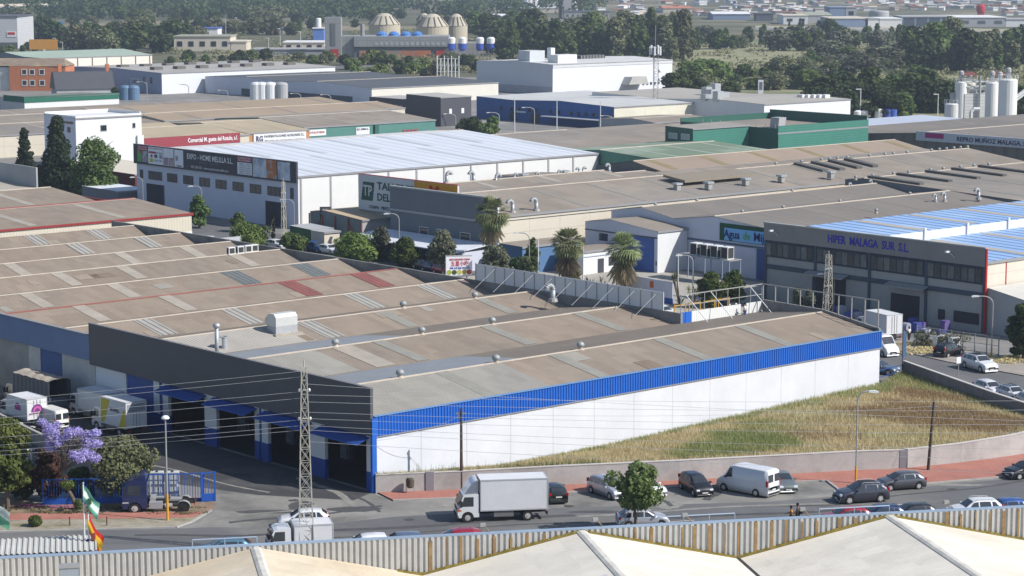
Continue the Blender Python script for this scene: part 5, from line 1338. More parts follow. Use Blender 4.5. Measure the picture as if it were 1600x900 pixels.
# --- long cream hall
B4 = hall('industrial_hall', 'longest hall, brown roof with roof cowls, cream side and dark grey front', 100, 232, 98.7, 124.2, [(98.7, 7.8), (113.5, 9.7), (121, 8.8), (124.2, 9.0)], dgrey_w, cream_w, fib_far, sky=(12.4, sky_m, 6), skw=.8)
MB().box(-.35, -.05, -.05, 25.2, 7.05, 10.4).build('front_band', mat('slate_grey_band', (0.14, 0.155, 0.18), var=.08, wave=(1, .4, .004, .04)), B4)
MB().box(-.42, .1, -.1, 25.3, 10.4, 10.62).build('band_capping', greyshade, B4); MB().box(-.42, .0, -.1, 25.3, 6.72, 7.04).build('band_trim', greyshade, B4)
MB().box(-.3, 0, -.25, .15, 0, 10.5).build('corner_pier', white_p, B4)
for a, b, in ((16.3, 18.3), (12.4, 14.2), (6.4, 8.6)): fwin(B4, a, b, 3.4, 4.7, frame=white_p)
MB().box(.2, 132, -.03, -.004, 7.0, 7.12).build('wall_joint', ydark, B4)
c_ = MB().prism([(-7.2, 2.9), (-7.2, 3.05), (-.4, 3.75), (-.4, 3.6)], 1, 27, 'y').build('canopy', mat('canopy_white', (0.66, 0.69, 0.74), rough=.5, wave=(1, .4, .006, .05)), B4)
MB().box(-6.5, -.2, 2.2, 2.35, 0, 3.2).box(-6.6, -6.4, 8, 8.2, 0, 2.9).box(-6.6, -6.4, 16, 16.2, 0, 2.9).box(-6.6, -6.4, 26.6, 26.8, 0, 2.9).build('canopy_post', steel_d, c_)
MB().box(-6.0, -.3, 1.1, 2.1, 0, 2.85).build('canopy_side', bluegrey_w, c_)
# bent pipes / turbine boxes on its roof
def bent_pipe(label, g, s=1.0, rz=0.0):
    s *= .78
    r = root('bent_flue', label, 'flue', tuple(g), GA + rz, 'bent flues on the roofs'); pts = [(0, 0, -.6), (0, 0, 1.1 * s)]
    for t in range(1, 8):
        a = t / 7 * math.pi * .85; pts.append((.55 * s * (1 - math.cos(a)), 0, 1.1 * s + .55 * s * math.sin(a)))
    MB().path(pts, .30 * s, n=10).build('pipe', mat('weathered_zinc', (0.36, 0.38, 0.40), rough=.5, metal=.4, var=.2, scale=2), r, smooth=True)
    MB().tube(pts[-1], tuple(Vector(pts[-1]) + Vector((.02, 0, -.12))), .36 * s, n=10).build('rim', steel_d, r)
    MB().lathe((0, 0, -.3), [(.6 * s, 0), (.5 * s, .35), (.32 * s, .4)], 10).build('collar', steel_d, r)
    return r
for px, py, z, s, rz, lb_ in ((801, 330, 8.2, 1.25, 3.1, 'left bent steel flue above the top of the fan palm'), (838, 327, 8.2, 1.25, 3.1, 'right bent steel flue beside the fan palm top'), (698, 284, 9.0, 1.2, 0, 'bent flue right of the red M on the roof'), (740, 283, 9.0, 1.2, 3.1, 'bent flue by the white wall above the orange band'), (775, 286, 9.0, 1.1, 0, 'small bent flue before the white side wall'),
                          (804, 281, 9.0, .8, 0, 'bent flue left of the box cowl by the white wall'), (842, 279, 9.0, .8, 3.1, 'short bent flue between two box cowls'), (872, 276, 9.0, .8, 0, 'bent flue just left of the right box cowl'), (905, 272, 9.0, .8, 3.1, 'bent flue beside its twin near the white corner'), (911, 271, 9.0, .8, 0, 'rightmost bent flue near the white corner'),
                          (952, 268, 9.2, 1.0, 3.1, 'wide bent flue beside the dark gable'), (1529, 309, 8.2, 1.1, 3.1, 'big bent steel flue above the blue ribbed roof'), (1462, 314, 8, .8, 3.1, 'left flue of the pair above the blue ribbed roof'), (1476, 313, 8, .9, 3.1, 'right flue of the pair above the blue ribbed roof'),
                          (864, 467, 8.0, 1.2, 3.1, 'bent flue at the white roof fence'), (1326, 295, 8, .7, 0, 'small bent flue before the tan wall of the long hall'), (1362, 290, 8, .7, 3.1, 'second small bent flue before the tan wall')):
    bent_pipe(lb_, P(px, py, z), s, rz)
def box_cowl(label, g, s=1.0):
    r = root('roof_cowl', label, 'roof vent', tuple(g), GA, 'box cowls on the roofs')
    MB().box(-.45 * s, .45 * s, -.45 * s, .45 * s, -.5, .35).build('base', steel_d, r); MB().box(-.7 * s, .7 * s, -.6 * s, .6 * s, .45, .75).box(-.3 * s, .3 * s, -.3 * s, .3 * s, .3, .5).build('cap', steel, r)
for px, py, z, lb_ in ((818, 278, 9, 'left box cowl before the white wall'), (883, 273, 9, 'right box cowl before the white wall'), (1058, 293, 8.9, 'box cowl on the long roof with a dark stain'), (1107, 291, 8.9, 'box cowl on the long roof, second of three'), (1165, 285, 8.9, 'box cowl on the long roof, third of three'), (1221, 280, 8.9, 'box cowl on the long roof left of the dark strip'), (1298, 274, 8.9, 'box cowl on the long roof under the dark strips')):
    box_cowl(lb_, P(px, py, z), 1.0)
def raised_strip(par, x, y0, y1, z0, z1, w_=1.5):
    mb = MB(); mb.face([(x, y0, z0), (x + w_, y0, z0), (x + w_, y1, z1), (x, y1, z1)]); mb.face([(x, y0, z0 - .6), (x, y0, z0), (x, y1, z1), (x, y1, z1 - .6)][::-1]); mb.face([(x, y0, z0 - .6), (x + w_, y0, z0 - .6), (x + w_, y0, z0), (x, y0, z0)])
    mb.build('raised_vent_strip', mat('vent_strip', (0.10, 0.10, 0.095), var=.3, scale=.5), par)
for px in (1243, 1297, 1352, 1404):
    g = toG(P(px, 262, 9.2)); raised_strip(B4, g[0] - 100, 7.5, 14.2, 9.25, 10.1)
for px, py in ((1235, 253), (1263, 250), (1277, 249), (1290, 248), (1310, 247), (1345, 244), (1371, 242), (1386, 241), (1418, 240), (1448, 236), (1462, 235), (1473, 234), (1485, 233), (1494, 232), (1505, 231), (1200, 257)):
    g = toG(P(px, py, 9.8)); ventilator(B4, g[0] - 100, 14.8, 9.8, .75)
MB().prism([(6.5, 9.35), (6.5, 9.75), (11.5, 10.35), (11.5, 9.95)], 46, 63, 'x').build('raised_roof_panel', mat('panel_brown', (0.22, 0.19, 0.15)), B4)
# tan infill wall stretch on the right part of its side
MB().box(61, 132, -.12, -.004, 0, 7.3).build('tan_wall_stretch', mat('tan_wall', (0.48, 0.38, 0.25), var=.15, scale=.15, spots=.1, grid=(0, 2, 4.2, 0, .1, .6)), B4)
# --- roofs behind the long hall
hE = hall('industrial_hall', 'hall with dark open gable and pinkish brown roof behind the long hall', 160, 232, 124.4, 141, [(124.4, 9.0), (131.5, 10.3), (141, 8.9)], mat('dark_gable', (0.14, 0.14, 0.145), var=.15), cream_w, mat('pinkish_roof', (0.285, 0.225, 0.175), var=.12, scale=.08, spots=.06, wave=(0, 1.1, 0, .06)), sky=(13, mat('olive_strip', (0.23, 0.19, 0.10), var=.2), 3), skw=1.6)
hall('industrial_hall', 'low brown roof strip between the workshop and the dark gable', 150, 159.5, 116.0, 157, [(116, 8.4), (128, 8.9), (140, 7.6), (157, 6.6)], greyshade, cream_w, fib_far)
hall('industrial_hall', 'pale green corrugated roof hall behind the dark gable', 177.6, 209, 141.3, 175, [(141.3, 8.7), (158.5, 9.6), (175, 8.4)], mat('green_wall', (0.10, 0.24, 0.18)), mat('green_wall', (0,) * 3), mat('green_roof', (0.16, 0.21, 0.145), rough=.7, var=.12, scale=.15, wave=(0, 1.1, 0, .05), c2=(0.25, 0.30, 0.24), c2scale=.05), sky=(10, mat('green_strip', (0.28, 0.33, 0.27)), 6), skw=1.0)
hall('industrial_hall', 'wide tan roof hall with cream low wall behind the green roof', 192, 216.8, 176.5, 212, [(176.5, 7.2), (210, 8.6), (212, 8.5)], cream_w, cream_w, fib_far)
th = [o for o in bpy.data.objects if o.get('label', '').startswith('wide tan roof hall')][0]
MB().prism([(4.5, 0), (4.5, 7.4), (33.5, 8.65), (35.5, 8.55), (35.5, 0)], 24.9, 41.4, 'x').build('roof_wing', fib_far, th); MB().prism([(18, 0), (18, 7.9), (33.5, 8.65), (35.5, 8.55), (35.5, 0)], 41.5, 54, 'x').build('roof_wing', fib_far, th)
# --- dark green windowless block and its small tower
gn_lit = mat('green_sheet_lit', (0.045, 0.175, 0.135), rough=.6, var=.08, scale=.3, wave=(2, .5, .006, .05)); gn_shade = mat('green_sheet_shade', (0.028, 0.10, 0.078), rough=.6, var=.08, scale=.3)  # one green sheet twice: shade painted into the fronts, sunlight into the sides
gb = hall('industrial_hall', 'dark green windowless block with bright green sunlit side', 234.1, 263, 164, 192.5, [(164, 9.6), (192.5, 9.9)], gn_shade, gn_lit, fib_far, ridge=False)
MB().box(-.1, .15, -.1, 28, 9.6, 10.6).box(0.15, 29, -.1, .15, 9.6, 11.1).box(28.8, 29, .15, 28.3, 9.6, 12.0).box(.15, 28.8, 28.3, 28.5, 9.8, 11.3).build('parapet', gn_shade, gb)
for k in range(9): MB().box(.2, .3, 1 + k * 2.6, 1.1 + k * 2.6, 10.6, 11.5).build('rail_post', steel_d, gb)
MB().box(0, 29.05, -.14, -.11, 0, 11.15).build('sunlit_side', gn_lit, gb)
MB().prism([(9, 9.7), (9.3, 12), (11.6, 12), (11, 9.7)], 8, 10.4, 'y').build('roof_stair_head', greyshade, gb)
tw = hall('tower_block', 'green stair block with four small square windows in its shaded front', 217, 233.9, 172, 180, [(172, 10.9), (180, 11.1)], gn_shade, gn_lit, fib_grey, ridge=False)
for k, y in enumerate((1.0, 2.3, 4.6, 5.9)): fwin(tw, y, y + .95, 8.7, 9.7, m=mat('dim_pane', (0.30, 0.36, 0.36)), frame=white_p)
# --- sign hall at the right
fsg = hall('industrial_hall', 'wide dark brown roof hall with a long white lettered sign on its front, right', 272, 345, 105, 182, [(105, 7.0), (121, 8.0), (135, 7.0), (157, 8.2), (172, 7.2), (182, 7.7)], mat('brown_shade_wall', (0.17, 0.15, 0.135), var=.15, wave=(1, 3.0, 0, .2)), cream_w, fib_dark, sky=(30, fib_far, 10))
MB().box(-.5, -.1, -20, 52.5, 6.6, 8.6).build('sign_board', mat('sign_board_white', (0.45, 0.47, 0.53), var=.08), fsg)
MB().box(-.53, -.5, 45, 50, 7.3, 8.4).build('sign_emblem', mat('sign_magenta', (0.35, 0.02, 0.16)), fsg)
text('lettering', 'REPRO MUÑOZ MALAGA, S.L.', 1.3, ink_d, fsg, (-.55, 32.0, 7.5), 'x', fit=19, bold=.03); text('lettering', '952 240 118', .9, ink_d, fsg, (-.55, 16.5, 7.5), 'x', fit=6)
hall('industrial_hall', 'long pale grey metal roof behind the dark green block', 296, 345, 184, 214, [(184, 5.2), (214, 5.9)], greyshade, white_w, mat('pale_metal_roof', (0.42, 0.46, 0.54), rough=.5, var=.06, scale=.05), ridge=False)
hall('industrial_hall', 'low terracotta stained roof at the right edge behind the sign', 288, 340, 76, 104, [(76, 6.3), (92, 7.2), (104, 6.6)], cream_w, cream_w, mat('ochre_roof', (0.36, 0.25, 0.16), var=.2, scale=.08), ridge=True)
# --- agua hall complex
CX0 = 121
hC = hall('industrial_hall', 'white and dark green fronted hall with a light blue water shop sign', CX0, 176, 52.4, 96.5, [(52.4, 8.7), (63, 7.3), (75, 8.3), (83, 7.3), (90, 8.4), (96.5, 7.5)], bluegrey_w, white_w, fib_dark, sky=(9, fib_far, 5), skw=.3)
gy = lambda px, z=6: (lambda g: g)(None)
def fy(px, xx, y0, z=6):
    lo, hi = -20, 120
    for _ in range(40):
        m = (lo + hi) / 2
        if proj(G(xx, m, z))[0] > px: lo = m
        else: hi = m
    return lo - y0
MB().box(-.10, .0, 0, fy(1125, CX0, 52.4), 5.0, 7.5).build('green_band', mat('forest_green', (0.012, 0.07, 0.03), var=.1), hC)
a, b = fy(1133, CX0, 52.4), fy(1197, CX0, 52.4) - 4
sgn = MB().box(-.2, -.1, b, a, 5.1, 6.9).build('shop_sign', mat('sign_sky_blue', (0.16, 0.42, 0.75), rough=.5), hC)
for body, c, m, wd in (('Agua', 1143, mat('ink_navy', (0.015, 0.015, 0.12)), 3.1), ('de', 1168, mat('ink_lime', (0.10, 0.40, 0.05)), 1.3), ('Mijas', 1193, mat('ink_navy', (0,) * 3), 3.3)):
    text('lettering', body, 1.7, m, hC, (-.24, fy(c + (2 if body == 'Agua' else 0), CX0, 52.4), 6.0), 'x', fit=wd, bold=.02)
MB().box(-.12, -.0, 0, 31, 4.45, 4.75).build('wall_beam', mat('blue_grey_beam', (0.10, 0.13, 0.2)), hC)
MB().box(-.06, .0, fy(1205, CX0, 52.4), fy(1183, CX0, 52.4), 0, 4.4).build('door', mat('door_blue', (0.03, 0.07, 0.25), rough=.5), hC)
MB().box(-.06, .0, fy(1181.5, CX0, 52.4), fy(1152, CX0, 52.4), 0, 4.4).build('door', mat('door_pale', (0.5, 0.54, 0.65)), hC)
for x, y in ((15, 22.6), (28, 22.6), (45, 22.6), (12, 37.6), (3, 37.6), (34, 37.6), (6, 22.6), (22, 10.5), (48, .3), (54, .3)): ventilator(hC, x, y, 8.35, .7)
# small white hall with the blue door
B5 = hall('industrial_hall', 'small white gabled hall with a tall blue door in the middle distance', 114.7, 120.9, 80.2, 95.6, [(80.2, 6.1), (90, 7.0), (95.6, 6.3)], bluegrey_w, white_p, fib_far, ridge=False)
MB().box(-.07, .0, .7, 5.7, 0, 5.0).build('door', mat('door_blue2', (0.035, 0.10, 0.35), rough=.5, wave=(2, 1.2, .01, .1)), B5)
MB().box(-.1, .02, 0, 15.4, 5.05, 5.2).build('wall_trim', ydark, B5); fwin(B5, 10.5, 12.4, 3.7, 4.8, bars=3)
MB().box(-.05, 0, .15, .35, 1.1, 1.7).build('meter_box', ydark, B5)
g = toG(P(922, 450)); B5b = hall('porch_building', 'low white annex with tan roof between the two fan palms', 105.2, 114.6, 81.0 + 5, 91, [(86, 3.4), (89, 3.6), (91, 3.4)], white_p, white_p, fib_far, ridge=False)
MB().box(3, 4.2, -.05, 0, 0, 2.1).box(5.2, 6.6, -.05, 0, .9, 2.2).build('opening', ydark, B5b); MB().box(-.1, 9.5, -.15, 0, 2.6, 2.75).build('trim', bluegrey_w, B5b)
bl = hall('shed', 'flat blue shed behind the left fan palm', 99, 110, 92.2, 97.2, [(92.2, 4.0), (97.2, 4.1)], mat('blue_shed', (0.08, 0.16, 0.30), var=.1), mat('blue_shed', (0,) * 3), fib_far, ridge=False)
# air conditioner stand
st_ = toG(P(1125, 437)); r = root('equipment_stand', 'steel stand carrying the big air conditioners against the white wall', 'stand', tuple(G(st_[0] - 3.5, st_[1] - 5)), GA)
MB().box(0, 2.6, 0, 10.5, 3.4, 3.52).build('platform', steel_d, r)
for x in (.1, 2.4):
    for y in (.1, 3.6, 7, 10.3): MB().box(x, x + .14, y, y + .14, 0, 3.4).build('leg', mat('leg_blue_grey', (0.2, 0.25, 0.33)), r)
for k, (dy, lb_) in enumerate(((1.6, 'rightmost'), (3.6, 'third from left'), (5.6, 'second from left'), (7.6, 'leftmost'))):
    q = G(st_[0] - 3.5 + 1.3, st_[1] - 5 + dy, 3.52); ac_unit('%s of the big white air conditioners on the steel stand' % lb_, 'air conditioner', tuple(q), GA - R(90) if k else GA - R(90), 1.35, 1.3, 1.75, 'air conditioners on the steel stand', nf=0)
# --- right hand hall: dark strips
hD = hall('industrial_hall', 'grey brown roof hall with long dark vent strips, upper right of the lettered hall', 176.3, 300, 46, 97, [(46, 7.2), (93, 9.0), (97, 8.6)], dgrey_w, cream_w, fib_far, sky=(12, sky_m, 5), skw=.6)
for px in (1405, 1450, 1495, 1536, 1578):
    g = toG(P(px, 283 - (px - 1405) * .1, 9)); raised_strip(hD, g[0] - 176.3, 36, 47, 9.0, 9.45, 1.2)
for px in (1389, 1416, 1448, 1472, 1506, 1526, 1553, 1574, 1597):
    g = toG(P(px, 282 - (px - 1389) * .1, 9.3)); ventilator(hD, g[0] - 176.3, 47.2, 9.1, .75)
hall('industrial_hall', 'tan roof strip behind the blue ribbed roofs at the right edge', 150, 240, 34, 45.8, [(34, 8.0), (45.8, 8.6)], greyshade, cream_w, fib_far)
# --- blue lettered hall
blue_roof = mat('blue_ribbed_roof', (0.26, 0.41, 0.68), rough=.5, var=.08, scale=.1, grid=(0, 1, 2.1, 0, .6, .42), c2=(0.34, 0.48, 0.70), c2scale=.08)
hip_w = mat('hall_grey_panel', (0.33, 0.335, 0.33), rough=.85, var=.12, scale=.25, spots=.1)
hH = hall('industrial_hall', 'grey hall with blue lettering, a long row of windows and blue ribbed roofs', 107, 185, 16.2, 52.2, [(16.2, 8.7), (33, 9.15), (33.01, 10.3), (45, 10.6), (52.2, 8.9)], hip_w, mat('hall_cream_side', (0.56, 0.51, 0.44), var=.1, scale=.3, spots=.08, grid=(0, 2, 0, 2.4, .06, .75)), blue_roof, ridge=False, sky=(11, mat('tan_roof_strip', (0.36, 0.33, 0.28)), 9), skw=1.6)
MB().box(0, 78, 16.72, 16.79, 9.2, 10.3).build('clerestory_wall', white_p, hH)
for x in range(9, 78, 9): MB().box(x, x + .35, 16.5, 16.72, 9.2, 10.75).build('clerestory_post', white_p, hH)
MB().box(-.30, -.05, -.05, 36.1, 8.2, 10.45).build('front_band', mat('band_panel', (0.23, 0.225, 0.225), rough=.85, var=.12, scale=.3, spots=.1), hH)
MB().box(-.36, .1, -.1, 36.2, 10.45, 10.6).build('band_capping', greyshade, hH)
MB().box(-.12, 0, 0, 36, 5.95, 8.2).build('window_band', mat('navy_frame', (0.03, 0.045, 0.07)), hH)
MB().box(-.14, 0, 0, 36, 4.35, 4.95).build('beam', mat('navy_beam', (0.06, 0.08, 0.11)), hH)
for y in (-.02, 8.8, 17.9, 27.0, 35.7): MB().box(-.18, 0, y, y + .35, 0, 8.2).build('column', mat('navy_beam', (0,) * 3), hH)
for k in range(4):
    for j in range(8):
        y = .5 + k * 9.03 + j * 1.05
        fwin(hH, y, y + .92, 6.2, 7.8, m=mat('pane_%d' % ((k * 8 + j) % 3), [(0.03, 0.04, 0.05), (0.10, 0.12, 0.13), (0.05, 0.07, 0.08)][(k * 8 + j) % 3], rough=.12, spec=.8, var=.5, scale=1.2), depth=.16)
text('lettering', 'HIPER  MALAGA  SUR  S.L.', 1.5, mat('ink_royal', (0.03, 0.03, 0.42)), hH, (-.34, 18.3, 9.35), 'x', fit=13.2, bold=.022)
for y0_, y1_, h in ((22.0, 27.6, 4.9 - .6), (6, 7.0, 2.2), (0.8, 4.6, 2.3), (10.0, 14.5, 3.4)):
    MB().box(-.1, 0, y0_ - 16.2 + (16.2 if True else 0) - 0, y1_, 0 if h > 3 else .9, h).build('door' if h > 3 else 'window', mat('loading_dark', (0,) * 3), hH)
MB().prism([(-1.5, 4.4), (-1.5, 4.5), (-.1, 4.9), (-.1, 4.8)], 8.5, 14.8, 'y').build('awning', steel_d, hH)
MB().prism([(-1.5, 4.4), (-1.5, 4.5), (-.1, 4.9), (-.1, 4.8)], 21.5, 28.2, 'y').build('awning', steel_d, hH)
red_t = mat('trim_red2', (0.35, 0.02, 0.02))
MB().box(-.3, .0, -.25, -.05, 0, 10.4).build('corner_strip', red_t, hH); MB().box(4.0, 4.15, -.06, 0, 0, 8.6).build('side_strip', red_t, hH)
for y, lb_ in ((33.3, 'left'), (4.3, 'right')):
    MB().path([(0, y, 8.6), (-1.0, y + .6, 9.6)], .04).obox((-1.15, y + .7), (1, 0), (0, 1), .7, .3, 9.55, 9.75).build('wall_lamp', white_p, hH)
an = hall('shed', 'low lean-to with white red edged roof right of the lettered hall', 107.2, 150, 4, 16.0, [(4, 3.6), (16.0, 5.6)], greyshade, greyshade, mat('offwhite_roof', (0.5, 0.49, 0.45), var=.1), ridge=False, eave=red_t)
# --- office block and the shops behind the advert hall
of = hall('office_block', 'plain white four storey office block behind the conifers', 134, 150.6, 277, 290.5, [(277, 11.4), (290.5, 11.4)], bluegrey_w, white_p, white_p, ridge=False)
MB().box(0, 16.6, 0, .25, 11.4, 11.9).box(0, .25, .25, 13.5, 11.4, 11.9).box(16.35, 16.6, .25, 13.5, 11.4, 12.2).box(0, 16.6, 13.2, 13.5, 11.4, 12.2).build('parapet', white_p, of)
def swin(r, x0, x1, z0, z1, m=None, frame=None):
    w_ = MB().box(x0, x1, -.05, .0, z0, z1).build('window', m or glass(), r)
    if frame: MB().box(x0 - .1, x0, -.08, 0, z0 - .1, z1 + .1).box(x1, x1 + .1, -.08, 0, z0 - .1, z1 + .1).box(x0, x1, -.08, 0, z1, z1 + .1).box(x0, x1, -.08, 0, z0 - .1, z0).build('frame', frame, w_)
swin(of, 6.2, 7.6, 8.4, 9.6, frame=greyshade); swin(of, 14.3, 14.9, 8.7, 9.7, frame=greyshade)
fwin(of, 2.2, 3.6, 8.2, 9.4); fwin(of, 5.0, 8.5, 8.3, 9.5, m=mat('green_strip2', (0.16, 0.22, 0.08))); fwin(of, 1.0, 6, 10.1, 10.6)
MB().box(15.2, 16.8, -.5, 0, 0, 7.0).build('shaft', white_p, of)
for z in (4.6, 1.0): MB().box(14.7, 15.15, -.35, -.02, z, z + .6).build('wall_unit', ydark, of)
tanroof = mat('yellowish_roof', (0.37, 0.31, 0.22), var=.12, scale=.06, spots=.08)
shops = hall('shop_row', 'row of shops with a maroon lettered front and yellowish roofs', 152, 181, 279.5, 314, [(279.5, 5.4), (297, 6.8), (306, 5.6), (314, 6.4)], cream_w, cream_w, tanroof, sky=(14, ridge_m, 6), skw=.3)
MB().box(.6, 26.3, -.3, -.02, 3.6, 6.0).build('sign_board', mat('sign_maroon', (0.26, 0.045, 0.06), rough=.6, var=.1), shops)
text('lettering', 'Comercial M. guete del Rotulo, s.l.', 1.35, ink_w, shops, (18.8, -.34, 4.9), 'y', fit=13.5, bold=.03)
shops2 = hall('shop_row', 'shop with an orange front holding a long white lettered board', 181.2, 199, 280.5, 314, [(280.5, 5.6), (300, 7.0), (314, 6.2)], cream_w, mat('orange_wall', (0.42, 0.21, 0.10), var=.1), tanroof, sky=(8, ridge_m, 4), skw=.3)
MB().box(1.6, 16.6, -.3, -.02, 2.9, 5.3).build('sign_board', white_p, shops2); text('lettering', 'RG', 1.8, ink_d, shops2, (3.2, -.34, 4.1), 'y', fit=1.9, bold=.06)
text('lettering', 'PAVIMENTACIONES AUXILIARES S.L.', .8, ink_d, shops2, (10.3, -.34, 4.6), 'y', fit=11.5); text('lettering', 'Materiales de construccion y reformas', .55, ink_d, shops2, (10.3, -.34, 3.6), 'y', fit=11)
shops3 = hall('shop_row', 'row of teal green fronts with two white boards and red marks', 200, 240.5, 284, 322, [(284, 5.8), (303, 7.2), (322, 6.0)], mat('teal_wall', (0.075, 0.19, 0.165), rough=.6, var=.1), mat('teal_wall', (0,) * 3), fib_far, sky=(12, ridge_m, 4), skw=.3)
MB().box(.9, 6.4, -.12, -.02, 3.7, 5.2).build('sign_board', white_p, shops3); text('lettering', 'ROTULOS MEDIA', .7, red_t, shops3, (3.6, -.16, 4.5), 'y', fit=4.6)
MB().box(15.5, 19.6, -.12, -.02, 3.3, 5.1).build('sign_board', white_p, shops3); text('lettering', 'SECC. MARINA S.L.', .7, ink_d, shops3, (17.5, -.16, 4.6), 'y', fit=3.6)
for k in range(4): MB().box(30 + k * 1.25, 30.8 + k * 1.25, -.12, -.02, 2.7, 3.8).build('red_mark', mat('mark_red', (0.3, 0.05, 0.06), var=.5, scale=3), shops3)
MB().box(21, 22.2, -.5, 0, 0, 5.6).build('recess', gn_shade, shops3)
hall('industrial_hall', 'broad brown roofs behind the office block, upper left', 95, 236, 317, 391, [(317, 5.2), (335, 6.4), (349, 5.2), (364, 6.2), (378, 5.0), (391, 5.7)], cream_w, cream_w, fib_far, sky=(24, sky_w, 10), skw=.9)
hall('industrial_hall', 'tan roofs between the broad brown roofs and the shop signs', 186, 262, 323, 362, [(323, 6.0), (335, 7.1), (347, 6.1), (362, 7.2)], cream_w, cream_w, mat('tan_roof', (0.30, 0.235, 0.17), var=.12, scale=.06), sky=(30, fib_far, 10))
hall('shop_row', 'low maroon edged flat building left of the advert hall', 117, 131, 226, 256, [(226, 3.9), (256, 4.2)], mat('maroon_dark', (0.12, 0.03, 0.03)), mat('maroon_dark', (0,) * 3), cream_w, ridge=False)
hall('shed', 'small white flat canopy beside the maroon edged building', 104, 111, 211, 224, [(211, 2.6), (224, 2.7)], dgrey_w, dgrey_w, mat('canopy_white', (0,) * 3), ridge=False)
hall('office_block', 'white building with blue shopfront partly hidden by the tall conifers', 112, 118, 283, 300, [(283, 7.0), (300, 7.0)], white_p, white_p, fib_far, ridge=False)
MB().box(-.06, 0, 2, 8, .2, 3.2).build('shopfront', mat('shop_blue', (0.04, 0.15, 0.45)), [o for o in bpy.data.objects if o.get('label', '').startswith('white building with blue')][0])
# charcoal block
dk = mat('charcoal_wall', (0.055, 0.058, 0.07), rough=.6, var=.08, wave=(1, .6, .006, .04)); dk2 = mat('charcoal_wall_side', (0.065, 0.067, 0.08), rough=.6, var=.08, wave=(0, .6, .006, .04))
ch = hall('office_block', 'charcoal block with two small square windows in its right side', 277, 288, 326, 358, [(326, 8.0), (341, 8.3), (341.01, 6.8), (358, 6.8)], dk, dk2, mat('dusty_flat_roof', (0.36, 0.35, 0.33)), ridge=False)
for x in (3.0, 7.4): swin(ch, x, x + .95, 3.4, 4.8, m=white_p)
for k in range(4): fwin(ch, 17 + k * 2.1, 17.9 + k * 2.1, 4.3, 5.0, m=mat('dim_pane2', (0.14, 0.15, 0.17)), frame=greyshade)
# blue hall
bh = hall('industrial_hall', 'blue fronted hall with small dark windows and pale flat roofs', 307, 351, 288.5, 346, [(288.5, 5.9), (310, 6.6), (330, 5.9), (346, 6.3)], mat('deep_blue_wall', (0.03, 0.10, 0.30), rough=.6, var=.1), mat('cream_plain', (0.60, 0.58, 0.48), var=.08, grid=(0, 2, 6, 0, .08, .75)), mat('pale_grey_roof', (0.48, 0.48, 0.47), rough=.6, var=.08, scale=.05, grid=(0, 1, 9, 0, .3, .7)), ridge=False)
for y in (1.5, 4, 7.5, 10.5, 13.5, 16.5, 21.5, 25, 31, 34, 38, 41.5, 46): fwin(bh, y, y + 1.1, 2.9, 3.9)
MB().box(-.06, 0, 30, 34, 0, 2.6).box(-.06, 0, 40, 43, 0, 2.6).build('door', ydark, bh)
MB().box(-3.5, 0, 2, 26, 2.2, 2.4).build('canopy', white_p, bh); MB().box(-.1, .0, 36, 40, 2.5, 3.0).build('sign', white_p, bh)
hall('shed', 'grey low building right of the blue front at the mast foot', 296, 318, 262, 283, [(262, 3.6), (270, 4.3), (283, 3.6)], greyshade, mat('brown_grey_wall', (0.26, 0.22, 0.2)), fib_far)
ww = hall('industrial_hall', 'hall with a long bright white side wall and grey roof behind the blue hall', 338, 374, 262, 330, [(262, 6.6), (280, 7.2), (300, 6.4), (330, 7.0)], white_p, white_p, mat('stone_roof', (0.34, 0.32, 0.29), var=.1, scale=.05), ridge=False)
for k, (px, py) in enumerate(((1103, 155), (1112, 150), (1122, 156), (1131, 152), (1104, 146), (1118, 143))):
    g = toG(P(px, py, 7)); MB().box(g[0] - 338 - 1.2, g[0] - 338 + 1.2, g[1] - 262 - 1, g[1] - 262 + 1, 6.6, 8.4 + (k % 3) * .5).build('roof_plant', steel, ww)
for k, px in enumerate(range(1253, 1292, 9)):
    g = toG(P(px, 152, 7)); MB().box(g[0] - 338 - 1, g[0] - 338 + 1, g[1] - 262 - 1, g[1] - 262 + 1, 6.6, 7.8).build('roof_plant', white_p, ww)
pp4 = P(1188, 155); o = root('sign_totem', 'free standing white totem with a small lettered face among the far roofs', 'sign', tuple(P(1188, 172)), 0)
MB().box(-.8, .8, -.4, .4, 0, 9.2).build('column', white_p, o); MB().box(-.5, .5, -.43, -.4, 6.2, 8.6).build('face_print', mat('dim_pane2', (0,) * 3), o)
# big white block
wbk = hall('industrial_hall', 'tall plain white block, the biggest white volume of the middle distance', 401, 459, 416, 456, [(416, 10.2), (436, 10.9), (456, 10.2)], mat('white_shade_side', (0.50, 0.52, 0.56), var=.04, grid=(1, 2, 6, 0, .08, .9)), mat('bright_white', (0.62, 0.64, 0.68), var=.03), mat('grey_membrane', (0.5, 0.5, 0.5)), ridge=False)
MB().box(0, 58, -.15, 0, 9.1, 10.35).build('top_band', mat('band_pale_grey', (0.55, 0.56, 0.58)), wbk)
g = toG(P(822, 95, 10)); MB().box(g[0] - 401 - .9, g[0] - 401 + 1, 18, 20, 10, 15).build('roof_tower', white_p, wbk)
MB().box(2, 9, 14, 20, 10.2, 14.4).build('roof_tower', mat('zinc_box', (0.5, 0.53, 0.55)), wbk); MB().box(6, 15, 4, 9, 10.2, 13.2).build('roof_house', white_p, wbk)
MB().box(28, 40, 16, 20, 10.6, 12.0).build('roof_units', mat('unit_dark', (0.06, 0.06, 0.06), grid=(0, 2, 1.5, 0, .3, 5)), wbk)
MB().box(-0.1, 0, 0, 40, 0, 2.6).build('base_band', mat('base_grey', (0.36, 0.37, 0.39)), wbk)
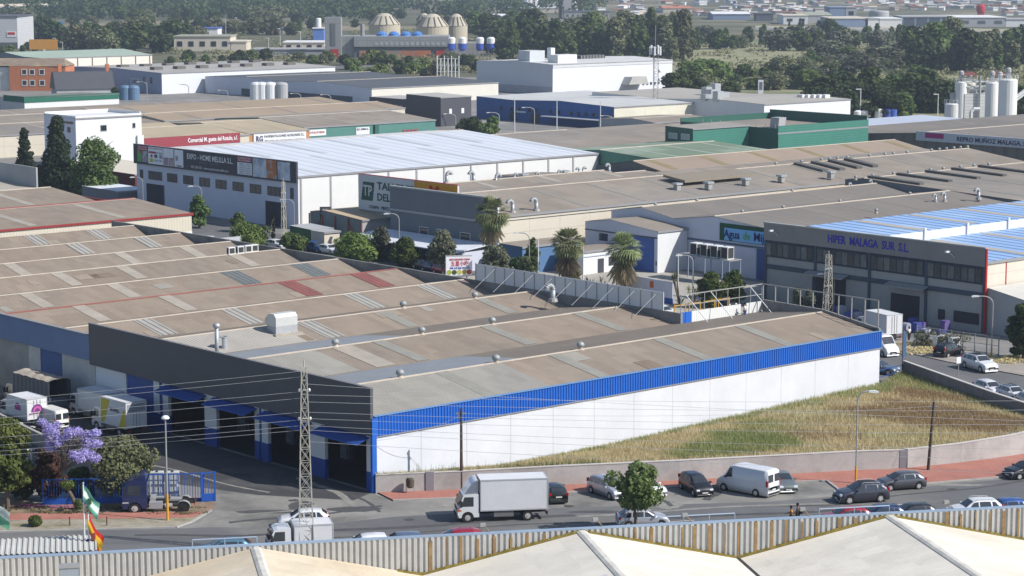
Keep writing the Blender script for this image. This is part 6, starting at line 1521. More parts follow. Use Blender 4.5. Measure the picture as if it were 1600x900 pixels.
MB().prism([(32.5, 2.4), (42, 2.4), (41, 5.0), (34.2, 5.0)], -4, -.1, 'y').build('loading_annex', mat('annex_grey', (0.4, 0.4, 0.38)), wbk)
for k in range(8): MB().tube((43.5 + k * 1.9, -.12, 2.2), (43.5 + k * 1.9, -.02, 2.2), .55, n=10).build('wall_fan', ydark, wbk)
# dark roof hall, blue grey hall, far left halls
b13 = hall('industrial_hall', 'long hall with near black roof and pale blue shaded front', 319, 372, 411, 505, [(411, 5.4), (440, 6.4), (458, 5.6), (480, 6.4), (505, 5.6)], mat('lilac_wall', (0.54, 0.57, 0.65), var=.07), mat('offwhite_side', (0.6, 0.58, 0.52), var=.05), mat('black_roof', (0.085, 0.09, 0.10), rough=.6, var=.1, scale=.05), ridge=True)
MB().box(-.1, 0, 10, 72, .0, 2.4).build('dark_plinth', mat('plinth', (0.09, 0.1, 0.12)), b13)
b12 = hall('industrial_hall', 'blue grey fronted hall with white side and flat grey roof hatches', 302, 376, 506, 566, [(506, 7.2), (536, 7.9), (566, 7.4)], mat('steel_blue_wall', (0.24, 0.30, 0.42), rough=.7, var=.08), mat('bright_white', (0,) * 3), mat('grey_gravel_roof', (0.33, 0.32, 0.30), var=.15, scale=.05), ridge=False)
for k in range(14):
    MB().box(6 + (k % 7) * 9.5, 9.5 + (k % 7) * 9.5, 14 + (k // 7) * 22, 17 + (k // 7) * 22, 7.6, 8.6).build('roof_hatch', mat('hatch_dark', (0.13, 0.12, 0.11)), b12)
for y in (6, 10.5): fwin(b12, y, y + 1.6, 3.4, 5.6)
for y, bd_ in ((17, 'CEPIN'), (52, 'INPA')): MB().box(-.08, 0, y - 3, y + 3, 2, 5).build('faded_sign', mat('faded_panel', (0.36, 0.4, 0.47)), b12); text('lettering', bd_, 1.6, ink_d, b12, (-.12, y, 3.6), 'x', fit=4.2)
q0 = P(50, 128); g0 = toG(P(50, 90, 8)); g1 = toG(P(245, 84.5, 8))
b14 = hall('industrial_hall', 'long hall with pale green roof and cream wall with dark pilasters, top left', g0[0], g1[0], g0[1], g0[1] + 45, [(g0[1], 7.6), (g0[1] + 22, 9.4), (g0[1] + 45, 7.8)], dgrey_w, mat('pale_cream', (0.66, 0.63, 0.56), var=.06, spots=.04), mat('pale_green_roof', (0.30, 0.37, 0.31), var=.08, scale=.05), ridge=False)
for k in range(9): MB().box(k * (g1[0] - g0[0]) / 8.2, k * (g1[0] - g0[0]) / 8.2 + .4, -.15, 0, 0, 7.3).build('pilaster', mat('pilaster_brown', (0.16, 0.13, 0.11)), b14)
g2 = toG(P(0, 84, 8)); hall('industrial_hall', 'dark grey office front with glass panes at the far left edge', g2[0] - 10, g0[0] - 1, g0[1] - 14, g0[1] + 6, [(g0[1] - 14, 8.0), (g0[1] + 6, 8.2)], dgrey_w, mat('charcoal_cool', (0.10, 0.10, 0.125), var=.1, grid=(0, 2, 4, 3, .4, .5)), dgrey_w, ridge=False)
g0 = toG(P(38, 153, 6)); g1 = toG(P(157, 144, 6))
b16 = hall('industrial_hall', 'low white hall topped by a dark green band, upper left', g0[0], g1[0], g0[1], g0[1] + 22, [(g0[1], 6.0), (g0[1] + 22, 5.4)], mat('dirty_white', (0.42, 0.43, 0.45)), white_w, fib_dark, ridge=False)
MB().box(-.2, g1[0] - g0[0], -.2, -.01, 4.6, 6.35).box(-.2, 0, 0, 12, 4.6, 6.35).build('green_band', mat('bottle_green', (0.02, 0.13, 0.085), wave=(0, .6, 0, .2)), b16)
# brick house and slate roofed building
p = P(42, 142); r = root('brick_house', 'three storey orange brick house with white framed windows, top left', 'house', tuple(p), R(-4))
s_ = 3485 / p.length
MB().box(-6, 14, 0, 12, 0, 8.6).build('wall', mat('orange_brick', (0.46, 0.17, 0.08), var=.15, scale=.6, spots=.1), r)
MB().box(-5.9 - 7, -6, 1, 12, 0, 8.2).build('side_wing', mat('worn_pale', (0.5, 0.5, 0.5), var=.15), r)
MB().face([(-13, 0.5, 8.7), (14.3, -.3, 8.7), (12, 6, 11.2), (-11, 6, 11.2)]).face([(14.3, -.3, 8.7), (14.3, 12.3, 8.7), (12, 6, 11.2)]).face([(-13, 12.3, 8.7), (-13, .5, 8.7), (-11, 6, 11.2)]).face([(14.3, 12.3, 8.7), (-13, 12.3, 8.7), (-11, 6, 11.2), (12, 6, 11.2)]).build('roof', mat('mossy_tiles', (0.22, 0.17, 0.13), var=.2, scale=.3, c2=(0.3, 0.26, 0.12), c2scale=.15), r)
for zz_ in (2.0, 5.8):
    for x in (-1.5, 1.3, 4.8):
        w_ = MB().box(x, x + 1.5, -.06, 0, zz_, zz_ + 1.6).build('window', glass(), r); MB().box(x - .25, x, -.1, 0, zz_ - .25, zz_ + 1.85).box(x + 1.5, x + 1.75, -.1, 0, zz_ - .25, zz_ + 1.85).box(x, x + 1.5, -.1, 0, zz_ + 1.6, zz_ + 1.85).box(x, x + 1.5, -.1, 0, zz_ - .25, zz_).build('frame', white_p, w_)
p = P(128, 150); r = root('house', 'slate roofed building with two brick chimneys beside the orange brick house', 'house', tuple(p), R(20))
MB().box(-9, 9, -4, 8, 0, 2.6).build('wall', greyshade, r); MB().prism([(-4.5, 2.6), (0, 8.2), (3.5, 8.2), (8.5, 2.6)], -9.5, 10.5, 'x').build('roof', mat('slate_roof', (0.06, 0.065, 0.075), rough=.6, var=.12), r)
for x in (-7, 9): MB().box(x - .6, x + .6, 1, 2.2, 6, 10.6).build('chimney', mat('orange_brick', (0,) * 3), r)
# tank pair in front of the steel blue wall
for k, px in enumerate((196, 209)):
    q = P(px, 156); o = MB().lathe((0, 0, 0), [(2.0, 0), (2.0, 4.0), (1.6, 4.6), (.3, 4.9)], 16).build('storage_tank', mat('tank_blue', (0.10, 0.17, 0.27), rough=.5)); o.location = q; tag(o, ('left' if k == 0 else 'right') + ' blue storage tank under the gantry by the steel blue wall', 'tank', 'blue tanks')
for k, px in enumerate((401, 409.5, 423, 440)):
    q = P(px, 161); o = MB().lathe((0, 0, 0), [(2.1, 0), (2.1, 6.0), (1.7, 6.5), (.3, 6.8)], 16).build('silo', white_p if k < 3 else greyshade, smooth=False); o.location = q
    tag(o, ['leftmost', 'second', 'third', 'rightmost grey'][k] + ' silo standing before the pale blue wall under the black roof', 'silo', 'silos at the black roofed hall')
# --- roof fence of the big hall
fc = root('roof_fence', 'white panelled fence with slanting braces on the rear edge of the front hall roof', 'fence', tuple(G(54.15, 19)), GA)
MB().box(-.03, .03, 0, 31, 7.8, 9.9).build('panel', mat('fence_panel_white', (0.60, 0.62, 0.66), rough=.6, var=.06, scale=.5), fc)
for k in range(19): MB().box(-.09, -.03, k * 1.72, k * 1.72 + .09, 7.5, 10.0).build('post', steel_d, fc)
for k in range(9): MB().tube((-.1, 1 + k * 3.3, 9.7), (-3.0, 1 + k * 3.3 + .4, 7.5), .026, n=6).build('brace', mat('brace_grey', (0.42, 0.42, 0.42)), fc)
f2 = root('roof_fence', 'ribbed white and blue sheet fence along the step in the front hall roof', 'fence', tuple(G(54.2, 16.4)), GA)
MB().box(1.6, 9.3, 0, .1, 6.4, 8.0).box(10.2, 12.6, 0, .1, 6.4, 8.0).build('panel', mat('fence_ribbed', (0.62, 0.63, 0.62), rough=.5, wave=(0, .3, .006, .2)), f2)
MB().box(0, 1.55, -.01, .1, 6.4, 8.0).build('panel', blue_clad, f2)
f3 = root('roof_railing', 'open steel frame railing above the step and end wall of the front hall roof', 'railing', tuple(G(54.2, 16.5)), GA)
st3 = mat('frame_grey', (0.33, 0.33, 0.32), rough=.5, metal=.3)
for k in range(8): MB().box(k * 1.82, k * 1.82 + .06, 0, .06, 7.5, 9.9).build('post', st3, f3)
MB().box(0, 12.9, 0, .09, 9.82, 9.92).box(0, 12.9, 0, .09, 8.7, 8.78).build('rail', st3, f3)
for k in range(10): MB().box(12.85, 12.95, -16.3 + k * 1.8, -16.2 + k * 1.8, 6.9, 9.9).build('post', st3, f3)
MB().box(12.85, 12.95, -16.3, 0, 9.82, 9.92).build('rail', st3, f3)
for x in (.8, 4.6, 10.8): MB().tube((x, 0, 9.8), (x + .9, -2.6, 6.9), .05, n=6).build('brace', white_p, f3)
# yellow scaffold frames behind the step
for k in range(4):
    r = root('scaffold_frame', ['left end', 'second', 'third', 'right end'][k] + ' yellow scaffold frame stored behind the ribbed roof fence', 'scaffold', tuple(G(56.3 + k * 2.3, 19.5)), GA, 'yellow scaffold frames')
    mt = mat('scaffold_yellow', (0.55, 0.30, 0.03), var=.2)
    for x in (0, 1.7): MB().box(x, x + .1, 0, .1, 0, 8.3).build('upright', mt, r)
    MB().box(0, 1.8, 0, .1, 7.2, 7.3).box(0, 1.8, 0, .1, 8.1, 8.2).box(0, 1.8, 0, .1, 6.3, 6.4).build('rung', mt, r)
# restaurant billboard
lo = P(690, 432); r = root('billboard', 'white illuminated restaurant board with red Chinese letters and food pictures', 'billboard', tuple(P(717, 446)), R(12))
bh_ = height(P(717, 446), 430); bt = height(P(717, 446), 400)
W_ = 42 / (3485 / P(717, 446).length)
MB().box(-W_ / 2, W_ / 2, -.25, .25, bh_, bt).build('board', mat('board_white', (0.72, 0.72, 0.76), rough=.4), r)
MB().box(-W_ / 2 - .04, W_ / 2 + .04, -.28, .28, bt, bt + .06).build('frame', greyshade, r)
for s in (-1, 1): MB().tube((s * W_ * .3, 0, 0), (s * W_ * .3, 0, bh_), .09).build('post', steel_d, r)
zc = (bh_ + bt) / 2; hh = bt - bh_
cr = mat('letter_crimson', (0.5, 0.04, 0.08)); bl_ = mat('letter_blue', (0.08, 0.10, 0.45))
text('lettering', 'RESTAURANTE CHINO', .35, cr, r, (.1, -.28, bt - hh * .17), 'y', fit=W_ * .78)
text('lettering', '五星小吃', .8, cr, r, (.1, -.28, bt - hh * .40), 'y', fit=W_ * .68)
text('lettering', '早餐 小吃 面食 饺子 炒饭', .3, bl_, r, (.1, -.28, bt - hh * .62), 'y', fit=W_ * .76)
for k in range(5):
    MB().tube((-W_ * .38 + k * W_ * .19, -.252, bh_ + hh * .17), (-W_ * .38 + k * W_ * .19, -.27, bh_ + hh * .17), hh * .13, n=12).build('food_picture', mat('food_%d' % k, [(0.35, 0.42, 0.06), (0.06, 0.09, 0.04), (0.45, 0.45, 0.12), (0.5, 0.4, 0.1), (0.45, 0.08, 0.05)][k], var=.5, scale=5), r)
# sign posts, shed and gate between advert hall and workshop
r = root('sign', 'black lettered panel sign on two posts before the white hall side', 'sign', tuple(P(509, 375)), R(5)); hs = height(P(509, 375), 323)
for s in (-1, 1): MB().tube((s * .85, 0, 0), (s * .85, 0, hs), .07).build('post', ydark, r)
MB().box(-.85, .85, -.05, .05, hs - 1.6, hs).build('panel', ydark, r); MB().box(-.75, .75, -.05, .05, hs - 3.2, hs - 1.75).build('panel', white_p, r)
text('lettering', 'VENTA\nALQUILER', .5, ink_w, r, (0, -.07, hs - .8), 'y', fit=1.5)
kg = toG(P(560, 378)); hall('shed', 'tan roofed open shed with green and rust red posts before the workshop', kg[0] - 3, kg[0] + 7, kg[1] - 5, kg[1] + 9, [(kg[1] - 5, 4.2), (kg[1] + 5, 4.9), (kg[1] + 9, 4.5)], mat('chainlink_grey', (0.20, 0.22, 0.23), var=.2), greyshade, mat('warm_tan_roof', (0.42, 0.33, 0.22), var=.1), ridge=False)
sh_ = [o for o in bpy.data.objects if o.get('label', '').startswith('tan roofed open shed')][0]
for y in (0, 3.5, 7, 10.5, 14): MB().box(-.25, -.1, y - .1, y + .1, 0, 4.2).build('post', mat('rust_red', (0.3, 0.07, 0.04)), sh_)
MB().tube((-.2, 0, .2), (-.2, 3.5, 3.6), .06, n=5).tube((-.2, 10.5, 3.8), (-.2, 14, .4), .06, n=5).build('brace', mat('rust_red', (0,) * 3), sh_)
kg = toG(P(488, 388)); hall('kiosk', 'small green kiosk beside the pale gatehouse under the lamp', kg[0], kg[0] + 4, kg[1], kg[1] + 6, [(kg[1], 2.9), (kg[1] + 6, 3.1)], mat('kiosk_green', (0.05, 0.12, 0.06)), mat('kiosk_green', (0,) * 3), greyshade, ridge=False)
kg = toG(P(507, 392)); hall('gatehouse', 'pale plastered gatehouse right of the green kiosk', kg[0], kg[0] + 3, kg[1], kg[1] + 3.5, [(kg[1], 2.9), (kg[1] + 3.5, 2.9)], mat('plaster_pale', (0.55, 0.5, 0.42)), mat('plaster_pale', (0,) * 3), greyshade, ridge=False)
# hoarding by the palm yard
a = P(978, 463); b = P(1051, 476); d = (b - a)
r = root('hoarding', 'white and blue hoarding with a small orange notice by the right fan palm', 'hoarding', tuple(a), math.atan2(d.y, d.x))
MB().box(0, d.length, -.05, .05, .8, 3.0).build('panel', mat('hoarding_white', (0.5, 0.52, 0.6)), r); MB().box(0, d.length, -.06, .06, 0, .8).build('lower_panel', mat('hoarding_blue', (0.04, 0.1, 0.35)), r)
MB().box(d.length * .52, d.length * .6, -.08, -.05, 1.8, 2.7).build('notice', mat('notice_orange', (0.5, 0.12, 0.03)), r)
# mast
p = P(1023, 190); h = height(p, 70); r = root('telecom_mast', 'tall lattice telecom mast with white antennas, centre right', 'mast', tuple(p), R(20)); mm_ = mat('mast_steel', (0.33, 0.33, 0.32), var=.2, scale=.5)
mb = MB(); W = .75
for sx, sy in ((-W, -W * .6), (W, -W * .6), (0, W)): mb.tube((sx, sy, 0), (sx, sy, h - .5), .1, n=5)
mb.build('leg', mm_, r); mb = MB(); T = [(-W, -W * .6), (W, -W * .6), (0, W)]
n = 26
for k in range(n):
    z0, z1 = (h - .5) * k / n, (h - .5) * (k + 1) / n
    for i in range(3):
        a, b = T[i], T[(i + 1) % 3]
        if k % 2: a, b = b, a
        mb.tube((*a, z0), (*b, z1), .05, n=4)
mb.build('lattice', mm_, r); MB().tube((0, 0, h - .5), (0, 0, h + 5.5), .09).build('lightning_rod', steel_d, r)
for k in range(9):
    a = k * 6.283 / 9; MB().obox((1.5 * math.cos(a), 1.5 * math.sin(a)), (1, 0), (0, 1), .4, .4, h - 2.9 + (k % 2) * .4, h - .5 + (k % 2) * .4).build('antenna', white_p, r)
mb = MB(); mb.lathe((0, 0, h - 2.8), [(1.6, 0), (1.6, .1)], 10); mb.lathe((0, 0, h - .9), [(1.6, 0), (1.6, .1)], 10); mb.build('platform', mm_, r)
for z in (h * .55, h * .66): MB().tube((1.0, -.5, z), (1.4, -.5, z), .45, n=10).build('dish', white_p, r)
# rack of white posts beside the black roof
r = root('mast_group', 'cluster of white lattice masts behind the black roofed hall', 'mast', tuple(P(700, 124)), 0)
for k in range(7):
    for j in (0, 1): MB().tube((-4.2 + k * 1.4, j * 2, 0), (-4.2 + k * 1.4, j * 2, 9 - (k % 2)), .16, n=5).build('post', white_p, r)
mb = MB()
for z in (3, 5.5, 8): mb.tube((-4.2, 0, z), (4.2, 0, z), .1, n=4)
for k in range(6): mb.tube((-4.2 + k * 1.4, 0, 3), (-2.8 + k * 1.4, 0, 8), .07, n=4)
mb.build('cross_bar', white_p, r)
# ================================================================== TREES AND PLANTS
def leaf_cloud(centres, radii, n, size, flat=0.0, seed=1, up=0.25, shell=0.75, elong=1.3):
    r_ = np.random.default_rng(seed); C_ = np.array(centres, float); Rd = np.array(radii, float)
    if Rd.ndim == 1: Rd = np.stack([Rd, Rd, Rd * .8], 1)
    wgt = (Rd[:, 0] * Rd[:, 2]); wgt = wgt / wgt.sum()
    idx = r_.choice(len(C_), n, p=wgt)
    d = r_.normal(size=(n, 3)); d /= np.linalg.norm(d, axis=1)[:, None]
    rad = shell + (1 - shell) * r_.random(n) ** .5; rad *= (0.85 + .3 * r_.random(n))
    p = C_[idx] + d * Rd[idx] * rad[:, None]
    nrm = d + r_.normal(size=(n, 3)) * .55 + np.array([0, 0, up]); nrm /= np.linalg.norm(nrm, axis=1)[:, None]
    t = np.cross(nrm, r_.normal(size=(n, 3))); t /= np.linalg.norm(t, axis=1)[:, None]; b = np.cross(nrm, t)
    s = size * (0.6 + .8 * r_.random(n))[:, None]
    t = t * s * elong; b = b * s
    V = np.empty((n, 4, 3)); V[:, 0] = p - t * .5; V[:, 1] = p + b * .5 - t * .05; V[:, 2] = p + t * .5; V[:, 3] = p - b * .5 - t * .05
    return V.reshape(-1, 3)
def quads_obj(name, V, m, parent=None, extra=None):
    n = len(V) // 4; me = bpy.data.meshes.new(name); me.vertices.add(n * 4); me.vertices.foreach_set('co', V.ravel().astype(np.float32))
    me.loops.add(n * 4); me.loops.foreach_set('vertex_index', np.arange(n * 4, dtype=np.int32)); me.polygons.add(n)
    me.polygons.foreach_set('loop_start', np.arange(0, n * 4, 4, dtype=np.int32)); me.polygons.foreach_set('loop_total', np.full(n, 4, dtype=np.int32))
    me.update(calc_edges=True); me.materials.append(m)
    o = bpy.data.objects.new(name, me); col.objects.link(o)
    if parent is not None: o.parent = parent
    return o
bark = mat('tree_bark', (0.12, 0.095, 0.075), var=.3, scale=2, spots=.3)
lf_dark = leafmat('leaf_dark', (0.028, 0.052, 0.019), (0.075, 0.105, 0.036))
lf_mid = leafmat('leaf_mid', (0.05, 0.085, 0.022), (0.135, 0.18, 0.055))
lf_light = leafmat('leaf_light', (0.085, 0.13, 0.03), (0.19, 0.24, 0.07), .35)
lf_olive = leafmat('leaf_olive', (0.10, 0.115, 0.055), (0.20, 0.21, 0.11))
lf_grey = leafmat('leaf_grey', (0.085, 0.095, 0.06), (0.165, 0.17, 0.115))
lf_pine = leafmat('leaf_conifer', (0.018, 0.035, 0.016), (0.045, 0.06, 0.028))
lf_palm = leafmat('leaf_palm', (0.13, 0.16, 0.07), (0.30, 0.33, 0.17), .35)
lf_dry = leafmat('leaf_palm_dry', (0.24, 0.19, 0.12), (0.36, 0.30, 0.21))
lf_purple = leafmat('jacaranda_blossom', (0.36, 0.31, 0.62), (0.54, 0.49, 0.82), .4)
lf_red = leafmat('bougainvillea_leaf', (0.07, 0.05, 0.03), (0.17, 0.07, 0.06))
def trunk_mesh(h, r, limbs, seed, spread, z0=.35, crook=.06):
    rr = random.Random(seed); mb = MB(); pts = [Vector((0, 0, 0))]
    for k in range(1, 5): pts.append(Vector((rr.gauss(0, crook) * h * k / 4, rr.gauss(0, crook) * h * k / 4, h * k / 4)))
    for k in range(4): mb.tube(pts[k], pts[k + 1], r * (1 - k * .2), r * (1 - (k + 1) * .2), n=8)
    for k in range(limbs):
        t = z0 + (1 - z0) * k / max(1, limbs); i = min(3, int(t * 4)); b = pts[i].lerp(pts[i + 1], t * 4 - i); a = rr.random() * 6.28; L = spread * rr.uniform(.55, 1)
        m1 = b + Vector((math.cos(a) * L * .5, math.sin(a) * L * .5, L * .35)); e = m1 + Vector((math.cos(a + .4) * L * .45, math.sin(a + .4) * L * .45, L * .35))
        mb.tube(b, m1, r * .42, r * .25, n=6); mb.tube(m1, e, r * .25, r * .08, n=5)
        for q in range(2): mb.tube(m1, m1 + Vector((rr.gauss(0, .4), rr.gauss(0, .4), .5)) * L * .5, r * .16, r * .05, n=4)
    return mb
def crown_centres(h0, h1, w_, n, seed, shape='round'):
    rr = random.Random(seed); C_ = []; Rd = []; n = int(n * 1.25)
    for k in range(n):
        t = (k + .5) / n; z = h0 + (h1 - h0) * t
        if shape == 'round': env = math.sin(math.pi * min(1, max(0, t * .86 + .12))) ** .6 * rr.uniform(.75, 1.15)
        elif shape == 'cone': env = (1 - t) * .95 + .08
        elif shape == 'column': env = .75 * math.sin(math.pi * min(1, t * .8 + .2)) ** .5
        else: env = .35 + .65 * (t ** .7)
        a = k * 2.4 + rr.random(); d = w_ / 2 * env * rr.uniform(.35, .78)
        rad = w_ * rr.uniform(.09, .22) * (.6 + .4 * env)
        C_.append((math.cos(a) * d, math.sin(a) * d, z)); Rd.append(rad)
    return C_, Rd
def tree(name, label, cat, loc, h, w_, m, n=3500, leaf=.22, shape='round', base=.3, seed=1, group=None, trunk_r=None, clumps=26, rz=0, trunk_m=None):
    r = root(name, label, cat, tuple(loc), rz, group)
    C_, Rd = crown_centres(h * base, h * .93, w_, clumps, seed, shape)
    trunk_mesh(h * .8, trunk_r or h * .028, 6, seed, w_ * .38).build('trunk', trunk_m or bark, r)
    quads_obj('crown', leaf_cloud(C_, Rd, n, leaf, seed=seed), m, r)
    return r
def at(px, py): return P(px, py)
def hw(px, py, ytop, wpx):
    p = P(px, py); return p, height(p, ytop), wpx / (F_PX / math.hypot(p.length, 0))
# near trees
def tpx(name, label, px, py, ytop, wpx, m, cat='tree', **k):
    p, h, w_ = hw(px, py, ytop, wpx); return tree(name, label, cat, p, h, w_, m, **k)
tpx('street_tree', 'small leafy street tree before the silver hatchback', 993, 833, 722, 100, leafmat('leaf_fresh', (0.075, 0.11, 0.035), (0.19, 0.24, 0.08), .35), n=3300, leaf=.23, base=.40, seed=3, clumps=17)
tpx('tree', 'bright yellow green tree at the left edge above the pale green flag', 12, 797, 652, 92, lf_light, n=8500, leaf=.26, base=.25, seed=4, clumps=34)
tpx('shrub_tree', 'bushy olive green tree overhanging the blue fence beside the tractor unit', 190, 780, 684, 122, lf_olive, n=9000, leaf=.2, base=.22, seed=5, clumps=36)
tpx('shrub', 'reddish bougainvillea shrub left of the jacaranda trunk', 78, 782, 700, 66, lf_red, cat='shrub', n=5200, leaf=.2, base=.12, seed=6)
tpx('shrub', 'dark green shrub mass between jacaranda and blue fence', 126, 780, 732, 60, lf_dark, cat='shrub', n=5000, leaf=.2, base=.1, seed=7)
tpx('shrub', 'dark shrub behind the yellow green tree at the left edge', 36, 780, 715, 56, lf_dark, cat='shrub', n=4200, leaf=.2, base=.1, seed=8)
p = P(55, 822, .12); r = root('bush', 'small round clipped bush on the gravel verge', 'shrub', tuple(p)); MB().tube((0, 0, 0), (0, 0, .3), .05).build('stem', bark, r); quads_obj('foliage', leaf_cloud([(0, 0, .42)], [(.52, .52, .46)], 1400, .12, seed=9), lf_mid, r)
# jacaranda: leaning trunk, bare fine branches, blossom clumps
p, h, w_ = hw(122, 798, 634, 100); r = root('jacaranda', 'jacaranda in violet bloom with a leaning trunk by the blue fence', 'tree', tuple(p)); r.scale = (.92,) * 3
mb = MB(); pts = [(0, 0, 0), (-.5, 0, 1.3), (-1.1, .1, 2.4), (-1.35, .2, 3.6), (-1.0, .2, 4.6), (-.6, .3, 5.4)]
for i, (a, b) in enumerate(zip(pts[:-1], pts[1:])): mb.tube(a, b, .20 - i * .025, .18 - i * .025, n=8)
rr = random.Random(3); cc = []
for k in range(40):
    a = k * 2.4; L = rr.uniform(.45, 1); b0 = Vector(pts[-1 - k % 3]); e = Vector((-.45 + math.cos(a) * L * 2.75, math.sin(a) * L * 1.7, 6.5 + rr.uniform(-1.7, 1.9) * (1.15 - L * .5) - .5 * math.cos(a)))
    m1 = b0.lerp(e, .5) + Vector((0, 0, .25)); mb.tube(b0, m1, .07, .045, n=5); mb.tube(m1, e, .045, .02, n=5); cc.append(tuple(e))
    for q in range(4):
        e2 = m1 + Vector((rr.gauss(0, .7), rr.gauss(0, .5), rr.uniform(.2, 1.1))); mb.tube(m1, e2, .022, .01, n=4)
mb.build('trunk', bark, r); cc = [c for i, c in enumerate(cc) if not (c[0] > .1 and c[2] < 6.6 and i % 2)]
quads_obj('blossom', leaf_cloud(cc, [rr.uniform(.35, .7) for _ in cc], 6500, .13, seed=12, shell=.25), lf_purple, r)
quads_obj('foliage', leaf_cloud([(.1, -.1, .6), (-.9, 0, 2.4)], [(.3, .3, .5), (.6, .5, .4)], 700, .15, seed=13), lf_light, r)
o = quads_obj('fallen_petals', leaf_cloud([tuple(P(x, y, .13)) for x, y in ((60, 791), (85, 792), (100, 793), (45, 790), (120, 790))], [(1.4, .5, .01)] * 5, 500, .09, seed=14), leafmat('petal_magenta', (0.45, 0.05, 0.25), (0.5, 0.12, 0.35)), None); tag(o, kind='stuff')
# blue fence
fa, fb, fc_ = P(68, 791), P(196, 788), P(336, 783)
def rail_fence(label, a, b, h, solid, gate=False):
    d = b - a; L = d.length; r = root('fence', label, 'fence', tuple(a), math.atan2(d.y, d.x)); z1 = solid
    bl = mat('fence_blue', (0.015, 0.08, 0.36), rough=.5, var=.1)
    if solid: MB().box(0, L, -.03, .03, .05, z1).build('lower_panel', bl, r)
    mb = MB(); n = int(L / .22)
    for k in range(n + 1): mb.box(L * k / n - .022, L * k / n + .022, -.02, .02, z1, h)
    mb.build('bars', bl, r)
    MB().box(0, L, -.035, .035, h, h + .09).build('rail', bl, r)
    m_ = max(1, int(L / 3.2))
    for k in range(m_ + 1): MB().box(L * k / m_ - .07, L * k / m_ + .07, -.07, .07, 0, h + .12).build('post', bl, r)
    return r
rail_fence('blue metal fence with solid foot behind the jacaranda', fa, fb, 2.2, .65)
rail_fence('blue barred sliding gate behind the tractor unit', P(205, 786), P(318, 783), 2.35, .3)
rail_fence('short blue gate housing at the yard entrance right of the tractor unit', P(316, 784.5), P(336, 783), 2.45, .7)
for k, (px, lb_) in enumerate(((246, 'left white plastic liquid tank in its cage behind the blue gate'), (270, 'right white plastic liquid tank in its cage behind the blue gate'))):
    r = root('liquid_tank', lb_, 'tank', tuple(P(px, 778)), R(3), 'caged plastic tanks')
    for z in (0.15, 1.3): MB().box(-.55, .55, -.5, .5, z, z + .95).build('container', mat('plastic_white', (0.55, 0.57, 0.55), rough=.4, var=.1), r)
    mb = MB()
    for x in (-.58, -.2, .2, .56): mb.box(x, x + .03, -.54, -.51, .1, 2.3)
    for z in (.1, .6, 1.2, 1.7, 2.28): mb.box(-.58, .59, -.55, -.52, z, z + .03)
    mb.build('cage', steel, r); MB().lathe((0, 0, 2.25), [(.12, 0), (.12, .1)], 10).build('cap', ydark, r)
# yard: low concrete wall, stacked trolleys, sunlit annex
w0 = P(118, 742); w1 = P(196, 772); w2 = P(-20, 672)
r = root('yard_wall', 'low grey concrete wall behind the jacaranda with a pale coping', 'wall', tuple(w2)); MB().wall([(0, 0), (w0.x - w2.x, w0.y - w2.y), (w1.x - w2.x, w1.y - w2.y)], 0, 2.2, .2).build('wall', conc, r); MB().wall([(0, 0), (w0.x - w2.x, w0.y - w2.y), (w1.x - w2.x, w1.y - w2.y)], 2.2, 2.27, .3).build('coping', kerb_m, r)
tro = mat('trolley_black', (0.035, 0.035, 0.04), rough=.5, var=.3, scale=3); trw = mat('trolley_white', (0.6, 0.6, 0.6), rough=.4)
def seat_row(loc, rz, label):
    r = root('trailer_frame', label, 'rack', tuple(loc), rz, 'dark frames with white ends stacked in the yard')
    MB().box(-1.5, 1.5, -.3, .3, .75, .85).box(-1.5, 1.5, .22, .3, .85, 1.15).build('tray', tro, r)
    for x in (-1.35, 1.3): MB().box(x, x + .12, -.35, .35, 0, .95).build('end_frame', trw, r)
    MB().box(-1.3, 1.3, -.05, .05, .35, .42).build('cross_bar', steel_d, r)
    return r
k = 0
for row in range(6):
    for c in range(4):
        px = 6 + c * 19 + row * 3; py = 658 + row * 8.5 + c * 6
        seat_row(P(px, py + 8, 0), GA - R(90) + R(random.uniform(-7, 7)), 'dark frame with white ends in the crowded rack yard at the left edge'); k += 1
hall('annex', 'cream sunlit annex wall with a dark lean-to roof at the left edge', -14, -6, 62, 100, [(62, 3.9), (100, 4.0)], cream_w, mat('cream_render', (0.55, 0.52, 0.45), var=.15, scale=.3), mat('dark_tar_roof', (0.08, 0.08, 0.09)), ridge=False)
# round bushes and trees in the middle street
tpx('bush', 'bright green spreading bush behind the brown roof, middle', 556, 407, 367, 82, lf_light, cat='shrub', n=5000, leaf=.3, base=.1, seed=21)
tpx('bush', 'bright green low bush left of the lattice pylon base', 392, 386, 350, 68, lf_light, cat='shrub', n=4200, leaf=.3, base=.1, seed=22)
tpx('bush', 'green bush right of the lattice pylon base', 458, 394, 364, 46, lf_mid, cat='shrub', n=2600, leaf=.3, base=.1, seed=23)
tpx('tree', 'round dense dark green tree in front of the white canopy', 635, 416, 371, 52, lf_mid, n=3600, leaf=.28, base=.12, seed=24)
tpx('tree', 'grey green tree left of the round dense tree', 597, 408, 352, 38, lf_grey, n=2600, leaf=.28, base=.15, seed=25)
tpx('tree', 'grey green loose tree above the restaurant board', 691, 436, 356, 54, lf_grey, n=3400, leaf=.3, base=.3, seed=26)
tpx('tree', 'dark loose tree under the tall fan palm', 776, 446, 380, 56, lf_grey, n=3400, leaf=.3, base=.25, seed=27)
tpx('shrub', 'dark shrub left of the cream hall side near the yard lamp', 812, 432, 402, 46, lf_dark, cat='shrub', n=2400, leaf=.3, base=.1, seed=28)
tpx('tree', 'slim green tree against the cream hall side', 832, 440, 368, 30, lf_mid, n=2200, leaf=.26, shape='column', base=.15, seed=29)
tpx('tree', 'narrow tree in front of the advert hall windows', 311, 356, 303, 36, lf_mid, n=2600, leaf=.3, base=.12, seed=30)
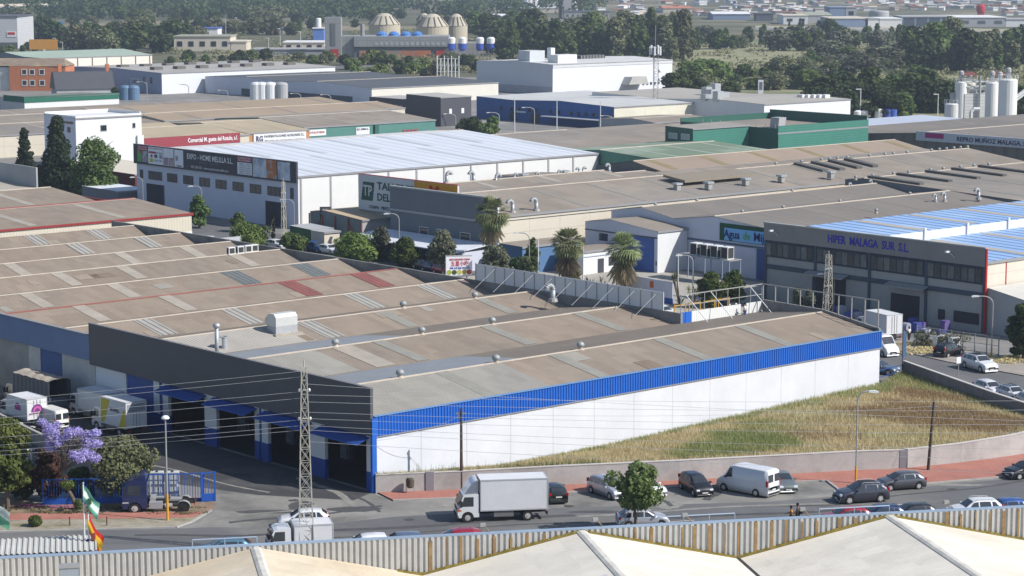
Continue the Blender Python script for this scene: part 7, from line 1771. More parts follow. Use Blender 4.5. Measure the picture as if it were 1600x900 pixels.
tpx('tree', 'small tree right of the narrow one at the advert hall', 373, 362, 332, 26, lf_mid, n=1600, leaf=.3, base=.2, seed=31)
tpx('bush', 'little bush in the advert hall doorway', 240, 345, 325, 24, lf_olive, cat='shrub', n=1200, leaf=.3, base=.1, seed=32)
tpx('cypress', 'thin dark cypress by the right loading door of the advert hall', 427, 386, 328, 11, lf_pine, n=1600, leaf=.22, shape='cone', base=.05, seed=33)
tpx('conifer', 'tall dark conifer left of the white office block', 92, 302, 174, 66, lf_pine, n=9500, leaf=.42, shape='cone', base=.04, seed=34, clumps=60)
tpx('conifer', 'smaller dark conifer nearer the left picture edge', 40, 292, 194, 40, lf_pine, n=5000, leaf=.38, shape='cone', base=.1, seed=35, clumps=34)
tpx('tree', 'big round leafy green tree in front of the white office block', 148, 310, 214, 84, lf_mid, n=8500, leaf=.38, base=.05, seed=36, clumps=40)
tpx('shrub', 'dark shrub under the tall conifer', 62, 300, 258, 36, lf_dark, cat='shrub', n=2600, leaf=.34, base=.05, seed=37)
tpx('shrub', 'dark shrub at the foot of the big round tree', 120, 306, 276, 60, lf_dark, cat='shrub', n=2600, leaf=.34, base=.05, seed=38)
tpx('bush', 'left of two round dark bushes behind the scaffold frames', 1108, 480, 425, 52, lf_mid, cat='shrub', n=4600, leaf=.26, base=.1, seed=39)
tpx('bush', 'right of two round dark bushes behind the scaffold frames', 1146, 474, 421, 44, lf_mid, cat='shrub', n=4000, leaf=.26, base=.1, seed=40)
tpx('tree', 'pale leafed small tree left of the rear pylon', 1246, 492, 448, 22, lf_grey, n=1700, leaf=.24, base=.15, seed=41)
tpx('tree', 'second pale leafed small tree touching the rear pylon', 1264, 494, 450, 22, lf_grey, n=1700, leaf=.24, base=.15, seed=42)
tpx('tree', 'dark dense tree at the right edge beside the rear street', 1598, 562, 472, 62, lf_dark, n=5600, leaf=.28, base=.12, seed=43)
tpx('shrub', 'flowering olive shrub beside the left fan palm trunk', 892, 452, 408, 38, lf_olive, cat='shrub', n=2600, leaf=.26, base=.08, seed=44)
tpx('tree', 'thin bush tree at the corner by the yard lamp', 822, 446, 398, 30, lf_olive, n=1800, leaf=.26, base=.1, seed=45)
tpx('tree', 'tree in front of the blue hall canopy', 770, 206, 180, 22, lf_mid, n=1400, leaf=.5, base=.1, seed=46)
tpx('shrub', 'dark hedge tree right of the charcoal block', 735, 204, 186, 44, lf_dark, cat='shrub', n=2400, leaf=.5, base=.05, seed=47)
tpx('shrub', 'dark green hedge right of the dark hedge tree', 762, 212, 194, 40, lf_mid, cat='shrub', n=2000, leaf=.5, base=.05, seed=48)
tpx('shrub', 'low hedge growing before the orange shop front', 440, 214, 203, 44, lf_mid, cat='shrub', n=1600, leaf=.4, base=.05, seed=49)
tpx('tree', 'small dark tree left of the blue tanks', 180, 156, 136, 14, lf_dark, n=900, leaf=.6, base=.1, seed=50)
# fan palms
def fan_palm(label, px, py, ytop, wpx, skirt=.5, seed=1):
    p, h, w_ = hw(px, py, ytop, wpx); r = root('fan_palm', label, 'palm', tuple(p), 0, 'fan palms'); rr = random.Random(seed)
    R0 = w_ / 2; zc = h - R0 * .78
    MB().tube((0, 0, 0), (0, 0, zc * .5), .42, .34, n=10).tube((0, 0, zc * .5), (0, 0, zc), .34, .28, n=10).build('trunk', mat('palm_trunk', (0.17, 0.13, 0.10), var=.3, scale=2, wave=(2, .25, .02, .2)), r)
    def fronds(n, elmin, elmax, L0, L1, m, nm, dz=0):
        mb = MB()
        for k in range(n):
            a = rr.random() * 6.283; el = R(rr.uniform(elmin, elmax)); L = rr.uniform(L0, L1); d = Vector((math.cos(a) * math.cos(el), math.sin(a) * math.cos(el), math.sin(el)))
            s = Vector((-math.sin(a), math.cos(a), 0)); up = s.cross(d); b = Vector((0, 0, zc + dz))
            st = b + d * L * .45; mb.tube(b, st, .03, .02, n=4, cap=False)
            for j in range(-4, 5):
                t = j / 4 * 1.2; dir_ = (d * math.cos(t) + s * math.sin(t)).normalized(); e = st + dir_ * L * .55 + Vector((0, 0, -.20 * L * (1 - abs(math.sin(el)) * .4))); w0_ = s * .045 * L
                m1 = st + dir_ * L * .32; mb.face([st, m1 - w0_ + up * .02, e, m1 + w0_ + up * .02])
        mb.build(nm, m, r)
    fronds(64, -25, 80, R0 * .85, R0 * 1.1, lf_palm, 'green_fronds'); fronds(34, -62, -20, R0 * .7, R0 * .98, lf_palm, 'lower_fronds')
    if skirt:
        fronds(34, -89, -76, R0 * .8, R0 * (1.0 + skirt), lf_dry, 'dry_skirt', -.3)
    return r
fan_palm('tallest fan palm, standing at the corner of the dark grey hall', 768, 431, 309, 66, .45, 2)
fan_palm('left fan palm of the pair before the white annex', 887, 453, 357, 66, .5, 3)
fan_palm('right fan palm of the pair, with a shaggy skirt, before the blue door', 973, 466, 364, 68, .6, 4)
def agave(label, px, py, R_, m=lf_palm, n=26, cat='plant', nm='agave', elev=(25, 85)):
    r = root(nm, label, cat, tuple(P(px, py))); rr = random.Random(px); mb = MB()
    for k in range(n):
        a = rr.random() * 6.283; el = R(rr.uniform(*elev)); d = Vector((math.cos(a) * math.cos(el), math.sin(a) * math.cos(el), math.sin(el))); s = Vector((-math.sin(a), math.cos(a), 0)) * R_ * .07; L = R_ * rr.uniform(.7, 1.1)
        mb.face([-s, d * L * .6 - s, d * L, d * L * .6 + s, s])
    mb.build('leaves', m, r); return r
agave('big dark spiky agave between the two fan palms', 918, 458, 2.4, lf_pine)
for px, py, lb_, h_ in ((942, 466, 'yucca with several heads left of the right fan palm', 2.6), (1062, 476, 'yucca with drooping heads beside the curved yard lamp', 4.2), (1084, 482, 'smaller yucca under the curved yard lamp', 2.4)):
    r = agave(lb_, px, py, 1.2, lf_palm, nm='yucca'); mb = MB(); hd = MB(); rr = random.Random(px + 1)
    for k in range(3):
        e = Vector((rr.uniform(-1.2, 1.2), rr.uniform(-.5, .5), h_ * rr.uniform(.6, 1))); mb.tube((0, 0, 0), e, .12, .08, n=6)
        for j in range(16):
            a = rr.random() * 6.283; el = R(rr.uniform(-40, 70)); d = Vector((math.cos(a) * math.cos(el), math.sin(a) * math.cos(el), math.sin(el))) * .9; s = Vector((-math.sin(a), math.cos(a), 0)) * .06; hd.face([e - s, e + d * .6 - s, e + d, e + d * .6 + s, e + s])
    mb.build('stem', bark, r); hd.build('leaf_heads', lf_palm, r)
# ------------------------------------------------------------------ the woods behind: individual trees copied from a few kinds
def proto(kind, seed):
    h, w_, m, n, leaf, shape, base, cl = {'round': (9, 8.5, lf_mid, 1500, .75, 'round', .12, 26), 'dark': (9, 9, lf_dark, 1500, .75, 'round', .1, 26), 'olive': (6.5, 8.5, lf_olive, 1400, .6, 'round', .06, 26),
                               'grey': (7, 8.5, lf_grey, 1400, .6, 'round', .08, 26), 'tall': (15, 9, lf_olive, 1900, .8, 'round', .12, 34), 'poplar': (14, 6, lf_mid, 1500, .75, 'column', .08, 28), 'cone': (11, 6, lf_pine, 1300, .6, 'cone', .08, 26), 'bush': (4, 6, lf_light, 900, .55, 'round', .02, 16)}[kind]
    r = tree('background_tree' if kind != 'bush' else 'background_bush', '', '', (0, 0, 0), h, w_, m, n=n, leaf=leaf, shape=shape, base=base, seed=seed, clumps=cl)
    return r, h
KINDS = {}
for kd in ('round', 'dark', 'olive', 'grey', 'tall', 'poplar', 'cone', 'bush'): KINDS[kd] = [proto(kd, 60 + len(KINDS) * 3 + j) for j in range(2)]
index_kids()
used = set()
LB = {'round': 'bushy mid green tree in the wood beyond the halls', 'dark': 'dense dark green tree in the wood beyond the halls', 'olive': 'low olive green tree in the scrub beyond the halls', 'grey': 'low grey green tree in the scrub beyond the halls',
      'tall': 'tall pale green eucalyptus in the wood beyond the halls', 'poplar': 'slender mid green tree in the wood beyond the halls', 'cone': 'dark pointed conifer in the wood beyond the halls', 'bush': 'light green bush beyond the halls'}
def plant(kd, px, py, hpx, sw=1.0, wh='beyond the halls'):
    j = random.randrange(2); r, h = KINDS[kd][j]; p = P(px, py); s = (F_PX / p.length); sc = hpx / s / h
    c = r if (kd, j) not in used else copy_tree(r)
    used.add((kd, j)); relocate(c, p, random.random() * 6.28, (sc * sw, sc * sw, sc)); c['label'] = LB[kd].replace(' in the wood beyond the halls', ' ' + wh).replace(' in the scrub beyond the halls', ' ' + wh).replace(' beyond the halls', ' ' + wh); c['category'] = 'tree' if kd != 'bush' else 'shrub'; c['group'] = 'background ' + {'round': 'bushy mid green trees', 'dark': 'dense dark trees', 'olive': 'olive green trees', 'grey': 'grey green trees', 'tall': 'tall eucalyptus trees', 'poplar': 'slender trees', 'cone': 'conifers', 'bush': 'bushes'}[kd] + ' ' + wh
def belt(n, x0, x1, y0, y1, h0, h1, kinds, sw=1.0, wh='beyond the halls', line=None):
    for i in range(n):
        px = x0 + (x1 - x0) * (i + random.random()) / n; t = random.random()
        py = y0 + (y1 - y0) * t if line is None else line(px) + random.uniform(y0, y1)
        plant(random.choice(kinds), px, py, random.uniform(h0, h1), sw * random.uniform(.85, 1.25), wh)
belt(20, 530, 750, 100, 122, 14, 24, ['round', 'dark', 'bush', 'olive'], 1.2, 'in front of the grey works')
belt(14, 255, 530, 94, 106, 12, 20, ['bush', 'round', 'olive', 'dark'], 1.3, 'behind the long flat roofed hall')
belt(26, 770, 1060, 74, 100, 38, 62, ['dark', 'tall', 'round', 'poplar', 'dark'], 1.1, 'behind the big white block')
belt(7, 960, 1070, 80, 96, 62, 84, ['tall', 'tall', 'poplar'], 1.0, 'behind the telecom mast')
belt(12, 780, 1000, 48, 66, 22, 36, ['dark', 'round', 'olive'], 1.2, 'beyond the wood, below the far sheds')
belt(30, 1060, 1420, 66, 80, 22, 36, ['olive', 'dark', 'poplar', 'round', 'grey'], 1.1, 'at the far side of the scrubland')
belt(26, 1250, 1470, 92, 132, 20, 36, ['grey', 'olive', 'olive', 'grey', 'round'], 1.5, 'in the middle of the scrubland')
belt(20, 1410, 1620, 92, 120, 46, 74, ['dark', 'tall', 'dark', 'poplar', 'round'], 1.1, 'behind the concrete works silos')
belt(18, 1050, 1300, 118, 156, 18, 32, ['round', 'bush', 'olive', 'dark'], 1.5, 'at the near left of the scrubland')
belt(20, 1270, 1480, 158, 186, 34, 56, ['dark', 'round', 'cone', 'dark'], 1.2, 'behind the pale tanks')
belt(5, 1560, 1640, 170, 196, 34, 50, ['dark', 'round'], 1.2, 'right of the concrete works')
belt(22, 60, 320, 60, 84, 22, 44, ['dark', 'round', 'dark', 'olive'], 1.2, 'behind the pale green roof')
belt(16, 200, 500, 44, 56, 16, 30, ['dark', 'poplar', 'round', 'olive'], 1.2, 'left of the grey works')
belt(9, 740, 830, 50, 84, 26, 44, ['dark', 'round'], 1.2, 'beside the domed tanks')
belt(16, 0, 520, 30, 42, 14, 24, ['dark', 'round', 'olive'], 1.4, 'beyond the far cream office')
belt(10, 540, 800, 28, 44, 12, 24, ['dark', 'round'], 1.4, 'behind the works tower')
belt(5, 0, 60, 76, 86, 8, 14, ['bush', 'round'], 1.4, 'by the far left grey block')
belt(5, 1220, 1300, 40, 44, 8, 16, ['cone', 'dark'], 1.0, 'before the far airport halls')
for q in [r for l in KINDS.values() for r, h in l]: pass
# far-off woods as one mass
fw = []
rr = np.random.default_rng(5)
cs, rd_ = [], []
for i in range(900):
    px = rr.uniform(-60, 1660); py = rr.choice([rr.uniform(8, 30), rr.uniform(-18, 6)])
    if py > 6 and px > 830 and rr.random() < .9: continue
    if py > 6 and 560 < px < 830 and rr.random() < .5: continue
    if px > 1000 and py > -4: continue
    p = P(px, py); r0 = rr.uniform(6, 12); cs.append((p.x, p.y, r0 * .55)); rd_.append((r0 * 1.5, r0 * 1.3, r0 * .8))
o = quads_obj('distant_wood', leaf_cloud(cs, rd_, 90000, 2.4, seed=8), lf_dark); tag(o, kind='stuff')
cs, rd_ = [], []
for i in range(1100):
    px = rr.uniform(1040, 1640); py = rr.uniform(70, 176)
    if px < 1090 and py > 100: continue
    if px < 1320 and py > 140: continue
    if px < 1260 and 74 < py < 108 and rr.random() < .75: continue
    p = P(px, py); r0 = rr.uniform(1.0, 3.4); cs.append((p.x, p.y, r0 * .25)); rd_.append((r0 * 2.2, r0 * 1.5, r0 * .55))
for i in range(420):
    px = rr.uniform(0, 1060); py = rr.uniform(50, 118)
    if px < 250 and py > 76: continue
    if 300 < px < 560 and py > 100: continue
    p = P(px, py); r0 = rr.uniform(1.0, 3.4); cs.append((p.x, p.y, r0 * .25)); rd_.append((r0 * 2.2, r0 * 1.5, r0 * .6))
o = quads_obj('river_scrub', leaf_cloud(cs, rd_, 70000, .8, seed=9), leafmat('scrub_leaf', (0.13, 0.14, 0.07), (0.25, 0.24, 0.13))); tag(o, kind='stuff')
# ================================================================== FAR BACKGROUND
def fsheet(name, pts, z, m): sheet(name, [P(x, y) for x, y in pts], z, m)
fsheet('grassland', [(1040, 60), (1700, 52), (1700, 190), (1330, 188), (1060, 160)], .03, mat('dry_scrub_ground', (0.27, 0.26, 0.15), var=.3, scale=.03, c2=(0.11, 0.13, 0.06), c2scale=.015))
fsheet('runway', [(1180, 43), (1400, 46), (1700, 53), (1700, 58), (1400, 50), (1180, 46.5)], .06, mat('runway_mat', (0.22, 0.22, 0.24), var=.1, scale=.01))
fsheet('grassland', [(1180, 40), (1400, 43), (1700, 47), (1700, 53), (1400, 46), (1180, 43)], .05, mat('airfield_grass', (0.34, 0.31, 0.21), var=.2, scale=.01))
fsheet('road', [(290, 106), (520, 103), (800, 92), (800, 95), (520, 108), (290, 112)], .05, asph_m)
fsheet('car_park', [(760, 30), (900, 30), (900, 44), (760, 44)], .05, yard_m)
def fbox(name, label, cat, px0, px1, ybase, ytop, mw, mr, depth=30, rz=0, grp=None, roof='flat', wins=0, wm=None):
    a, b = P(px0, ybase), P(px1, ybase); L = (b - a).length; h = max(2.5, height(P((px0 + px1) / 2, ybase), ytop))
    r = root(name, label, cat, tuple(a), math.atan2((b - a).y, (b - a).x) + rz, grp)
    MB().box(0, L, 0, depth, 0, h).build('wall', mw, r)
    if roof == 'gable': MB().prism([(-.5, h + .03), (depth / 2, h + h * .35), (depth + .5, h + .03)], -.5, L + .5, 'x').build('roof', mr, r)
    else: MB().box(-.4, L + .4, -.4, depth + .4, h, h + .6).build('roof', mr, r)
    for k in range(wins):
        x = L * (k + .3) / wins; MB().box(x, x + L / wins * .45, -.15, -.0, h * .35, h * .7).build('window', wm or glass(), r)
    return r
fw_ = mat('far_white', (0.68, 0.68, 0.68), var=.05, scale=.02); fcream = mat('far_cream', (0.55, 0.50, 0.42), var=.08, scale=.02); fblue = mat('far_steel_blue', (0.20, 0.26, 0.38), var=.08, scale=.02); ftile = mat('far_terracotta', (0.36, 0.15, 0.09), var=.15, scale=.03)
fgrey = mat('far_grey', (0.36, 0.36, 0.37), var=.1, scale=.02); fdk = mat('far_dark', (0.09, 0.10, 0.12), var=.2, scale=.02)
# airport side buildings
fbox('warehouse', 'long blue grey far warehouse before the runway', 'building', 1297, 1356, 43, 29.5, fblue, fcream, 50)
fbox('warehouse', 'bright white far warehouse right of the blue grey one', 'building', 1374, 1409, 43, 30, fw_, fw_, 40)
fbox('warehouse', 'white link block with round corner tower between far warehouses', 'building', 1352, 1373, 43, 30, fw_, fgrey, 40)
fbox('office_block', 'blue grey far office block with a glass corner', 'building', 1296, 1320, 30, 12, fblue, fblue, 30)
fbox('office_block', 'pale far block with large dark glass beside the blue grey office', 'building', 1321, 1338, 30, 12, fgrey, fgrey, 30, wins=1)
fbox('warehouse', 'low dark glazed far hall with white canopy roof', 'building', 1410, 1492, 41, 27, mat('far_glass_front', (0.07, 0.09, 0.12), var=.4, scale=.03, grid=(0, 2, 9, 0, 1.2, 3)), fgrey, 40)
fbox('warehouse', 'long pale far hall with a slightly arched roof at the right', 'building', 1494, 1572, 42, 28, fgrey, fw_, 60, wins=3, wm=fdk)
fbox('warehouse', 'small white far hall behind the trees at the right edge', 'building', 1572, 1610, 42, 31, fw_, fgrey, 30)
for k in range(11): fbox('roof_unit_block', 'white rooftop box on the far airport halls', 'building', 1418 + k * 9, 1421 + k * 9, 33, 25, fw_, fw_, 4, grp='white boxes along the far hall roofs')
q = P(1373, 36); o = MB().lathe((0, 0, 0), [(7.5, 0), (7.5, 8), (7, 9), (1, 9.4)], 24).build('storage_tank', fgrey); o.location = q; tag(o, 'far grey cylindrical storage tank among the airport halls', 'tank')
q = P(1532, 34); h = height(q, 7); r = root('control_tower', 'far red tower standing above the airport halls', 'tower', tuple(q)); MB().box(-2.2, 2.2, -2.2, 2.2, 0, h - 6).build('shaft', mat('tower_red', (0.42, 0.03, 0.03)), r); MB().lathe((0, 0, h - 6), [(2.8, 0), (3.4, 1.5), (3.4, 4.5), (2, 6)], 12).build('cab', mat('tower_red', (0,) * 3), r)
fbox('warehouse', 'blue and white low far hall left of the airport halls', 'building', 1224, 1262, 38, 25, fw_, fcream, 40, wins=2)
fbox('warehouse', 'far hall with several pale green roofs left of the office', 'building', 1250, 1300, 36, 24, fgrey, mat('far_green_roof', (0.30, 0.32, 0.24)), 60, roof='gable')
fbox('warehouse', 'tiny far shop with yellow and red front', 'building', 1182, 1208, 33, 22, fdk, fdk, 20)
q = fbox('warehouse', 'far white arched hall roof near the yellow and red shop', 'building', 1114, 1172, 31, 22, fblue, fw_, 50, roof='gable')
fbox('warehouse', 'far hall with long orange roof', 'building', 1036, 1082, 20, 13, fcream, mat('far_orange', (0.45, 0.17, 0.10)), 60, roof='gable')
fbox('sign', 'small far blue square sign on a pole above the halls', 'sign', 1145, 1150, 9, 3, mat('far_blue_sign', (0.08, 0.12, 0.5)), fdk, 1)
fbox('warehouse', 'far white twin roofed shed left of the cement tower', 'building', 765, 823, 31, 25, fcream, fw_, 60, roof='gable')
fbox('warehouse', 'far cream flat hall behind the twin roofed shed', 'building', 792, 872, 20, 13, fcream, fw_, 50)
fbox('warehouse', 'far white cube house behind the wood', 'building', 856, 866, 14, 8, fw_, fw_, 14)
fbox('works_building', 'far industrial works with crane left of the eucalyptus trees', 'building', 882, 952, 30, 19, fgrey, fdk, 40, wins=8, wm=fdk)
for k, (px, lb_) in enumerate(((823, 'left'), (828, 'middle'), (836, 'right'))):
    q = P(px, 16); o = MB().lathe((0, 0, 0), [(4, 0), (4, 28), (3, 30), (.5, 31)], 12).build('silo', fw_); o.location = q; tag(o, lb_ + ' slim far white silo of three behind the wood', 'silo', 'slim far silos')
q = P(887, 28); h = height(q, -4); r = root('cement_tower', 'far grey cement tower at the top edge of the picture', 'tower', tuple(q)); MB().box(-3, 3, -3, 3, 0, h).build('shaft', fgrey, r); MB().tube((-6, 0, 0), (-6, 0, h * .9), 1.2).build('pipe', fdk, r)
q = P(938, 14); r = root('crane', 'far yellow crane at the industrial works', 'crane', tuple(q)); MB().tube((0, 0, 0), (0, 0, 26), 1.0, .8).build('mast', mat('crane_yellow', (0.5, 0.38, 0.08)), r); MB().tube((0, 0, 26), (16, 0, 8), .7).build('jib', mat('crane_yellow', (0,) * 3), r)
# left far: motorway bridge, grey block, small houses
a, b = P(-40, 24), P(110, 21); r = root('road_bridge', 'far motorway bridge with pale parapet at the upper left', 'bridge', (a.x, a.y, 0), math.atan2((b - a).y, (b - a).x)); L = (b - a).length
MB().box(0, L, 0, 12, 6, 7.6).build('deck', fgrey, r); MB().box(0, L, -.4, 0, 7.0, 9.2).build('parapet', fcream, r)
for k in range(7): MB().box(L * (k + .5) / 7 - 1.2, L * (k + .5) / 7 + 1.2, 2, 10, 0, 6).build('pier', fgrey, r)
r = fbox('office_block', 'pale grey ribbed block at the upper left edge with a red lettered board', 'building', -40, 28, 76, 27, mat('far_ribbed', (0.46, 0.47, 0.49), var=.04, wave=(2, 1.2, 0, .12)), fdk, 40)
L = r.children[0] if False else None
h0 = height(P(0, 76), 62)
MB().box(17.2, 22, -.2, -.0, 6, 9).build('board', white_p, r); MB().box(17.8, 21.4, -.3, -.2, 7.3, 8.5).build('board_print', mat('sign_red', (0,) * 3), r)
MB().box(0, 22.6, -.1, 0, 0, 3.2).build('plinth', fdk, r)
r = root('billboard', 'far orange billboard on a single post, upper left', 'billboard', tuple(P(68, 82))); MB().box(-7, 7, -.4, .4, 1.5, 6.5).build('panel', mat('billboard_orange', (0.55, 0.26, 0.04)), r); MB().tube((0, 0, 0), (0, 0, 1.5), 1.2).build('post', fgrey, r)
r = root('gantry_sign', 'far blue motorway sign, upper left', 'sign', tuple(P(86, 52))); MB().box(-5, 5, -.3, .3, 3, 7.5).build('panel', mat('sign_motorway', (0.05, 0.22, 0.55)), r)
for s in (-4, 4): MB().tube((s, 0, 0), (s, 0, 3), .3).build('post', fgrey, r)
fbox('pavilion', 'far white roofed pavilion with blue edge, upper left', 'building', 291, 340, 56, 45, fw_, mat('far_blue_trim', (0.08, 0.12, 0.4)), 20)
r = fbox('office_block', 'far cream office building with dark upper windows, upper left', 'building', 272, 360, 80, 58, fcream, mat('far_olive_roof', (0.3, 0.3, 0.24)), 25, wins=5)
fbox('annex', 'far cream annex right of the cream office building', 'building', 361, 385, 80, 66, fcream, fcream, 20)
fbox('warehouse', 'far low white block beside the grey tower, upper middle', 'building', 443, 507, 78, 67, fcream, fw_, 20, wins=4)
fbox('hall', 'low grey strip building in front of the grey tower', 'building', 396, 515, 88, 78, fgrey, fgrey, 14)
for k, (x0, x1, y) in enumerate(((222, 276, 58), (396, 462, 52), (345, 400, 50))):
    fbox('water_basin_shed', ['left', 'right', 'middle'][k] + ' long blue roofed shed of the treatment works, upper left', 'building', x0, x1, y, y - 5, fgrey, mat('far_blue_roof', (0.12, 0.24, 0.48)), 10)
q = P(498, 62); o = MB().lathe((0, 0, 0), [(1.6, 0), (1.6, 12), (1.2, 12.5)], 12).build('chimney', fw_); o.location = q; tag(o, 'far white round chimney left of the grey tower', 'chimney')
fbox('container_house', 'far blue and white cube by the white chimney', 'building', 489, 506, 63, 45, mat('far_blue_cube', (0.12, 0.22, 0.55)), fw_, 8)
# the works with grey tower, domed tanks and blue cones
r = root('works_building', 'grey panelled works with a square tower and orange plinth, upper middle', 'building', tuple(P(508, 90)), 0)
s_ = F_PX / P(600, 90).length; m_ = lambda px: (px - 508) / s_
gp = mat('works_panel', (0.26, 0.265, 0.27), var=.1, scale=.05, grid=(0, 2, 5, 4, .25, .8)); gd = mat('works_dark', (0.12, 0.13, 0.14), var=.15)
hh_ = height(P(508, 90), 27)
MB().box(0, m_(533), 0, 8, 0, hh_).build('tower', gp, r); MB().box(m_(517), m_(524), -.2, 0, hh_ * .3, hh_ * .85).build('tower_window', gd, r); MB().box(m_(517), m_(529), -.3, 0, 0, 4).build('tower_plinth', mat('works_red', (0.35, 0.04, 0.03)), r)
hz_ = lambda y: height(P(560, 90), y)
MB().box(m_(533), m_(553), 2, 20, 0, hz_(57)).build('wing', gp, r); MB().box(m_(553), m_(700), 0, 25, hz_(73), hz_(57)).build('upper_storey', gp, r); MB().box(m_(553), m_(700), 1, 25, 0, hz_(73) - .05).build('ground_storey', gd, r)
mb = MB(); MB().box(m_(561), m_(672), .5, .95, .1, hz_(79)).build('orange_plinth', mat('works_orange', (0.42, 0.15, 0.07), var=.3, scale=.06, c2=(0.2, 0.2, 0.2), c2scale=.05), r)
MB().box(m_(680), m_(694), .5, .95, .1, hz_(79)).build('red_panel', mat('works_red', (0,) * 3), r)
for k in range(14): MB().box(m_(585 + k * 8), m_(590 + k * 8), -.12, 0, hz_(71), hz_(66)).build('window', fgrey, r)
for k, px in enumerate((594.5, 613.5, 632, 650)):
    o = MB().lathe((m_(px), 8, hz_(57)), [(2.6, 0), (2.4, .9), (2.6, 1.0), (1.5, 1.9), (.7, 2.2)], 12).build('blue_cowl', mat('cowl_blue', (0.07, 0.20, 0.48), rough=.5), r)
MB().tube((m_(565), 6, hz_(57)), (m_(565), 6, hz_(38)), 1.0).build('stack', gp, r)
MB().box(m_(678), m_(748), 3, 16, 0, hz_(68)).build('right_wing', gp, r)
dcol = mat('digester_beige', (0.46, 0.41, 0.32), var=.1, scale=.05); dtop = mat('digester_roof', (0.44, 0.40, 0.32), var=.1, scale=.05)
for px, py, yb, yt, rp, lb_ in ((601, 72, 38, 21, 24.5, 'left of the three big beige domed tanks'), (676, 78, 41, 22, 25, 'middle of the three big beige domed tanks'), (713, 74, 40, 22, 17.5, 'right of the three big beige domed tanks'), (663, 56, 32, 21, 12, 'small far domed tank behind the middle beige tank')):
    p = P(px, py); s_ = F_PX / p.length; R_ = rp / s_; hb_ = height(p, yb); ht_ = height(p, yt); r = root('domed_tank', lb_, 'tank', tuple(p), 0, 'beige domed tanks')
    MB().lathe((0, 0, 0), [(R_, 0), (R_, hb_)], 28).build('body', dcol, r); MB().lathe((0, 0, 0), [(R_ * 1.03, hb_), (R_ * .55, hb_ + (ht_ - hb_) * .75), (R_ * .25, ht_), (.3, ht_ + .2)], 28).build('dome', dtop, r)
    mb = MB()
    for k in range(14):
        a = k * 6.283 / 14; c, s = math.cos(a), math.sin(a)
        mb.tube((R_ * 1.04 * c, R_ * 1.04 * s, hb_ + .1), (R_ * .56 * c, R_ * .56 * s, hb_ + (ht_ - hb_) * .77), .28, n=4)
    mb.build('ribs', mat('rib_dark', (0.09, 0.085, 0.07)), r)
for k, px in enumerate((705.5, 722.5, 750, 767)):
    p = P(px, 93); s_ = F_PX / p.length; R_ = 6.3 / s_; r = root('silo', ['leftmost', 'second', 'third', 'rightmost'][k] + ' of the four white and blue silos on braced legs', 'silo', tuple(p), 0, 'white and blue silos')
    h1, h2, h3 = height(p, 76), height(p, 68), height(p, 58)
    MB().lathe((0, 0, 0), [(R_ * .8, h1 - 1), (R_, h1), (R_, h2)], 16).build('lower_drum', mat('silo_blue', (0.04, 0.09, 0.42), rough=.5), r); MB().lathe((0, 0, 0), [(R_, h2 + .01), (R_, h3 - .6), (R_ * .6, h3)], 16).build('upper_drum', fw_, r)
    mb = MB()
    for a in range(4):
        c, s = math.cos(a * 1.57 + .78) * R_ * .95, math.sin(a * 1.57 + .78) * R_ * .95; mb.tube((c, s, 0), (c, s, h1), .16, n=4)
        c2_, s2_ = math.cos(a * 1.57 + 2.35) * R_ * .95, math.sin(a * 1.57 + 2.35) * R_ * .95; mb.tube((c, s, 0), (c2_, s2_, h1 - 1), .1, n=4); mb.tube((c2_, s2_, 0), (c, s, h1 - 1), .1, n=4)
    mb.build('legs', fgrey, r)
# concrete works at the right
def tall_silo(label, px, py, yt, rp, yb=None, cone=False, col_=None):
    rp *= 1.35; p = P(px, py); s_ = F_PX / p.length; R_ = rp / s_; h = height(p, yt); z0 = height(p, yb) if yb else 0; r = root('silo', label, 'silo', tuple(p), 0, 'white silos of the concrete works')
    m = col_ or mat('silo_white', (0.66, 0.66, 0.64), var=.07, scale=.3, spots=.05)
    MB().lathe((0, 0, 0), ([(R_, z0), (R_, h), (R_ * .8, h + .35)]), 20).build('drum', m, r)
    if z0 > 1:
        MB().lathe((0, 0, 0), [(R_ * .25, z0 - R_ * 1.2), (R_ * 1.0, z0)], 16).build('hopper', mat('hopper_green', (0.05, 0.16, 0.12)), r)
        mb = MB()
        for a in range(4): mb.tube((math.cos(a * 1.57 + .78) * R_, math.sin(a * 1.57 + .78) * R_, 0), (math.cos(a * 1.57 + .78) * R_, math.sin(a * 1.57 + .78) * R_, z0), .12, n=4)
        for a in range(4):
            c, s, c2_, s2_ = math.cos(a * 1.57 + .78) * R_, math.sin(a * 1.57 + .78) * R_, math.cos(a * 1.57 + 2.35) * R_, math.sin(a * 1.57 + 2.35) * R_
            mb.tube((c, s, 0), (c2_, s2_, z0), .08, n=4)
        mb.build('legs', white_p, r)
    mb = MB(); n = 12
    for k in range(n):
        a, b = k * 6.283 / n, (k + 1) * 6.283 / n; pa_ = (R_ * 1.05 * math.cos(a), R_ * 1.05 * math.sin(a), h + 1.3); pb_ = (R_ * 1.05 * math.cos(b), R_ * 1.05 * math.sin(b), h + 1.3)
        mb.tube(pa_, pb_, .05, n=3); mb.tube(pa_, (pa_[0], pa_[1], h), .05, n=3)
    mb.build('guard_rail', white_p, r)
    MB().box(-.6, .6, -.6, .6, h + .3, h + 2.2).lathe((0, 0, h + 2.2), [(.8, 0), (.8, .8), (.4, 1.2)], 10).build('filter_head', fgrey, r)
    return r
tall_silo('short stout white silo at the left end of the concrete works', 1487, 190, 163, 8.5, 184)
tall_silo('slim white silo with a loop pipe on top, left in the concrete works', 1500, 190, 129, 6.8, 184)
tall_silo('cream white silo behind the slim one in the concrete works', 1513, 188, 131, 7, 182, col_=mat('silo_cream', (0.55, 0.54, 0.45), var=.1))
tall_silo('white silo with a small dark emblem, middle right of the concrete works', 1548, 196, 130, 7.2, 186)
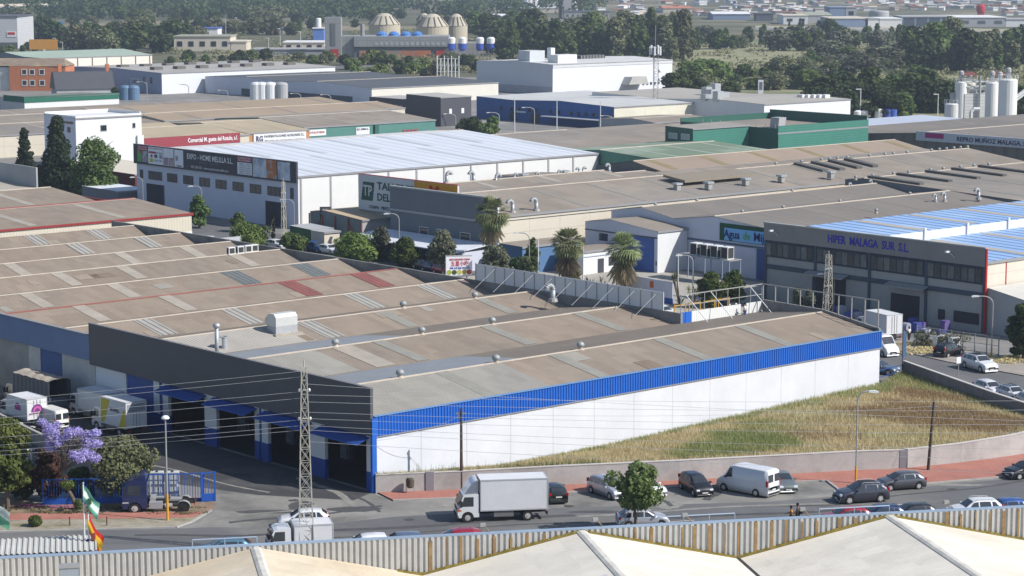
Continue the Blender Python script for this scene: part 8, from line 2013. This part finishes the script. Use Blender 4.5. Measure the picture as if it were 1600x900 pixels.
tall_silo('cream silo squeezed between the emblem silo and the biggest one', 1560, 194, 131, 6.5, 186, col_=mat('silo_cream', (0,) * 3))
tall_silo('biggest white silo at the right end of the concrete works', 1573, 200, 125, 10.5, 181)
r = root('batching_plant', 'pale boxy batching house with girders and red canopies between the white silos', 'plant', tuple(P(1532, 190)), R(8)); h = height(P(1532, 190), 146)
MB().box(-5.2, 4.6, -1, 5, 1.0, h).build('house', mat('plant_ribbed', (0.6, 0.6, 0.58), wave=(2, .9, 0, .2), var=.1), r)
MB().box(-7.5, 9.5, -.2, 1.4, h + 1.0, h + 1.3).box(-7.5, 9.5, -.25, -.15, h + 2.2, h + 2.3).box(-5, 6, -.6, -.3, h + 3.2, h + 3.6).box(-5, 6, -.6, -.3, h + 1.8, h + 2.1).box(-5.6, -2.8, 0, 2, h + 3.0, h + 3.3).build('gantry', white_p, r)
for x in (-3.4, 5.2): MB().prism([(x - 2.2, h + 5.2), (x, h + 6.2), (x + 2.2, h + 5.2)], -1, 2.5, 'y').build('canopy', mat('canopy_red', (0.30, 0.10, 0.09)), r); MB().tube((x - 2, 0, h), (x - 2, 0, h + 5.2), .12).tube((x + 2, 0, h), (x + 2, 0, h + 5.2), .12).build('canopy_post', white_p, r)
MB().tube((-1.0, -1.5, 0), (-1.0, -1.5, h + 5), .35).tube((2.2, -1.5, 0), (2.2, -1.5, h + 5), .12).build('riser', steel, r)
MB().tube((8, 0, 5), (20, 2, 13), .4).tube((8, 1, 5), (20, 3, 13), .4).tube((8, .5, 4), (20, 2.5, 12), .3).build('conveyor', white_p, r)
MB().path([(-4, -3, 1), (-4, -3, 3), (-3.2, -3, 3.8), (-1.5, -3, 3.8)], .5, n=8).build('duct', white_p, r)
# pair of pale tanks and a blue tank by the pines
for k, (px, lb_, m) in enumerate(((1340, 'left short cream tank before the pines', fw_), (1350, 'middle cream tank before the pines', fw_), (1373, 'tall cream tank before the pines', fw_), (1387, 'left blue tank before the pines', mat('tank_royal', (0.06, 0.12, 0.42))), (1395, 'right blue tank before the pines', mat('tank_royal', (0,) * 3)))):
    q = P(px, 187); o = MB().lathe((0, 0, 0), [(1.15, 0), (1.15, 2.3 if k < 2 else 2.9), (.6, 2.7 if k < 2 else 3.2)], 14).build('storage_tank', m); o.location = q; tag(o, lb_, 'tank', 'tanks before the pines')
# far street lamps
for k, (px, py, yt) in enumerate(((131, 76, 48), (137, 77, 56), (149, 76, 56), (162, 76, 60), (87, 76, 60), (98, 77, 66), (218, 50, 30), (257, 52, 35), (338, 52, 32), (353, 56, 30), (370, 50, 28), (375, 52, 40), (420, 82, 60), (438, 76, 45), (470, 84, 50), (1307, 134, 119), (1344, 186, 140), (1465, 182, 148), (1131, 122, 108), (185, 74, 63), (1045, 60, 44), (905, 40, 22), (800, 60, 40), (775, 105, 93), (120, 70, 50), (110, 66, 49))):
    p = P(px, py); h = height(p, yt); r = root('street_lamp', 'thin far street lamp among the trees beyond the halls', 'street lamp', tuple(p), 0, 'far street lamps'); MB().tube((0, 0, 0), (0, 0, h), .16, .12, n=5).build('post', white_p, r); MB().box(-1.4, .2, -.2, .2, h, h + .25).build('lamp_head', lens, r)
for px, py, yt, lb_ in ((230, 158, 128, 'tall curved lamp before the steel blue wall'), (295, 150, 132, 'short curved lamp before the steel blue wall'), (356, 153, 141, 'small curved lamp before the pale wall'), (470, 162, 146, 'curved lamp before the pale blue wall, left'), (517, 164, 148, 'curved lamp before the pale blue wall, middle'), (565, 162, 145, 'curved lamp before the pale blue wall, right'),
        (712, 198, 178, 'curved lamp before the charcoal block'), (835, 210, 168, 'curved lamp before the blue hall front'), (957, 208, 181, 'curved lamp at the corner of the blue hall'), (780, 210, 176, 'curved lamp left before the blue hall')):
    street_lamp(lb_, px, py, yt, 'arm', -1, arm=2.6, thick=.14)
for px, lb_ in ((804, 'left tall white pole before the blue hall'), (870, 'middle tall white pole before the blue hall'), (938, 'right tall white pole before the blue hall')):
    p = P(px, 208); h = height(p, 150 if px < 860 else 158); o = MB().tube((0, 0, 0), (0, 0, h), .14, .1, n=6).build('flagpole', white_p); o.location = p; tag(o, lb_, 'pole')
# the town strip along the horizon
TW = [fw_, fcream, fgrey, mat('town_pink', (0.5, 0.42, 0.36)), fw_, fw_]
rt = random.Random(4)
for k in range(230):
    px = (rt.uniform(1020, 1640) if k < 170 else rt.uniform(830, 1040)) if k < 195 else rt.uniform(-20, 800); py = rt.uniform(1, 25) if px > 830 else rt.uniform(-8, 12)
    if 1290 < px < 1570 and py > 18: py = rt.uniform(0, 14)
    wpx = rt.uniform(5, 16); fbox('town_house', 'small far town building near the horizon', 'house', px, px + wpx, py, py - rt.uniform(2.5, 5), rt.choice(TW), ftile if rt.random() < .3 else rt.choice([fw_, fgrey, fcream]), 16, rt.uniform(-.4, .4), 'far town buildings', 'gable' if rt.random() < .5 else 'flat')
# parked cars seen as dots by the airfield road
def mini_car(px, py, pm, rz, label, grp):
    car('car', label, 'hatch', 'car', P(px, py), rz, pm, grp)
for k, px in enumerate((1533, 1541, 1546, 1552)): mini_car(px - 60, 54, [redp, blackp, greyd, whitep][k], 0.2, ['red', 'black', 'dark grey', 'white'][k] + ' tiny far vehicle on the airfield road', 'far airfield vehicles')

# ================================================================== PEOPLE
skin_m = mat('skin_dark', (0.12, 0.065, 0.045), rough=.6); skin_l = mat('skin_light', (0.45, 0.28, 0.2), rough=.6); hair_m = mat('hair_black', (0.012, 0.01, 0.01))
def skin_mesh(name, verts, edges, radii, m, parent, sub=1):
    me = bpy.data.meshes.new(name); me.from_pydata(verts, edges, []); o = bpy.data.objects.new(name + '_s', me); col.objects.link(o)
    sk = o.modifiers.new('s', 'SKIN'); ss = o.modifiers.new('u', 'SUBSURF'); ss.levels = ss.render_levels = sub
    for i, r_ in enumerate(radii): me.skin_vertices[0].data[i].radius = (r_, r_)
    me.skin_vertices[0].data[0].use_root = True
    bpy.context.view_layer.update(); nm = bpy.data.meshes.new_from_object(o.evaluated_get(bpy.context.evaluated_depsgraph_get())); bpy.data.objects.remove(o)
    nm.materials.clear(); nm.materials.append(m); q = bpy.data.objects.new(name, nm); col.objects.link(q); q.parent = parent
    nm.polygons.foreach_set('use_smooth', [True] * len(nm.polygons)); return q
def person(label, loc, rz, skin, top, low, arms=((.22, .1, 1.12, .38, .25, .95), (-.22, -.05, 1.12, -.24, .02, .88)), stride=.25, sc=1.0, pack=None, group=None, shorts=False):
    r = root('person', label, 'person', tuple(loc), rz, group); r.scale = (sc,) * 3
    V = [(0, 0, .95), (0, 0, 1.15), (0, 0, 1.38), (0, .0, 1.48), (0, .02, 1.58), (0, .03, 1.70)]; Ed = [(0, 1), (1, 2), (2, 3), (3, 4), (4, 5)]; Rd = [.14, .13, .14, .055, .09, .075]
    def add(v, r_, par): V.append(v); Rd.append(r_); Ed.append((par, len(V) - 1)); return len(V) - 1
    armv = []
    for s, A in ((1, arms[0]), (-1, arms[1])):
        sh = add((.18 * s, 0, 1.40), .06, 2); el = add((A[0], A[1], A[2]), .042, sh); wr_ = add((A[3], A[4], A[5]), .028, el); d = (Vector(V[wr_]) - Vector(V[el])).normalized(); pm_ = add(tuple(Vector(V[wr_]) + d * .07), .032, wr_)
        side = Vector((1, 0, 0)) if abs(d.x) < .7 else Vector((0, 1, 0))
        for j in range(4):
            b = add(tuple(Vector(V[pm_]) + d * .05 + side * (.024 * (j - 1.5))), .010, pm_); add(tuple(Vector(V[b]) + d * (.045 - .006 * abs(j - 1.5)) + Vector((0, .01, 0))), .008, b)
        add(tuple(Vector(V[pm_]) + side * .05 + d * .01), .010, pm_)
        armv.append((sh, el))
    legs = []
    for s, st in ((1, stride), (-1, -stride)):
        hp = add((.10 * s, 0, .90), .095, 0); kn = add((.11 * s, st * .55 + .04, .50), .062, hp); an_ = add((.11 * s, st - .02 * (st < 0), .09), .04, kn); add((.11 * s, st + .14, .035), .035, an_); legs.append((hp, kn, an_))
    skin_mesh('body', V, Ed, Rd, skin, r, 1)
    skin_mesh('shirt', [V[0], V[1], V[2]] + [V[armv[0][0]], tuple(Vector(V[armv[0][0]]).lerp(Vector(V[armv[0][1]]), .65)), V[armv[1][0]], tuple(Vector(V[armv[1][0]]).lerp(Vector(V[armv[1][1]]), .65))], [(0, 1), (1, 2), (2, 3), (3, 4), (2, 5), (5, 6)], [.165, .155, .165, .085, .065, .085, .065], top, r, 1)
    f = .55 if shorts else 1.0
    pv = [V[0]]; pe = []; pr = [.155]
    for hp, kn, an_ in legs:
        pv.append(V[hp]); pr.append(.115); pe.append((0, len(pv) - 1)); pv.append(V[kn]); pr.append(.08); pe.append((len(pv) - 2, len(pv) - 1))
        if not shorts: pv.append(V[an_]); pr.append(.06); pe.append((len(pv) - 2, len(pv) - 1))
    skin_mesh('trousers', pv, pe, pr, low, r, 1)
    MB().lathe((0, .015, 1.66), [(.105, 0), (.115, .06), (.09, .13), (.03, .165)], 12).build('hair', hair_m, r, smooth=True)
    mb = MB()
    for s in (-1, 1): mb.box(.035 * s - .012, .035 * s + .012, .112, .122, 1.63, 1.645)
    mb.build('eyes', hair_m, r); MB().prism([(-.012, 1.585), (.012, 1.585), (0, 1.63)], .10, .135, 'y').build('nose', skin, r)
    if pack: MB().prism([(-.16, 1.0), (.16, 1.0), (.17, 1.35), (.10, 1.47), (-.10, 1.47), (-.17, 1.35)], -.38, -.16, 'y').build('backpack', pack, r)
    return r
person('person in an orange and yellow shirt walking with one arm swung forward', P(1236, 824), R(80), skin_m, mat('shirt_orange', (0.55, 0.22, 0.03), var=.2, scale=4, c2=(0.6, 0.45, 0.03), c2scale=3), mat('trousers_black', (0.02, 0.02, 0.02)), arms=((.28, .12, 1.18, .34, .42, 1.02), (-.26, -.18, 1.16, -.28, -.35, .98)), group=None)
person('person in a grey top with a black backpack walking behind the orange shirt', P(1246, 822), R(75), skin_m, mat('top_grey', (0.10, 0.10, 0.10)), mat('shorts_dark', (0.03, 0.03, 0.035)), pack=mat('backpack_black', (0.015, 0.015, 0.018)), sc=1.06, shorts=True)
g = toG(P(1145, 488, 7)); person('person in a white shirt and blue trousers standing at the ribbed roof fence', G(g[0], 15.6, 6.45), GA + R(20), skin_l, mat('shirt_white', (0.65, 0.65, 0.65)), mat('trousers_blue', (0.04, 0.07, 0.2)), stride=.06)
person('person in a white t-shirt and dark trousers in the shaded rear street', P(1420, 533), R(200), skin_m, mat('shirt_white', (0,) * 3), mat('trousers_black', (0,) * 3), stride=.1)
# goods before the lettered hall: pallets, sacks, rubbish
rr = random.Random(9)
gm = [mat('goods_blue', (0.05, 0.07, 0.28), var=.3, scale=2), mat('goods_violet', (0.12, 0.09, 0.25), var=.3, scale=2), mat('goods_pale', (0.3, 0.32, 0.4), var=.3, scale=2)]
for k in range(26):
    x = 104.2 - rr.uniform(0, 4.5); y = 19 + k * .95 + rr.uniform(-.3, .3); h = rr.uniform(.5, 1.6)
    r = root('goods_pallet', 'wrapped blue and violet goods stacked along the lettered hall front', 'pallet', tuple(G(x, y)), GA + R(rr.uniform(-8, 8)), 'wrapped goods along the lettered hall')
    MB().box(-.55, .55, -.45, .45, 0, .14).build('pallet', wood, r)
    MB().prism([(-.5, .141), (.5, .141), (.52, h * .8), (.3, h), (-.35, h * .95), (-.5, h * .7)], -.42, .42, 'y').build('goods', gm[k % 3], r)
for k, (px, py, lb_, c) in enumerate(((1466, 545, 'white discarded cabinet on the rubbish strip', white_p), (1490, 548, 'open pale wooden crate frame on the rubbish strip', white_p))):
    r = root('discarded_cabinet', lb_, 'rubbish', tuple(P(px, py)), GA); MB().box(-.7, .7, -.3, .3, 1.5, 1.6).box(-.7, -.6, -.3, .3, 0, 1.5).box(.6, .7, -.3, .3, 0, 1.5).box(-.6, .6, .2, .3, .2, 1.5).build('frame', c, r); MB().box(-.6, .6, -.3, .2, .7, .78).build('shelf', c, r)
r = root('fence', 'mesh fence with climbing dry plants behind the rubbish strip', 'fence', tuple(P(1432, 540))); a = Vector((0, 0, 0)); b = P(1560, 558) - P(1432, 540)
mb = MB(); 
for t in np.linspace(0, 1, 8): q = a.lerp(b, t); MB().tube((q.x, q.y, 0), (q.x, q.y, 2.4), .07).build('post', steel_d, r)
MB().tube((a.x, a.y, 2.3), (b.x, b.y, 2.3), .05).tube((a.x, a.y, .3), (b.x, b.y, .3), .05).tube((a.x, a.y, 1.3), (b.x, b.y, 1.3), .03).build('rail', steel_d, r)
cs = [tuple(a.lerp(b, t)[:2]) + (rr.uniform(.3, 1.8),) for t in np.linspace(0, .6, 16)]
quads_obj('creeper', leaf_cloud(cs, [rr.uniform(.4, .9) for _ in cs], 1800, .16, seed=77), lf_grey, r)
o = quads_obj('rubbish_strip_weeds', leaf_cloud([tuple(P(rr.uniform(1412, 1470), rr.uniform(536, 552), .15)) for _ in range(26)] + [tuple(P(rr.uniform(1540, 1600), rr.uniform(556, 566), .2)) for _ in range(14)], [(1.0, .6, .25)] * 40, 3200, .22, seed=78), straw); tag(o, kind='stuff')
o = quads_obj('verge_weeds', leaf_cloud([tuple(P(rr.uniform(0, 320), rr.uniform(791, 803), .16)) for _ in range(40)], [(.7, .3, .12)] * 40, 1500, .12, seed=79), lf_olive); tag(o, kind='stuff')

# ================================================================== AIR
hz = MB().box(-1500, 1900, -60, 3600, -1.0, 62.0).build('haze', None or mat('haze_dummy', (1, 1, 1)))
hm = bpy.data.materials.new('haze_air'); hm.use_nodes = True; t = hm.node_tree
for n in list(t.nodes):
    if n.type == 'BSDF_PRINCIPLED': t.nodes.remove(n)
v = t.nodes.new('ShaderNodeVolumePrincipled'); v.inputs['Color'].default_value = (0.72, 0.82, 1.0, 1); v.inputs['Density'].default_value = 0.00014; v.inputs['Anisotropy'].default_value = 0.3
t.links.new(v.outputs[0], t.nodes['Material Output'].inputs['Volume'])
hz.data.materials.clear(); hz.data.materials.append(hm); tag(hz, kind='stuff')
